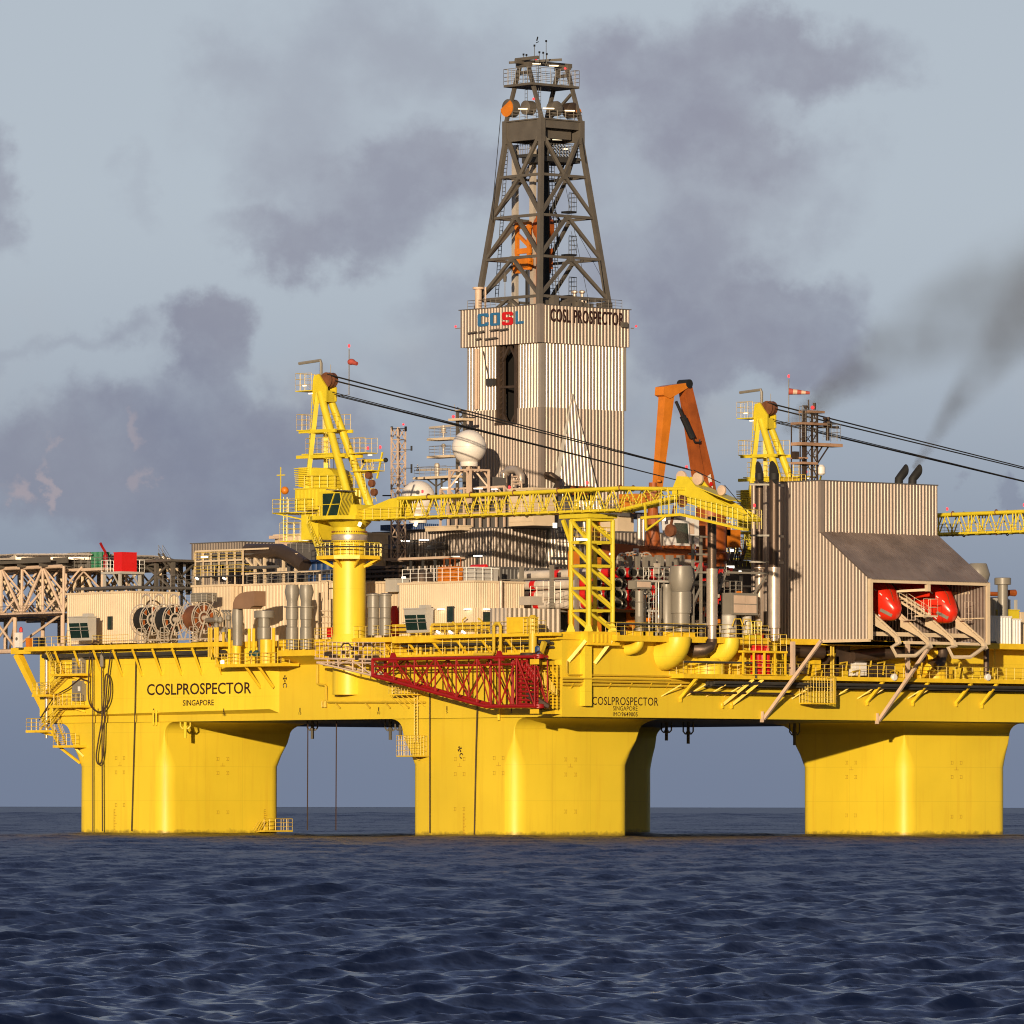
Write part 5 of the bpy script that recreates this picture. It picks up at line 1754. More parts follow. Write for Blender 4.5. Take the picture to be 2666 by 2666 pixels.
# catwalk in front of it
t = thing('catwalk', 'grey railed catwalk along the front of the dark ribbed building', 'catwalk')
p, q = U(M3(385, 865), x=20), U(M3(990, 868), x=20)
b = MB(); b.box(20, 23.5, q.y, p.y, p.z - .3, p.z); part('floor', b, 'pinkish_buff', t)
b = MB(); b.rail([(20, p.y, p.z), (20, q.y, p.z)], 1.7, 1.6, .06); part('railing', b, 'rail_grey', t)
b = MB()
for k in range(6):
    yy = q.y + (p.y - q.y) * k / 5; b.beam((20.5, yy, DK), (20.5, yy, p.z - .3), .25)
part('post', b, 'dark_grey', t)
fin(t)
for px, lab in ((600, 'left one of the two dull steel tanks under the catwalk behind the crane post'), (770, 'right one of the two dull steel tanks under the catwalk behind the crane post')):
    c = U(M3(px, 960), x=17)
    b = MB(); b.lathe((17, c.y, DK), [(1.35, 0), (1.35, 8.3), (1.1, 8.7), (.3, 9.0)], n=22)
    solo('process_tank', b, 'exhaust_brown', lab, 'tank', 'steel tanks under the catwalk')
# roof-top: blue container, buff canopy, upper module
c0, c1 = U(M3(350, 530), x=22), U(M3(760, 575), x=22)
b = MB().corrbox(22, 25, c1.y, c0.y, bE[5] + .01, c0.z, .35, .05)
solo('shipping_container', b, 'blue', 'dark blue container on the dark building roof just under the boom', 'container')
p, q = U(M3(812, 595), x=22.5), U(M3(1165, 560), x=22.5)
b = MB(); b.box(22.3, 24.2, q.y, p.y, p.z, p.z + .5); b.box(22.2, 24.3, q.y - .1, p.y + .1, p.z + .5, p.z + .62)
solo('canopy', b, 'buff', 'narrow buff canopy jutting from the top of the dark building wall', 'canopy')
t = thing('upper_module', 'grey and buff plant deck above the dark building, partly hidden by the boom', 'plant deck')
b = MB(); zq1 = U(C2(1190, 1345), x=25).z
y_hi = U(C2(430, 1350), x=25).y; y_lo = U(C2(1500, 1350), x=25).y
b.box(26, 33, y_lo - 4, y_hi, bE[5] + .003, zq1 - 1.2); part('base', b, 'wall_grey', t)
b = MB()
for k in range(9):
    yy = y_lo + (y_hi - y_lo) * k / 8
    b.beam((25, yy, bE[5] + .01), (25, yy, zq1), .22); b.beam((25, yy, zq1), (26.5, yy, zq1 - 1.3), .18)
b.beam((25, y_lo, zq1), (25, y_hi, zq1), .25); b.beam((25, y_lo, zq1 - 1.6), (25, y_hi, zq1 - 1.6), .25); b.beam((25, y_lo, zq1 - 3.2), (25, y_hi, zq1 - 3.2), .25)
part('frame', b, 'pinkish_buff', t)
b = MB()
for px0, px1, py in ((455, 585, 1350), (990, 1130, 1365), (1285, 1380, 1378), (650, 715, 1255)):
    b.beam(U(C2(px0, py), x=24.6), U(C2(px1, py), x=24.6), .1, .15)
part('tube_lamp', b, 'lamp_white', t)
b = MB()
for k in range(5):
    b.path([(25.4 + k * .3, y_hi - 1, zq1 - .8 - k * .55), (25.4 + k * .3, y_lo, zq1 - .8 - k * .55)], .18, 6)
c = U(C2(1150, 1280), x=26); b.box(26, 28, c.y - 2, c.y + 2, zq1 - 1, zq1 + 1.3)
part('pipe', b, 'wall_grey', t)
fin(t)
x0, x1, y0, y1, z0, z1 = pbox(C2, 1572, 1990, 2060, 1372, 1860, 24.5)
b = MB(); b.box(24.5, 28, y0, y1, bE[5] + .01, z1)
for k in range(4):
    b.box(24.42, 24.5, y0 + .2, y1 - .2, bE[5] + .5 + k * 1.25, bE[5] + .75 + k * 1.25)
b.box(24.4, 28.1, y0 - .1, y1 + .1, z1 + .003, z1 + .2)
solo('buff_housing', b, 'buff', 'buff box housing behind the boom at the foot of the tower house', 'housing')

# domes
t = thing('radar_dome', 'big white radar dome on a buff frame in front of the tower house', 'radome')
c = U(C2(910, 668), x=23); R_ = 2.14
b = MB(); b.lathe(c, [(R_ * math.sin(math.radians(a)) + .001, -R_ * math.cos(math.radians(a))) for a in range(34, 181, 9)], n=36); part('dome', b, 'dome_white', t)
b = MB(); ring(b, c, R_ + .005, .016, 'z', 36, 4); ring(b, c, R_ + .005, .012, 'y', 36, 4); part('seam', b, 'light_grey', t)
b = MB(); b.lathe(c - Z * 2.42, [(1.05, 0), (1.1, .1), (1.1, .55), (1.22, .66)], n=28); part('collar', b, 'dome_white', t)
b = MB()
zp, zl = U(C2(910, 1062), x=23).z, U(C2(910, 1340), x=23).z
h = 1.5
for sx in (-1, 1):
    for sy in (-1, 1):
        b.beam((c.x + sx * h * .55, c.y + sy * h * .6, c.z - 2.42), (c.x + sx * h * .55, c.y + sy * h * .6, zp), .2)
        b.beam((c.x + sx * h, c.y + sy * 2.0, zp), (c.x + sx * h, c.y + sy * 2.0, zl - 2), .25)
        b.beam((c.x + sx * h * .3, c.y + sy * .6, zp), (c.x + sx * h, c.y + sy * 1.9, zl), .2)
        b.beam((c.x + sx * h, c.y + sy * 2.0, zp - 1.1), (c.x + sx * h, c.y + sy * 1.0, zp), .16)
    b.beam((c.x + sx * h, c.y - 2.1, zp), (c.x + sx * h, c.y + 2.1, zp), .22)
for sy in (-1, 1): b.beam((c.x - h, c.y + sy * 2, zp), (c.x + h, c.y + sy * 2, zp), .22)
b.beam((c.x, c.y, zl - 2), (c.x, c.y, c.z - 2.4), .5)
part('frame', b, 'pinkish_buff', t)
fin(t)
c = U(M3(727, 245), x=22)
b = MB(); R_ = 2.15
b.lathe((c.x, c.y, c.z - .1), [(1.1, -3.2), (1.2, -2.0), (1.7, -1.5)] + [(R_ * math.cos(math.radians(a)) + .001, R_ * math.sin(math.radians(a))) for a in range(-40, 91, 10)], n=32)
solo('radar_dome', b, 'dome_white', 'smaller looking white radar dome half hidden behind the boom', 'radome')

# lattice mast with small antennas
t = thing('lattice_mast', 'slim buff lattice mast with black antennas left of the white domes', 'mast')
mx = 20.0
pl, pr = U(K4(1348, 1030), x=mx), U(K4(1425, 1030), x=mx)
zt = pl.z; zb = bE[5] - 4; w_ = 1.25; y_ = pl.y
b = MB()
crn = [(mx, y_ - w_ * 1.0), (mx, y_), (mx + w_, y_), (mx + w_, y_ - w_)]
for cx_, cy_ in crn: b.beam((cx_, cy_, zb), (cx_, cy_, zt), .15)
n = 11
for i in range(n):
    za, zb2 = zb + (zt - zb) * i / n, zb + (zt - zb) * (i + 1) / n
    for k in range(4):
        a, c2 = crn[k], crn[(k + 1) % 4]
        b.beam((*a, za), (*c2, za), .09); b.beam((*(a if i % 2 else c2), za), (*(c2 if i % 2 else a), zb2), .1)
b.ladder((mx + .6, y_ - .6, zb), (mx + .6, y_ - .6, zt), .4, .05, (0, 1, 0))
part('lattice', b, 'pinkish_buff', t)
b = MB()
for py in (1310, 1540):
    p, q = U(K4(1500, py), x=mx + .5), U(K4(1600, py), x=mx + .5); b.beam(p, q, .08); b.tube(q - Z * .1, q + Z * .5, .13, n=6)
    if py > 1400: b.tube(q - Z * .6, q, .13, n=6)
for px in (1345, 1520):
    c = U(K4(px, 1045), x=mx); b.box(c.x, c.x + .2, c.y - .12, c.y + .12, c.z - .3, c.z + .3)
b.beam(U(K4(1345, 1045), x=mx), U(K4(1520, 1045), x=mx), .12)
p, q = U(K4(1240, 1885), x=mx), U(K4(1350, 1885), x=mx); b.beam(p, q, .16)
part('antenna', b, 'wire_black', t)
b = MB(); b.sphere(U(K4(1498, 990), x=mx), .14, 8, 6); part('warning_lamp', b, 'lamp_red', t)
fin(t)

# radar mast beside the big dome
t = thing('radar_mast', 'buff radar mast with stacked railed platforms and scanner bars left of the big dome', 'mast')
mx = 29.0
yy = lambda px: U(C2(px, 600), x=mx).y
zz = lambda py: U(C2(600, py), x=mx).z
b = MB()
for px in (715, 830): b.beam((mx, yy(px), zq1 - 2), (mx, yy(px), zz(60)), .32)
for k in range(14):
    z = zz(1250) + (zz(80) - zz(1250)) * k / 13
    b.beam((mx, yy(715), z), (mx, yy(830), z), .1)
    if k < 13: b.beam((mx, yy(715 if k % 2 else 830), z), (mx, yy(830 if k % 2 else 715), z + 1.2), .1)
for px in (360, 450): b.beam((mx, yy(px), zq1 - 2), (mx, yy(px), zz(1180)), .2)
for a, c_ in (((210, 1190), (350, 1310)), ((560, 1200), (370, 1310)), ((620, 1240), (450, 1190))):
    b.beam((mx, yy(a[0]), zz(a[1])), (mx, yy(c_[0]), zz(c_[1])), .14)
part('lattice', b, 'derrick_grey', t)
b = MB()
for py, xa, xb in ((525, 300, 690), (820, 300, 690), (1165, 65, 790), (215, 660, 890)):
    b.box(mx - 1, mx + 1, yy(xb), yy(xa), zz(py) - .2, zz(py) + .1)
b.box(mx - .8, mx + .8, yy(860), yy(670), zz(70), zz(60))
part('platform', b, 'buff', t)
b = MB()
for py, xa, xb in ((510, 330, 690), (805, 330, 690), (1145, 80, 620)):
    b.rail([(mx + .9, yy(xb), zz(py)), (mx + .9, yy(xa), zz(py)), (mx - .9, yy(xa), zz(py)), (mx - .9, yy(xb), zz(py))], 1.2, 1.0, .04)
for px in (665, 760): b.tube((mx, yy(px), zz(60)), (mx, yy(px), zz(-40 if px < 700 else 20)), .05, n=4)
part('railing', b, 'rail_grey', t)
b = MB()
for py, w in ((325, 1),):
    b.beam((mx, yy(245), zz(325)), (mx, yy(680), zz(308)), .22, .26)
b.lathe((mx, yy(480), zz(500)), [(.12, 0), (.12, .5), (.5, .55), (.5, .6), (.25, .65), (.35, 1.0), (.35, 1.2), (.2, 1.25), (.2, 1.5)], n=10)
b.lathe((mx, yy(480), zz(790)), [(.12, 0), (.12, .9), (.3, .95), (.25, 1.3), (.1, 1.4)], n=10)
b.lathe((mx, yy(372), zz(1150)), [(.3, 0), (.35, 1.0), (.35, 1.5), (.2, 1.7)], n=10)
b.beam((mx, yy(40), zz(1025)), (mx, yy(580), zz(1040)), .25, .3); b.tube((mx, yy(50), zz(1020)), (mx, yy(50), zz(930)), .06, n=4)
part('scanner', b, 'pale_steel', t)
b = MB(); b.sphere((mx - .3, yy(675), zz(165)), .2, 8, 6); part('warning_lamp', b, 'lamp_red', t)
fin(t)

# accommodation top behind the crane
bF = pbox(M2, 990, 1700, 1760, 92, 420, 15.0)
t = deckhouse('accommodation_block', 'buff accommodation block with a lamp, seen behind the crane cab', 'deckhouse', (15.0, 22, bF[2], bF[3], DK, bF[5]), 'buff', .8, .04, roof=.3)
b = MB(); p, q = U(M2(1235, 190), x=14.6), U(M2(1325, 190), x=14.6); b.beam(p, q, .16, .28); part('tube_lamp', b, 'lamp_white', t)
b = MB(); p, q = U(M2(1110, 212), x=13.5), U(M2(1560, 330), x=13.5); b.box(13.5, 14.9, q.y, p.y, q.z - 4, p.z); part('grey_annex', b, 'wall_grey', t)
b = MB(); z_ = bF[5]; p, q = U(M2(1060, 50), x=15.2), U(M2(1560, 50), x=15.2); b.rail([(15.2, p.y, z_), (15.2, q.y, z_)], 1.8, 1.3, .06)
p, q = U(M2(1120, 310), x=13), U(M2(1560, 310), x=13); b.rail([(13.4, p.y, p.z), (13.4, q.y, p.z)], 1.5, 1.2, .05)
part('railing', b, 'rail_grey', t)
b = MB(); b.box(15.5, 17, p.y - 3, p.y - 1, z_ + .01, z_ + 1.6); part('vent_box', b, 'pinkish_buff', t)
b = MB(); c = U(M2(1010, 150), x=14.6); b.box(14, 15, c.y - 1.1, c.y + .9, c.z - .2, c.z + .2); b.box(14.2, 15, c.y - 1.6, c.y - .6, c.z - 2.0, c.z - .3); part('lookout_box', b, 'pinkish_buff', t)
fin(t)

# buff control building right of the crane post
bG = pbox(M3, 540, 1292, 1795, 1085, 1640, 1.0)
t = deckhouse('deckhouse', 'buff ribbed deckhouse in the middle of the left deck edge, two small dark windows', 'deckhouse', bG, 'buff', .36, .06)
b = MB(); st_y = U(M3(915, 1400), x=.8).y; zs_ = U(M3(1292, 1362), x=1.0).z
b.corrbox(.45, 1.0, bG[2] - .5, st_y, DK + .1, zs_, .36, .06, 'lr'); b.corrbox(.9, bG[1] - 1.6, bG[2] - .55, bG[2] - .003, DK + .1, zs_, .36, .06, 'r')
part('lower_wall', b, 'buff', t)
c = U(M3(1063, 1426), x=.4); window(t, 'L', .34, c.y - .5, c.y + .5, c.z - .85, c.z + .85, 'dark_grey')
c = U(M3(1415, 1473), y=bG[2] - .6); window(t, 'R', bG[2] - .66, c.x - .55, c.x + .55, c.z - .75, c.z + .75, 'dark_grey')
b = MB()
for px in (958, 1225): c = U(M3(px, 1377), x=.1); b.box(-.1, .3, c.y - .45, c.y + .45, c.z - .07, c.z + .07)
for px in (1420,): c = U(M3(px, 1377), y=bG[2] - .9); b.box(c.x - .45, c.x + .45, c.y - .1, c.y + .1, c.z - .07, c.z + .07)
part('tube_lamp', b, 'lamp_white', t)
b = MB(); c = U(M3(1560, 1300), y=bG[2] - .9); b.tube((c.x, c.y, DK), (c.x, c.y, bG[5]), .22, n=10); part('downpipe', b, 'bare_steel', t)
fin(t)
zr = bG[5]
t = thing('roof_railing', 'pale railing around the roof of the middle buff deckhouse', 'railing')
b = MB(); p, q = U(M3(570, 1080), x=1.3), U(M3(1225, 1080), x=1.3); b.rail([(1.3, p.y, zr + .01), (1.3, bG[2] + .3, zr + .01), (4, bG[2] + .3, zr + .01)], 1.6, 1.5, .055); part('rail', b, 'white_paint', t)
b = MB(); c = U(M3(585, 1057), x=1.2); b.box(1.1, 1.25, c.y - .3, c.y + .3, c.z - .1, c.z + .1); part('lamp', b, 'lamp_white', t)
fin(t)
t = thing('crew_basket', 'orange steel basket with a tall frame on the middle buff deckhouse roof', 'basket')
x0, x1, y0, y1, z0, z1 = pbox(M3, 928, 1092, 1162, 945, 1080, 2.4)
b = MB(); b.box(2.4, x1 + .3, y0, y1, zr + .01, z1); 
for k in range(4): b.box(2.32, 2.4, y0, y1, zr + .2 + k * .42, zr + .32 + k * .42)
part('box', b, 'orange', t)
b = MB(); zt = U(M3(1060, 865), x=2.4).z
for yy_ in (y1 - .9, y0 + .1, (y0 + y1) / 2 - .5): b.beam((2.6, yy_, z1), (2.6, yy_, zt), .09)
b.beam((2.6, y1 - .9, zt), (2.6, y0 + .1, zt), .09); b.beam((2.6, y0 + .1, z1), (x1, y0 + .1, z1), .09); b.beam((x1, y0 + .1, z1), (x1, y0 + .1, zt), .09); b.beam((2.6, y0 + .1, zt), (x1, y0 + .1, zt), .09)
part('frame', b, 'rusty_orange', t)
fin(t)
bx = pbox(M3, 1190, 1300, 1532, 968, 1080, 2.2)
t = thing('roof_unit', 'grey box unit beside the orange basket on the deckhouse roof', 'roof unit')
b = MB(); b.box(bx[0], bx[1], bx[2], bx[3], zr + .01, bx[5]); part('body', b, 'light_grey', t)
b = MB(); b.box(bx[0] - .1, bx[1] + .1, bx[2] - .1, bx[3] + .1, bx[5] + .003, bx[5] + .18); part('lid', b, 'white_paint', t)
fin(t)
c = U(M3(1345, 960), x=6)
b = MB(); b.lathe((6, c.y - 1.3, c.z), [(.3, 0), (.42, .1), (.42, 2.6), (.3, 2.7)], (0, 1, 0), 14)
b.box(5.8, 6.2, c.y - 1, c.y - .7, zr, c.z - .3); b.box(5.8, 6.2, c.y + .7, c.y + 1, zr, c.z - .3)
solo('gas_bottle', b, 'box_red', 'red cylinder lying behind the grey roof unit', 'cylinder')
# grey cabinet and dull front of the long deckhouse right of crane post
x0, x1, y0, y1, z0, z1 = pbox(M3, 400, 512, 530, 1075, 1200, 5.5)
b = MB(); b.box(5.5, 7.5, y0, y1, z0, z1); b.box(5.4, 7.6, y0 - .1, y1 + .1, z1 + .003, z1 + .12); b.beam((6.5, y0 + .5, DK), (6.5, y0 + .5, z0), .3)
solo('cabinet', b, 'light_grey', 'grey cabinet above the twin grey tanks right of the crane post', 'cabinet')
x0, x1, y0, y1, z0, z1 = pbox(M3, 100, 540, 560, 1090, 1200, 7.0)
t = deckhouse('deckhouse', 'low buff deckhouse wall behind the twin grey tanks right of the crane post', 'deckhouse', (7.0, 15, y0, y1, DK, z1), 'buff', .6, .06)
fin(t)
b = MB(); c = U(M3(490, 1440), x=3); b.lathe((3, c.y, DK), [(.55, 0), (.55, 3.4), (.3, 4.0)], n=12)
solo('red_tank', b, 'box_red', 'red upright tank squeezed between the grey tanks and the middle deckhouse', 'tank')
t = thing('tank_frames', 'dark pipes and frames behind the crane post under the catwalk', 'pipework')
b = MB()
for k in range(7):
    c = U(M3(200 + 55 * k, 1000), x=13); b.beam((13, c.y, DK), (13, c.y, U(M3(200, 960), x=13).z), .25)
for py in (960, 1000, 1050): p, q = U(M3(190, py), x=12.6), U(M3(560, py), x=12.6); b.beam(p, (12.6, q.y, p.z), .3)
part('frame', b, 'exhaust_brown', t)
b = MB()
for k in range(5): p, q = U(M3(190, 970 + 25 * k), x=14 + k * .4), U(M3(600, 970 + 25 * k), x=14 + k * .4); b.tube(p, (p.x, q.y, p.z), .25, n=8)
part('pipe', b, 'dark_grey', t)
fin(t)

# left deck edge right of the crane: walkways and lower pipes
t = thing('mid_walkway', 'yellow railed walkway along the deck edge below the middle deckhouse, three floodlights', 'walkway')
b = MB()
p0, p1, p2, p3_ = U(M3(90, 1660), x=-2.2), U(M3(510, 1660), x=-2.2), U(M3(885, 1640), x=-2.2), U(M3(1880, 1640), x=-2.2)
b.box(-2.4, -0.905, p1.y, p0.y, DK - .55, DK + .02); b.box(-2.9, -0.905, p2.y, p1.y - .01, DK - .75, DK - .0); b.box(-2.4, -0.905, -0.9, p2.y - .01, DK - .3, DK + .1)
part('floor', b, 'deck_yellow', t)
b = MB(); b.rail([(-2.3, p0.y, DK + .02), (-2.3, p1.y, DK + .02)], 1.4, 1.1, .05); b.rail([(-2.3, p2.y, DK + .1), (-2.3, .3, DK + .1)], 1.4, 1.4, .04); part('railing', b, 'rail_yellow', t)
b = MB()
for px in (930, 1055, 1185):
    c = U(M3(px, 1607), x=-2.6); b.beam(c + V((0, .26, .12)), c - V((0, .26, .12)), .2, .22)
part('floodlight', b, 'lamp_white', t)
b = MB()
for k in range(7):
    y_ = 3 + k * 4.5; b.beam((-2.0, y_, DK - .7), (-.003, y_, DK - 2.6), .14, .28)
part('bracket', b, 'deck_yellow', t)
b = MB()
for dx, dz, r_ in ((-.6, 1.1, .2), (-1.2, .95, .26), (-.45, 1.6, .15)):
    b.path([(dx, p1.y, DK - dz), (dx, 1, DK - dz)], r_, 6)
part('pipe', b, 'dark_grey', t)
b = MB()
cy_ = U(M3(1490, 1600), x=-2.6).y
b.path([(-2.6, cy_ + 3.5, DK - 2.3), (-2.6, cy_ + .2, DK - 2.3), (-2.6, cy_, DK - 2.0), (-2.6, cy_, DK + 1.0), (-2.6, cy_ - .3, DK + 1.3), (-2.6, cy_ - .9, DK + 1.3), (-2.6, cy_ - 1.2, DK + 1.0), (-2.6, cy_ - 1.2, DK - 1.9)], .2, 8)
part('vent_pipe', b, 'rail_yellow', t)
fin(t)
x0, x1, y0, y1, z0, z1 = pbox(M3, 1618, 1838, 1870, 1555, 1630, -2.5)
b = MB(); b.box(-2.5, -.95, y0, y1, DK + .15, DK + 1.9)
b.box(-2.56, -.9, y0 - .05, y1 + .05, DK + 1.903, DK + 2.0)
solo('deck_tank', b, 'deck_yellow', 'plain yellow box tank on the deck edge left of the lattice tower', 'tank')
# silver ribbed screen between deckhouse and lattice tower
p, q = U(M3(1622, 1362), y=8), U(M4(300, 1362), y=8)
b = MB(); b.box(p.x, q.x, 8, 8.3, DK, p.z - .1); b.corr((p.x, 8), (q.x, 8), DK, p.z, (0, -1), .75, .22); b.corr((p.x, 11), (p.x, 8), DK, p.z, (-1, 0), .75, .22)
solo('ribbed_screen', b, 'bright_galvanised', 'shiny ribbed steel screen left of the yellow lattice tower', 'screen')
b = MB()
p, q = U(M4(0, 1200), y=10), U(M4(300, 1340), y=10)
b.box(p.x, p.x + 2.2, 10, 12, q.z, U(M4(0, 1245), y=10).z); b.rail([(p.x + 2, 9.9, q.z + .3), (q.x, 9.9, q.z + .3)], 2.6, 1.0, .05, 4)
zi = U(M4(0, 1245), y=10).z; b.rail([(p.x, 9.9, zi), (p.x + 2, 9.9, zi)], 1.2, 1., .05)
solo('instrument_house', b, 'pale_steel', 'pale house and railings above the shiny ribbed screen', 'plant room')


# ---------------------------------------------------------------- pedestal cranes
CB = V((0.125, -0.992, 0)).normalized()      # boom direction
CL = V((0.992, 0.125, 0)).normalized()       # to the right of the boom foot
CP = V((0.3, 39.25, 0))


def G(f, l, z):
    return CP + CB * f + CL * l + Z * z


def cbox(mb, f0, f1, l0, l1, z0, z1):
    return mb.prism([G(f0, l0, z0), G(f1, l0, z0), G(f1, l1, z0), G(f0, l1, z0)], (0, 0, z1 - z0))


t = thing('pedestal_crane', 'yellow pedestal crane with its boom laid across the picture, stained grey sheaves', 'crane', 'yellow pedestal cranes')
b = MB()
zw = 34.1
b.lathe(CP, [(2.02, 17.2), (2.02, 35.6), (2.02, 35.9)], n=32)
# foot cut off on a slant where it meets the hull side
b.lathe(CP, [(2.5, 23.0), (2.02, 24.6)], n=32)
part('pedestal', b, 'hull_yellow', t)
b = MB(); b.lathe(CP, [(2.25, 35.9), (2.25, 36.0), (2.1, 36.0)], n=40); b.lathe(CP, [(2.25, 36.75), (2.25, 36.85), (2.1, 36.9)], n=40)
b.lathe(CP, [(2.0, 36.9), (2.0, 37.6), (2.7, 38.3), (2.7, 38.5)], n=32)
part('slewing_collar', b, 'crane_yellow', t)
b = MB(); b.lathe(CP, [(2.18, 36.02), (2.22, 36.2), (2.22, 36.6), (2.18, 36.74)], n=40); part('slewing_ring', b, 'bare_steel', t)
b = MB()
for i in range(44):
    a = 2 * PI * i / 44
    for z in (35.75, 37.0): b.tube(CP + V((2.14 * math.cos(a), 2.14 * math.sin(a), z)), CP + V((2.14 * math.cos(a), 2.14 * math.sin(a), z + .17)), .06, n=5)
part('flange_bolts', b, 'rust', t)
# ring walkway
octw = [CP + V((4.15 * math.cos(PI / 8 + k * PI / 4), 4.15 * math.sin(PI / 8 + k * PI / 4), zw)) for k in range(8)]
b = MB(); b.prism([p - Z * .25 for p in octw], (0, 0, .2))
for k in range(8):
    p = octw[k]; b.beam(p - Z * .2, CP + (p - CP - Z * zw) * .49 + Z * (zw - 1.3), .14, .3)
    b.beam(octw[k] - Z * .2, octw[(k + 1) % 8] - Z * .2, .1, .45)
part('ring_walkway', b, 'deck_yellow', t)
b = MB(); b.rail(octw, 1.6, .85, .055, 3, True)
part('ring_railing', b, 'crane_yellow', t)
b = MB(); ring(b, CP + Z * (zw + 1.05), 4.2, .09, 'z', 24); part('cable_run', b, 'dark_grey', t)
b = MB(); b.stair(G(-4.6, -2.2, 38.1), G(-1.7, -3.2, 34.2), .9, CL); part('stair', b, 'crane_yellow', t)
# turntable, house
b = MB()
cbox(b, -4.6, 3.4, -2.6, 2.6, 38.5, 39.0); cbox(b, -6.0, -3.2, -2.2, 2.0, 36.2, 39.4)
b.prism([G(-4.2, -2.6, 38.5), G(-2.2, -4.3, 38.5), G(2.2, -4.3, 38.5), G(3.2, -2.6, 38.5)], (0, 0, .45))
part('turntable', b, 'crane_yellow', t)
b = MB()
h0, h1 = 39.8, 42.4
fx0, fx1, ll0, ll1 = -6.9, -.2, -2.3, 2.3
cbox(b, fx0, fx1, ll0, ll1, h0, h1)
for (f0, l0), (f1, l1), o in (((fx0, ll0), (fx1, ll0), -CL), ((fx0, ll1), (fx0, ll0), -CB), ((fx1, ll0), (fx1, ll1), CB)):
    p, q = G(f0, l0, 0), G(f1, l1, 0); b.corr((p.x, p.y), (q.x, q.y), h0, h1 - .1, (o.x, o.y), .62, .16)
cbox(b, fx0 - .15, fx1 + .15, ll0 - .15, ll1 + .15, h1 + .003, h1 + .12)
part('engine_house', b, 'crane_yellow', t)
b = MB()
pr = [(-6.3, 42.6), (-.9, 42.6), (-.9, 43.8), (-1.5, 44.6), (-2.4, 44.95), (-6.3, 44.95)]
b.prism([G(f, -1.6, z) for f, z in pr], CL * 3.2)
part('winch_house', b, 'crane_yellow', t)
b = MB()
for k in range(10):
    z = 42.9 + k * .23
    o = .95 - k * .0
    b.beam(G(-7.1 - .03 * k, -1.9, z), G(-4.9 - .03 * k, -1.9, z), .34, .10); b.beam(G(-7.1 - .03 * k, -1.9, z), G(-7.1 - .03 * k, 1.5, z), .34, .10)
cbox(b, -6.9, -5.1, -1.75, 1.4, 42.7, 45.1)
part('louvre', b, 'crane_yellow', t)
b = MB()
b.rail([G(-5.4, -2.3, h1 + .12), G(-.3, -2.3, h1 + .12), G(-.3, 2.3, h1 + .12)], 1.5, 1.3, .055)
part('roof_railing', b, 'crane_yellow', t)
b = MB()
cbox(b, -9.9, -3.2, -3.2, -2.0, 39.45, 39.6); cbox(b, -9.9, -6.9, -3.2, 2.3, 39.45, 39.6); cbox(b, -9.4, -5.9, -2.4, 1.6, 36.0, 36.15)
b.beam(G(-9.5, -3.0, 39.5), G(-5.9, -2.0, 38.7), .16)
part('side_platform', b, 'crane_yellow', t)
b = MB()
b.rail([G(-6.9, 2.2, 39.6), G(-9.9, 2.2, 39.6), G(-9.9, -3.2, 39.6), G(-3.2, -3.2, 39.6)], 1.6, 1.3, .055); b.rail([G(-9.4, 1.6, 36.15), G(-9.4, -2.4, 36.15), G(-6, -2.4, 36.15)], 2.2, 1.2, .055)
b.ladder(G(-8.3, -2.6, 36.1), G(-8.3, -2.6, 41.5), .6, .06, CB); b.tube(G(-8.9, -2.8, 39.6), G(-8.9, -2.8, 45.2), .07, n=5); b.beam(G(-9.5, -2.8, 44.2), G(-8.2, -2.8, 44.2), .14)
part('side_railing', b, 'crane_yellow', t)
b = MB(); b.sphere(G(-8.2, -2.8, 42.3), .5, 12, 8); part('float_ball', b, 'orange', t)
# cab
b = MB()
z0, z1 = 38.9, 41.7
cbox(b, -1.4, .8, -4.2, -2.3, z0, z1 + .2)
part('cab_body', b, 'crane_yellow', t)
b = MB()
fr = [(-.6, z0), (1.95, z0), (2.55, z0 + 2.0), (2.35, z1), (-.6, z1)]
b.prism([G(f, -4.23, z) for f, z in fr], CL * 2.05)
g_ = part('cab_glass', b, 'glass_dark', t)
b = MB()
for l in (-4.22, -2.18):
    for (f0, za), (f1, zb2) in zip(fr, fr[1:] + fr[:1]): b.beam(G(f0, l, za), G(f1, l, zb2), .11)
for l in [-4.2 + 2.0 * k / 8 for k in range(9)]: b.beam(G(2.0, l, z0 + .02), G(2.6, l, z0 + 2.0), .06); b.beam(G(2.6, l, z0 + 2.0), G(2.4, l, z1), .06)
b.beam(G(-.6, -4.28, z0 + 1.4), G(2.2, -4.28, z0 + 1.4), .08); b.beam(G(.2, -4.3, z0), G(1.5, -4.3, z1), .12)
part('cab_frame', b, 'crane_yellow', g_)
b = MB(); b.prism([G(.2, -4.4, z1 + .35), G(2.9, -4.4, z1 + .15), G(2.9, -2.0, z1 + .15), G(.2, -2.0, z1 + .35)], (0, 0, .12)); part('sun_visor', b, 'wall_grey', t)
b = MB(); b.rail([G(-3.2, -4.5, 38.95), G(-.8, -4.5, 38.95)], 1.2, 1.1, .05); part('cab_railing', b, 'rail_yellow', t)
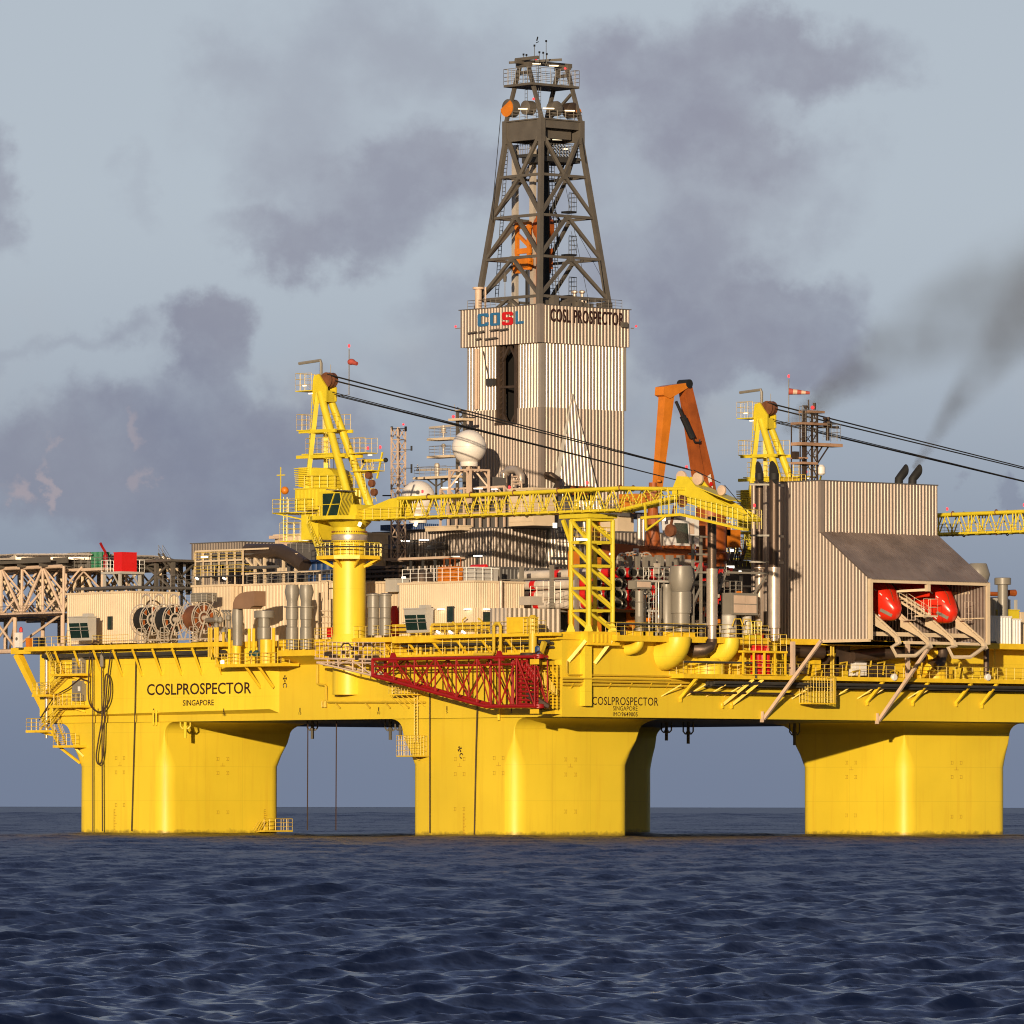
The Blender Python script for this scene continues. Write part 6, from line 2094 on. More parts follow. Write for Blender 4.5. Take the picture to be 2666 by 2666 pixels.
# A-frame
zt = 54.3
b = MB()
for l in (-1, 1):
    b.tube(G(2.2, 1.8 * l, 39.3), G(-4.25, .72 * l, zt), .52, .46, n=14)
    b.beam(G(-5.5, 1.75 * l, 42.4), G(-4.7, .72 * l, zt), .55, .55)
cbox(b, .9, 3.3, -2.3, 2.3, 39.003, 40.3)
for z, f0, f1 in ((49.7, -7.0, .2), (46.6, -7.4, .9)):
    for l in (-1, 1): b.beam(G(f0, 1.5 * l, z - .2), G(f1 - (z - 46) * .3, 1.5 * l, z - .2), .3, .4)
    b.beam(G(-5.2, -1.6, z - .2), G(-5.2, 1.6, z - .2), .4, .5)
b.beam(G(-.1, 1.6, 44.4), G(3.2, 1.6, 44.4), .25, .3)
part('a_frame', b, 'crane_yellow', t)
b = MB()
for z, f0, f1, l0, l1 in ((49.7, -7.1, -5.0, -1.9, 1.7), (49.7, -3.4, -1.4, -.9, 1.7), (46.8, -6.9, -1.5, -1.2, 1.6), (46.8, -.6, 2.2, .4, 2.6), (44.6, -.2, 3.4, .4, 2.6), (zt + .3, -7.9, -5.2, -1.3, 1.2)):
    cbox(b, f0, f1, l0, l1, z - .12, z)
part('landing', b, 'crane_yellow', t)
b = MB()
for z, f0, f1, l0, l1, hh in ((49.7, -7.1, -5.0, -1.9, 1.7, 1.9), (49.7, -3.4, -1.4, -.9, 1.7, 1.9), (46.8, -6.2, -1.5, -1.2, 1.6, 1.9), (46.8, -.6, 2.2, .4, 2.6, 1.8), (44.6, -.2, 3.4, .4, 2.6, 1.3), (zt + .3, -7.9, -5.2, -1.3, 1.2, 2.1)):
    b.rail([G(f1, l0, z), G(f0, l0, z), G(f0, l1, z), G(f1, l1, z)], hh, 1.0, .04)
part('landing_railing', b, 'rail_yellow', t)
b = MB()
b.ladder(G(-5.7, -.9, 46.6), G(-5.2, -.7, 55.5), .6, .05, CB); b.ladder(G(-2.6, -1.0, 45), G(-2.8, -1.0, 49.6), .5, .045, CB)
b.ladder(G(1.6, 1.2, 40.5), G(1.0, 1.2, 44.4), .6, .05, CB); b.ladder(G(2.4, 1.9, 40.8), G(1.4, 1.8, 46), .6, .05, CB)
part('ladder', b, 'crane_yellow', t)
b = MB()
pr = [(-5.3, zt - 1.5), (-3.0, zt - 1.1), (-3.0, zt + .6), (-3.7, zt + 1.4), (-4.3, zt + 2.2), (-5.1, zt + 2.1), (-5.3, zt + 1.4)]
b.prism([G(f, -.95, z) for f, z in pr], CL * .25); b.prism([G(f, .7, z) for f, z in pr], CL * .25); cbox(b, -5.2, -3.1, -.69, .69, zt - 1.2, zt + .2)
part('head', b, 'crane_yellow', t)
b = MB()
for f, z, r_ in ((-4.6, zt + 1.5, .75), (-3.4, zt + 1.5, .95)):
    b.lathe(G(f, -.65, z), [(.3, 0), (r_, .05), (r_ - .1, .3), (r_, .6), (r_ - .1, .9), (r_, 1.25), (.3, 1.3)], CL, 18)
part('head_sheave', b, 'rust', t)
b = MB(); b.path([G(-4.4, -.4, zt + 1.6), G(-4.4, -.4, zt + 3.6), G(-4.5, -.4, zt + 3.95), G(-8.1, -.4, zt + 3.7)], .2, 6); part('vent_pipe', b, 'stack_grey', t)
b = MB(); b.path([G(-2.6, .3, zt - .5), G(-.4, .3, zt - .4), G(-.4, .3, zt + 5.2)], .07, 5); b.tube(G(-3.2, 0, zt + 2), G(-3.2, 0, zt + 3.4), .06, n=4); part('sock_pole', b, 'wall_grey', t)
b = MB()
for f, l, z in ((-.4, .3, zt + 5.4), (.9, 2.3, 45.6 + 1.6), (3.6, 1.6, 47.2), (26.0, 0, 41.6), (53.5, .2, 43.2), (64.2, -.3, 38.4), (12.0, 0, 41.5), (38.2, .2, 41.8)):
    b.lathe(G(f, l, z), [(.1, 0), (.14, .1), (.14, .34), (.06, .4)], n=8)
part('warning_lamp', b, 'lamp_red', t)
b = MB()
for f in (1.0, 4.6): b.sphere(G(f, 1.5, 45.8), .3, 8, 6)
b.tube(G(-2.9, 0.3, 46.8), G(-2.9, .3, 42.6), .06, n=4)
part('buffer', b, 'soot_black', t)
b = MB(); b.beam(G(1.2, 1.5, 45.8), G(4.6, 1.5, 45.8), .3); b.beam(G(1.0, 1.8, 45.7), G(.2, 1.4, 44.4), .16); b.beam(G(3.8, 1.8, 46.8), G(3.0, 1.7, 43.6), .18); part('buffer_arm', b, 'crane_yellow', t)
b = MB()
for f, z in ((2.1, 44.0), (2.6, 43.0), (3.0, 41.9)): b.lathe(G(f, .9, z), [(.1, 0), (.45, .05), (.45, .5), (.1, .55)], CL, 12)
part('guide_sheave', b, 'rust', t)
b = MB()
for f, l, z in ((-6.6, -1.0, zt + .9), (-5.7, -.9, zt - .1), (1.0, 2.6, 46.55)): b.beam(G(f - .3, l, z), G(f + .3, l, z), .14)
for f, l, z in ((3.0, -1.4, 37.9), (12.0, -1.2, 37.7)): b.beam(G(f - .12, l, z - .2), G(f + .12, l, z + .25), .3)
part('floodlight', b, 'lamp_warm', t)
# boom
ZB0, ZB1, W = 38.5, 40.9, 1.15
b = MB()
for l in (-W, W):
    pr = [(1.2, ZB0 + .6), (2.4, ZB0), (9.2, ZB0), (9.2, ZB1 + .1), (7.8, ZB1)]
    b.prism([G(f, l - .08, z) for f, z in pr], CL * .16)
cbox(b, 2.4, 9.0, -W, W, ZB0, ZB0 + .2)
p0, p1, p2 = 9.0, 44.5, 52.5
for l in (-W, W):
    b.tube(G(9, l, ZB1), G(p1, l, ZB1 + .25), .24, n=10); b.tube(G(p1, l, ZB1 + .25), G(p2 + 2, l, ZB1 - .15), .24, .22, n=10)
    b.tube(G(9, l, ZB0), G(p1, l, ZB0 + .1), .2, n=8); b.tube(G(p1, l, ZB0 + .1), G(p2 + .5, l, ZB0 + 1.35), .22, n=8)
part('boom_chord', b, 'crane_yellow', t)
b = MB()
n = 15
for i in range(n):
    fa, fb = 9 + (p1 - 9) * i / n, 9 + (p1 - 9) * (i + 1) / n
    fm = (fa + fb) / 2
    for l in (-W, W):
        b.tube(G(fa, l, ZB0), G(fm - .12, l, ZB1), .085, n=6); b.tube(G(fm + .12, l, ZB1), G(fb, l, ZB0), .085, n=6)
        if i % 3 == 0:
            b.tube(G(fa, l, ZB0), G(fa, l, ZB1), .1, n=6); b.tube(G(fa + .5, l, ZB0), G(fa + .5, l, ZB1), .1, n=6)
    for z in (ZB0, ZB1): b.tube(G(fa, -W, z), G(fb, W, z), .07, n=5); b.tube(G(fa, -W, z), G(fa, W, z), .08, n=5)
for i in range(3):
    fa, fb = p1 + (p2 - p1) * i / 3, p1 + (p2 - p1) * (i + 1) / 3
    za, zb2 = ZB0 + .1 + 1.25 * i / 3, ZB0 + .1 + 1.25 * (i + 1) / 3
    for l in (-W, W): b.tube(G(fa, l, za), G((fa + fb) / 2, l, ZB1 + .1), .085, n=6); b.tube(G((fa + fb) / 2, l, ZB1 + .1), G(fb, l, zb2), .085, n=6)
part('boom_lacing', b, 'crane_yellow', t)
b = MB()
for f in (14, 20.9, 27.8, 34.8, 44.5):
    for l in (-W, W): ring(b, G(f, l, ZB1 + .05 + (f - 9) * .007), .3, .09, 'y', 10, 4)
    for l in (-W, W): ring(b, G(f, l, ZB0), .27, .08, 'y', 10, 4)
part('boom_joint', b, 'rust', t)
b = MB()
cbox(b, 4, p1, -W - .9, -W - .25, ZB0 - .08, ZB0)
for i in range(24): f = 4 + (p1 - 4) * i / 23; b.beam(G(f, -W - .9, ZB0 - .1), G(f, W, ZB0 - .1), .1, .16)
part('boom_walkway', b, 'crane_yellow', t)
b = MB(); b.rail([G(3, -W - .9, ZB0), G(p1, -W - .9, ZB0), G(p2, -W - .9, ZB0 + 1.2)], 1.25, 1.35, .04); part('boom_railing', b, 'rail_yellow', t)
# head and jib
b = MB()
for l in (-W, W):
    pr = [(p2, ZB1 - .1), (p2 + .8, ZB1 + 1.4), (p2 + 2.4, ZB1 + 1.3), (p2 + 3.6, ZB1 + .1), (p2 + 11.3, ZB0 - 1.2), (p2 + 11.3, ZB0 - 1.8), (p2 + 8, ZB0 - 1.1), (p2 + 3, ZB0 + .4), (p2, ZB0 + 1.2)]
    b.prism([G(f, l - .09, z) for f, z in pr], CL * .18)
b.prism([G(p2 + 3.0, -W, ZB1 + .2), G(p2 + 8.5, -W, ZB1 - 1.7), G(p2 + 8.5, W, ZB1 - 1.7), G(p2 + 3.0, W, ZB1 + .2)], (0, 0, .12))
b.tube(G(p2 + 11.2, -W, ZB0 - 1.5), G(p2 + 11.2, W, ZB0 - 1.5), .3, n=10)
part('boom_head', b, 'crane_yellow', t)
b = MB()
z_ = ZB0 - .9
b.prism([G(p2 - 4.0, -W - 1.1, z_ - .25), G(p2 + 2.0, -W - 1.1, z_ + .0), G(p2 + 11.6, -W - 1.1, z_ - 2.0), G(p2 + 11.6, -W - .1, z_ - 2.0), G(p2 + 2.0, -W - .1, z_ + .0), G(p2 - 4.0, -W - .1, z_ - .25)], (0, 0, .3))
b.beam(G(p2 - 3.4, -W - 1, z_ + 1.6), G(p2 - 3.2, -W - 1, z_ - 1.6), .22); b.beam(G(p2 - 3.2, -W - 1, z_ - 1.6), G(p2 - .4, -W - 1, z_ - .1), .22)
part('head_walkway', b, 'crane_yellow', t)
b = MB()
b.rail([G(p2 - 1.0, -W - 1.1, z_ + .2), G(p2 + 2.0, -W - 1.1, z_ + .3), G(p2 + 11.6, -W - 1.1, z_ - 1.7), G(p2 + 11.6, W, z_ - 1.7)], 2.2, .8, .05, 4)
for f in (p2 - .8, p2 + .3, p2 + 1.5): b.tube(G(f, -W - 1.1, z_ + .2), G(f, -W - 1.1, z_ + 3.2), .06, n=5)
part('head_railing', b, 'crane_yellow', t)
b = MB()
for f, z, r_, l in ((p2 + 1.0, ZB1 + 1.3, .75, -.9), (p2 + 2.6, ZB1 + 1.1, .75, .2), (p2 + 6.8, ZB1 - .4, .6, -.5)):
    b.lathe(G(f, l, z), [(.5, 0), (r_, .04), (r_, .3), (.5, .34)], CL, 20)
part('head_sheave', b, 'pinkish_buff', t)
b = MB()
b.lathe(G(p2 + 1.6, -1.35, ZB0 + .85), [(.3, 0), (.75, .03), (.75, .12), (.3, .14)], CL, 18)
b.lathe(G(p2 - 1.0, -.6, ZB0 - 2.5), [(.2, 0), (.75, .05), (.75, .5), (.2, .55)], CL, 16); b.beam(G(p2 - 1.0, -.4, ZB0 - 2.4), G(p2 - .3, -.4, ZB0 + .4), .25)
part('hook_block', b, 'rust', t)
# ropes
b = MB()
for l, dz, df in ((-.6, 2.2, 0), (-.3, 2.1, 0), (.2, 1.55, 0), (.5, 1.45, 0)):
    b.tube(G(-3.2, l, zt + dz), G(p2 + 1.6, l, ZB1 + 2.3 - (2.2 - dz) * .25), .07, n=5)
for l, dz in ((-.5, -.05), (0, -.3), (.5, -.5)):
    b.tube(G(-2.4, l, zt + dz), G(p2 + 1.2, l, ZB1 + .75 - (0 - dz) * .25), .06, n=5)
b.tube(G(p2 + 2.5, -.3, ZB1 + 2.1), G(p2 + 6.6, -.3, ZB1 + .45), .05, n=4); b.tube(G(p2 + 7.2, -.3, ZB1 + .2), G(p2 + 11.2, -.3, ZB0 - 1.2), .05, n=4)
part('rope', b, 'wire_black', t)
fin(t)
dup(t, (82.2, 8.2, 0), 'smaller looking yellow pedestal crane on the far side behind the two black exhaust pipes')

c = G(-.4, .3, zt + 3.6)
b = MB(); b.path([c, c + CB * .3 + Z * .02, c + CB * .6, c + CB * .95 - Z * .15, c + CB * 1.3 - Z * .25], [.3, .4, .36, .26, .24], 12)
solo('windsock', b, 'sock_red', 'limp faded red windsock on top of the near crane', 'windsock')
c = c + V((82.2, 8.2, 0))
t = thing('windsock', 'red and white striped windsock flying straight out on the far crane', 'windsock')
for k in range(5):
    b = MB(); d = RGT; r0, r1 = .44 - .05 * k, .44 - .05 * (k + 1)
    b.tube(c + d * (.55 * k) - Z * .04 * k, c + d * (.55 * (k + 1)) - Z * .04 * (k + 1), r0, r1, 12); part('sock_band', b, 'pinkish_buff' if k % 2 else 'sock_red', t)
fin(t)

# ---------------------------------------------------------------- boom rest tower
t = thing('boom_rest_tower', 'yellow lattice tower at the near corner carrying the crane boom', 'lattice tower')
y0 = -1.0
A0 = U(M4(590, 1600), y=y0); x0 = A0.x
y1 = U(M4(412, 1595), x=x0).y; x1 = U(M4(830, 1605), y=y0).x
zl = [U(M4(590, v), y=y0).z for v in (1600, 1388, 1162, 938, 700, 470)]
cs = [(x0, y0), (x1, y0), (x1, y1), (x0, y1)]
for cx_, cy_ in cs:
    b = MB(); b.tube((cx_, cy_, zl[0]), (cx_, cy_, zl[-1]), .28 if (cx_, cy_) != (x0, y0) else .34, n=10)
    b.lathe((cx_, cy_, zl[0]), [(.75, 0), (.34, .9)], n=4)
    part('leg', b, 'crane_yellow', t)
b = MB()
for z in zl[1:]:
    for k in range(4): b.beam((*cs[k], z), (*cs[(k + 1) % 4], z), .34 if z != zl[1] else .3)
for i in range(5):
    za, zb2 = zl[i] + .2, zl[i + 1] - .2
    b.tube((*cs[0], zb2), (*cs[1], za), .2, n=8); b.tube((*cs[3], zb2), (*cs[2], za), .16, n=8)
    b.tube((*cs[3], zb2), (*cs[0], za), .18, n=8); b.tube((*cs[2], zb2), (*cs[1], za + .3), .16, n=8)
b.beam((x0, y1, zl[4]), (x0 - .2, y1 + 1.2, zl[5]), .4); b.beam((x0, y0, zl[4]), (x0 - .2, y1 - .3, zl[5]), .3)
part('brace', b, 'crane_yellow', t)
b = MB(); b.box(x0 - .5, x1 + .3, y0 - .5, y1 + 1.6, zl[5] + .17, zl[5] + .65); part('saddle', b, 'crane_yellow', t)
b = MB(); z = zl[4] + .18; b.rail([(x0, y1, z), (x0, y0, z), (x1, y0, z), (x1, y1, z)], 1.6, .9, .05, 3); part('railing', b, 'rail_yellow', t)
b = MB(); c = U(M4(520, 675), y=y0 - .1); b.beam(c - V((.8, 0, 0)), c + V((.8, 0, 0)), .18, .22); part('tube_lamp', b, 'lamp_white', t)
b = MB()
b.box(x0 - .6, x1 + .7, y0 - .5, y1 + 1.0, zl[0] - 1.5, zl[0])
for k in range(6): b.box(x0 + .3 + k * .65, x0 + .45 + k * .65, y0 - .62, y0 - .5, zl[0] - 1.3, zl[0] - .3)
b.box(x0 - .7, x1 + .8, y0 - .66, y1 + 1.05, zl[0] - 1.62, zl[0] - 1.503)
part('base_frame', b, 'deck_yellow', t)
b = MB()
for a, c2, yy in ((M4(560, 1690), M4(385, 1900), 0), (M4(820, 1690), M4(650, 1920), 0)):
    p = U(a, y=y0 - .4); b.beam(p, U(c2, y=-.02), .4, .4)
b.box(x0 - .5, x0 + .6, -.9, -.003, 15.5, zl[0] - 1.63)
part('bracket', b, 'hull_yellow', t)
fin(t)

# ---------------------------------------------------------------- orange knuckle boom crane
KY = 20.0
k3 = lambda a, b_, y=KY: U(C3(a, b_), y=y)
t = thing('knuckle_boom_crane', 'orange knuckle boom crane folded into an upside down V', 'crane')
b = MB()
taper(b, k3(45, 1190), k3(140, 230), .95, .9, 1.5, 1.3, V((0, 1, 0))); part('outer_arm', b, 'orange', t)
b = MB()
A, B = k3(120, 215), k3(350, 175)
b.prism([k3(105, 262, KY - .8), k3(112, 180, KY - .8), k3(178, 165, KY - .8), k3(345, 142, KY - .8), k3(375, 160, KY - .8), k3(355, 190, KY - .8), k3(240, 262, KY - .8), k3(170, 300, KY - .8)], (0, 1.6, 0)); part('knuckle', b, 'orange', t)
b = MB(); taper(b, k3(325, 190), k3(505, 1110), 1.3, 1.2, 2.1, 1.8, V((0, 1, 0))); taper(b, k3(505, 1110), k3(560, 1420), 2.1, 1.8, 2.0, 1.8, V((0, 1, 0))); part('inner_arm', b, 'rusty_orange', t)
b = MB(); b.prism([k3(250, 400, KY - .95), k3(330, 640, KY - .95), k3(400, 1110, KY - .95), k3(520, 1100, KY - .95), k3(455, 760, KY - .95), k3(380, 620, KY - .95)], (0, -.12, 0)); part('arm_plate', b, 'rusty_orange', t)
b = MB(); b.tube(k3(232, 330, KY - 1.4), k3(300, 480, KY - 1.4), .2, n=10); b.tube(k3(300, 480, KY - 1.4), k3(395, 690, KY - 1.4), .42, n=10); b.path([k3(400, 690, KY - 1.5), k3(420, 740, KY - 1.5), k3(470, 740, KY - 1.5), k3(470, 710, KY - 1.5)], .12, 6)
b.lathe(k3(370, 150, KY - .9), [(.55, 0), (.55, 1.8)], (0, 1, 0), 14)
part('cylinder', b, 'wire_black', t)
b = MB(); c = k3(575, 1130, KY - 1.15); b.prism([k3(550, 1080, KY - 1.2), k3(580, 1060, KY - 1.2), k3(605, 1205, KY - 1.2), k3(570, 1165, KY - 1.2)], (0, .05, 0)); part('notice_plate', b, 'white_paint', t)
b = MB(); c = k3(585, 1160, KY - 1.3); b.lathe(c, [(.28, 0), (.28, .06)], (0, 1, 0), 12); part('notice_mark', b, 'box_red', t)
b = MB(); c = k3(585, 1700)
b.lathe((c.x, KY, DK), [(1.9, 0), (1.9, 10.0), (2.3, 10.2), (2.3, 11.0), (1.9, 11.2), (1.9, k3(560, 1400).z - DK)], n=22); part('pedestal', b, 'rusty_orange', t)
b = MB()
c = k3(690, 1700); b.box(c.x, c.x + 2.3, KY - 1, KY + 1, c.z - 1.2, c.z + 1.0); c2 = k3(655, 1600); b.box(c2.x, c2.x + 1.2, KY - 1, KY + 1, c2.z - 1, c2.z + .6)
b.path([c + V((2.2, -1, -1)), c + V((2.8, -1, -2.0)), c + V((2.0, -1, -2.2))], .1, 5)
part('winch', b, 'orange', t)
b = MB(); p = U(M4(1005, 215), y=KY - .5); q = U(M4(1175, 360), y=KY - .5); b.box(p.x, q.x, KY - 1.5, KY + 1.5, q.z, p.z); part('arm_rest', b, 'orange', t)
b = MB(); c = k3(60, 1145, KY - .8); b.lathe(c, [(.1, 0), (.3, .1), (.3, .35), (.1, .45)], n=8); part('hook', b, 'orange', t)
fin(t)
# cab of the pipe handling crane, orange beam and column
t = thing('pipe_handling_crane', 'orange pipe handling crane with a long level beam and orange column', 'crane')
HYY = 15.0
m4 = lambda a, b_, y=HYY: U(M4(a, b_), y=y)
b = MB(); taper(b, m4(860, 800), m4(1190, 815), .9, 2.0, .9, 1.7, Z); taper(b, m4(1190, 815), m4(1640, 805), .9, 1.7, .9, 2.1, Z); b.beam(m4(620, 770), m4(880, 800), 1.0, 1.9); part('beam', b, 'rusty_orange', t)
b = MB()
p = m4(1235, 760); b.lathe((p.x, HYY, p.z - .2), [(1.3, 0), (1.0, .6), (.75, 3.0), (.6, 5.5), (1.0, 6.3), (1.0, 7.2), (.5, 7.4), (.5, 8.2)], n=10); part('column', b, 'rusty_orange', t)
b = MB()
for px in (660, 440, 1000): p = m4(px, 860); b.box(p.x - .5, p.x + .5, HYY - .5, HYY + .5, DK, p.z + (1.8 if px == 660 else .8))
p = m4(660, 640); b.box(p.x - .4, p.x + .4, HYY - .4, HYY + .4, p.z - 2.2, p.z + 1.8)
part('support', b, 'orange', t)
b = MB(); p = m4(1062, 793, HYY - .5); b.box(p.x - .45, p.x + .45, HYY - .56, HYY - .5, p.z - .35, p.z + .35); part('notice_plate', b, 'white_paint', t)
b = MB(); b.box(p.x - .22, p.x + .02, HYY - .6, HYY - .561, p.z - .2, p.z + .1); part('notice_mark', b, 'box_red', t)
b = MB(); p, q = m4(1350, 760, HYY - 1), m4(1640, 775, HYY - 1); b.box(p.x, q.x + 2, HYY - 1.4, HYY + 1.5, q.z, p.z); part('cab_floor', b, 'orange', t)
fin(t)
t = thing('crane_cab', 'white crane cab with one big dark window above the orange beam', 'control cab')
p, q = m4(1405, 520), m4(1560, 740)
b = MB(); r_ = m4(1700, 490); zt, zb = p.z + .5, q.z
b.prism([(p.x, HYY - .4, zt), (p.x + .5, HYY - .6, zb), (q.x + .3, HYY - .6, zb), (q.x + .2, HYY - .4, zt)], (0, 2.0, 0)); b.box(q.x + .35, r_.x, HYY, HYY + 2, zb, zt + .5)
part('body', b, 'white_paint', t)
b = MB(); b.prism([(p.x + .3, HYY - .53, zt - .35), (p.x + .6, HYY - .66, zb + .3), (q.x - .0, HYY - .66, zb + .3), (q.x - .1, HYY - .53, zt - .35)], (0, .05, 0)); part('pane', b, 'glass_dark', t)
b = MB(); b.box(q.x + .5, q.x + 1.5, HYY - .05, HYY - .003, zb + 1.5, zt - .3); part('door', b, 'pinkish_buff', t)
b = MB(); b.box(p.x + .5, q.x + .4, HYY + .2, HYY + 1.4, zt + .01, zt + .7); part('roof_unit', b, 'wall_grey', t)
fin(t)
# steel columns between
for px, w, lab in ((1098, .28, 'left one of two shiny upright pipes behind the boom right of the tower house'), (1140, .26, 'right one of two shiny upright pipes behind the boom right of the tower house')):
    p = U(M4(px, 760), y=25); zt = U(M4(px, 420), y=25).z
    b = MB(); b.lathe((p.x, 25, DK), [(w * 1.15, 0), (w * 1.15, 8), (w, 8.2), (w, zt - DK - .3), (w * .8, zt - DK)], n=12)
    solo('steel_pipe', b, 'bare_steel', lab, 'pipe', 'shiny upright pipes')
p, q = U(M4(890, 500), y=28), U(M4(1070, 760), y=28)
t = deckhouse('plant_house', 'buff and ribbed plant house right of the tower house, behind the orange column', 'plant room', (p.x, q.x + 8, 28, 36, DK, U(M4(900, 590), y=28).z), 'dark_shaded_galvanised', .6, .16, roof=.2, roofm='wall_grey')
b = MB(); zz_ = U(M4(900, 590), y=28).z; b.box(p.x + .3, q.x, 28.5, 33, zz_ + .01, zz_ + 2.0); part('roof_box', b, 'buff', t)
b = MB(); b.box(p.x + .2, q.x + 6, 27.9, 34, zz_ + 2.4, U(M4(900, 440), y=28).z); part('upper_box', b, 'wall_grey', t)
fin(t)

# ---------------------------------------------------------------- stacked riser pipes
rk = thing('pipe_rack', 'grey upright posts and rails holding the stacked red and white pipes', 'rack')
YE, YL = 8.5, 27.0
m4 = lambda a, b_, y=YE: U(M4(a, b_), y=y)
rz = [m4(900, v).z for v in (1320, 1222, 1115, 1000)]
xr0 = m4(725, 1222).x
proto = thing('riser_pipe', 'white riser pipe with red bands and a dark open end in the stacked rack', 'riser pipe', 'riser pipes stacked in the rack')
R_ = .58
p = V((xr0, YE, rz[0]))
b = MB(); b.lathe(p + V((0, .9, 0)), [(R_ - .06, 0), (R_ - .06, 2.6), (R_, 2.6), (R_, 10.2), (R_ - .05, 10.2), (R_ - .05, 11.0), (R_, 11.0), (R_, 17.5)], (0, 1, 0), 16); part('tube', b, 'cream_paint', proto)
b = MB(); b.lathe(p + V((0, .85, 0)), [(R_ + .02, 0), (R_ + .03, .1), (R_ + .03, 2.3), (R_ + .02, 2.4)], (0, 1, 0), 16); b.lathe(p + V((0, 11.0, 0)), [(R_ + .02, 0), (R_ + .03, .1), (R_ + .03, .8), (R_ + .02, .9)], (0, 1, 0), 16); part('red_band', b, 'box_red', proto)
b = MB(); b.lathe(p, [(.38, .3), (R_ + .08, .0), (R_ + .08, .28), (.3, .45), (.3, .9)], (0, 1, 0), 16); part('flange', b, 'stack_grey', proto)
b = MB(); b.lathe(p + V((0, -.02, 0)), [(.40, 0), (.40, .25)], (0, 1, 0), 14); part('bore', b, 'hollow_shade', proto)
fin(proto)
first = True
for r in range(4):
    for k in range(9):
        if r == 3 and k < 3: continue
        if first: first = False; continue
        dup(proto, (k * 1.36 + (.0 if r % 2 else .0), (.7 if (k * 7 + r * 3) % 3 == 0 else 0) + (0 if r < 3 else .2), rz[r] - rz[0]), proto['label'])
b = MB()
zt = m4(300, 905).z
for yy_ in (12.0, 16.5, 22.0, 26.4):
    for x_ in (xr0 - .95, xr0 + 3.4 * 1.36, xr0 + 9.2 * 1.36): b.beam((x_, yy_, DK), (x_, yy_, zt), .42)
    b.beam((xr0 - .8, yy_, rz[0] - .75), (xr0 + 12.5, yy_, rz[0] - .75), .3)
b.beam((xr0 - .95, YL, rz[3] - .7), (xr0 - .95, 9.5, rz[3] - .7), .2)
for k in range(8): b.beam((xr0 + 4.5 + k * 1.3, 10, rz[3] + .6), (xr0 + 4.5 + k * 1.3, 10, rz[3] + 2.0), .5)
part('post', b, 'stack_grey', rk)
fin(rk)
t = thing('drill_pipe_stack', 'dark drill pipe ends and brackets crowding the rack right of the red and white pipes', 'pipe stack')
b = MB()
for k in range(40):
    x_ = xr0 + 10 + 14 * rnd.random(); z_ = DK + .6 + 8.5 * rnd.random()
    b.tube((x_, 9.5 + rnd.random(), z_), (x_, 16, z_), .18 + .25 * rnd.random(), n=8)
for k in range(16):
    x_ = xr0 + 9 + 15 * rnd.random(); b.beam((x_, 9.2, DK), (x_, 9.2, DK + 5 + 4.5 * rnd.random()), .12 + .25 * rnd.random())
for z in (26, 28.4, 30.6, 32.6): b.beam((xr0 + 8, 9.0, z), (xr0 + 26, 9.0, z), .22)
b.box(xr0 + 8, xr0 + 27, 15, 17, DK, 33.2)
part('pipe', b, 'dark_grey', t)
b = MB()
for k in range(16):
    x_ = xr0 + 10 + 13 * rnd.random(); z_ = DK + 1 + 8 * rnd.random(); s_ = .15 + .3 * rnd.random()
    b.box(x_ - s_, x_ + s_, 8.6, 9.3, z_ - s_, z_ + s_)
part('red_fitting', b, 'box_red', t)
b = MB()
for k in range(12):
    x_ = xr0 + 6 + 17 * rnd.random(); z_ = DK + .6 + 6 * rnd.random(); s_ = .1 + .22 * rnd.random()
    b.box(x_ - s_, x_ + s_, 8.4, 9.2, z_ - s_ * 2, z_ + s_ * 2)
part('orange_fitting', b, 'orange', t)
b = MB()
for k in range(20):
    x_ = xr0 + 8 + 15 * rnd.random(); z_ = DK + .4 + 8.8 * rnd.random(); s_ = .12 + .2 * rnd.random()
    b.box(x_ - s_, x_ + s_, 8.3, 9.0, z_ - s_, z_ + s_ * 1.6)
for k in range(10):
    x_ = xr0 + 6 + 18 * k / 10; b.path([(x_, 8.6, DK), (x_, 8.6, DK + 2 + 3 * rnd.random()), (x_ + .6, 8.4, DK + 5.2)], .09, 5)
part('pale_fitting', b, 'pale_steel', t)
fin(t)
t = thing('mud_manifold', 'buff and grey hoses, rails and coils above the stacked pipes under the orange beam', 'pipework')
b = MB()
p, q = U(M4(870, 860), y=13), U(M4(1640, 860), y=13)
for k in range(26):
    x_ = p.x + (q.x - p.x) * k / 25; b.beam((x_, 13, p.z - 1.6), (x_, 13, p.z - .2), .14)
b.beam((p.x, 13, p.z - .4), (q.x, 13, p.z - .4), .22); b.beam((p.x, 13, p.z - 1.6), (q.x, 13, p.z - 1.6), .2)
for k in range(5): c = U(M4(930 + 60 * k, 890), y=12.5); ring(b, c, .9 + .1 * (k % 3), .12, 'y', 16, 5)
for k in range(6): c = U(M4(1080 + 90 * k, 905), y=12.6); b.lathe(c, [(.4, 0), (.4, 1.6)], (1, 0, 0), 10)
part('hose_coil', b, 'pale_steel', t)
b = MB()
for k in range(5): c = U(M4(1090 + 110 * k, 890), y=12.2); b.box(c.x - .4, c.x + .4, 12.2, 12.8, c.z - .9, c.z + .7)
part('grey_box', b, 'stack_grey', t)
fin(t)
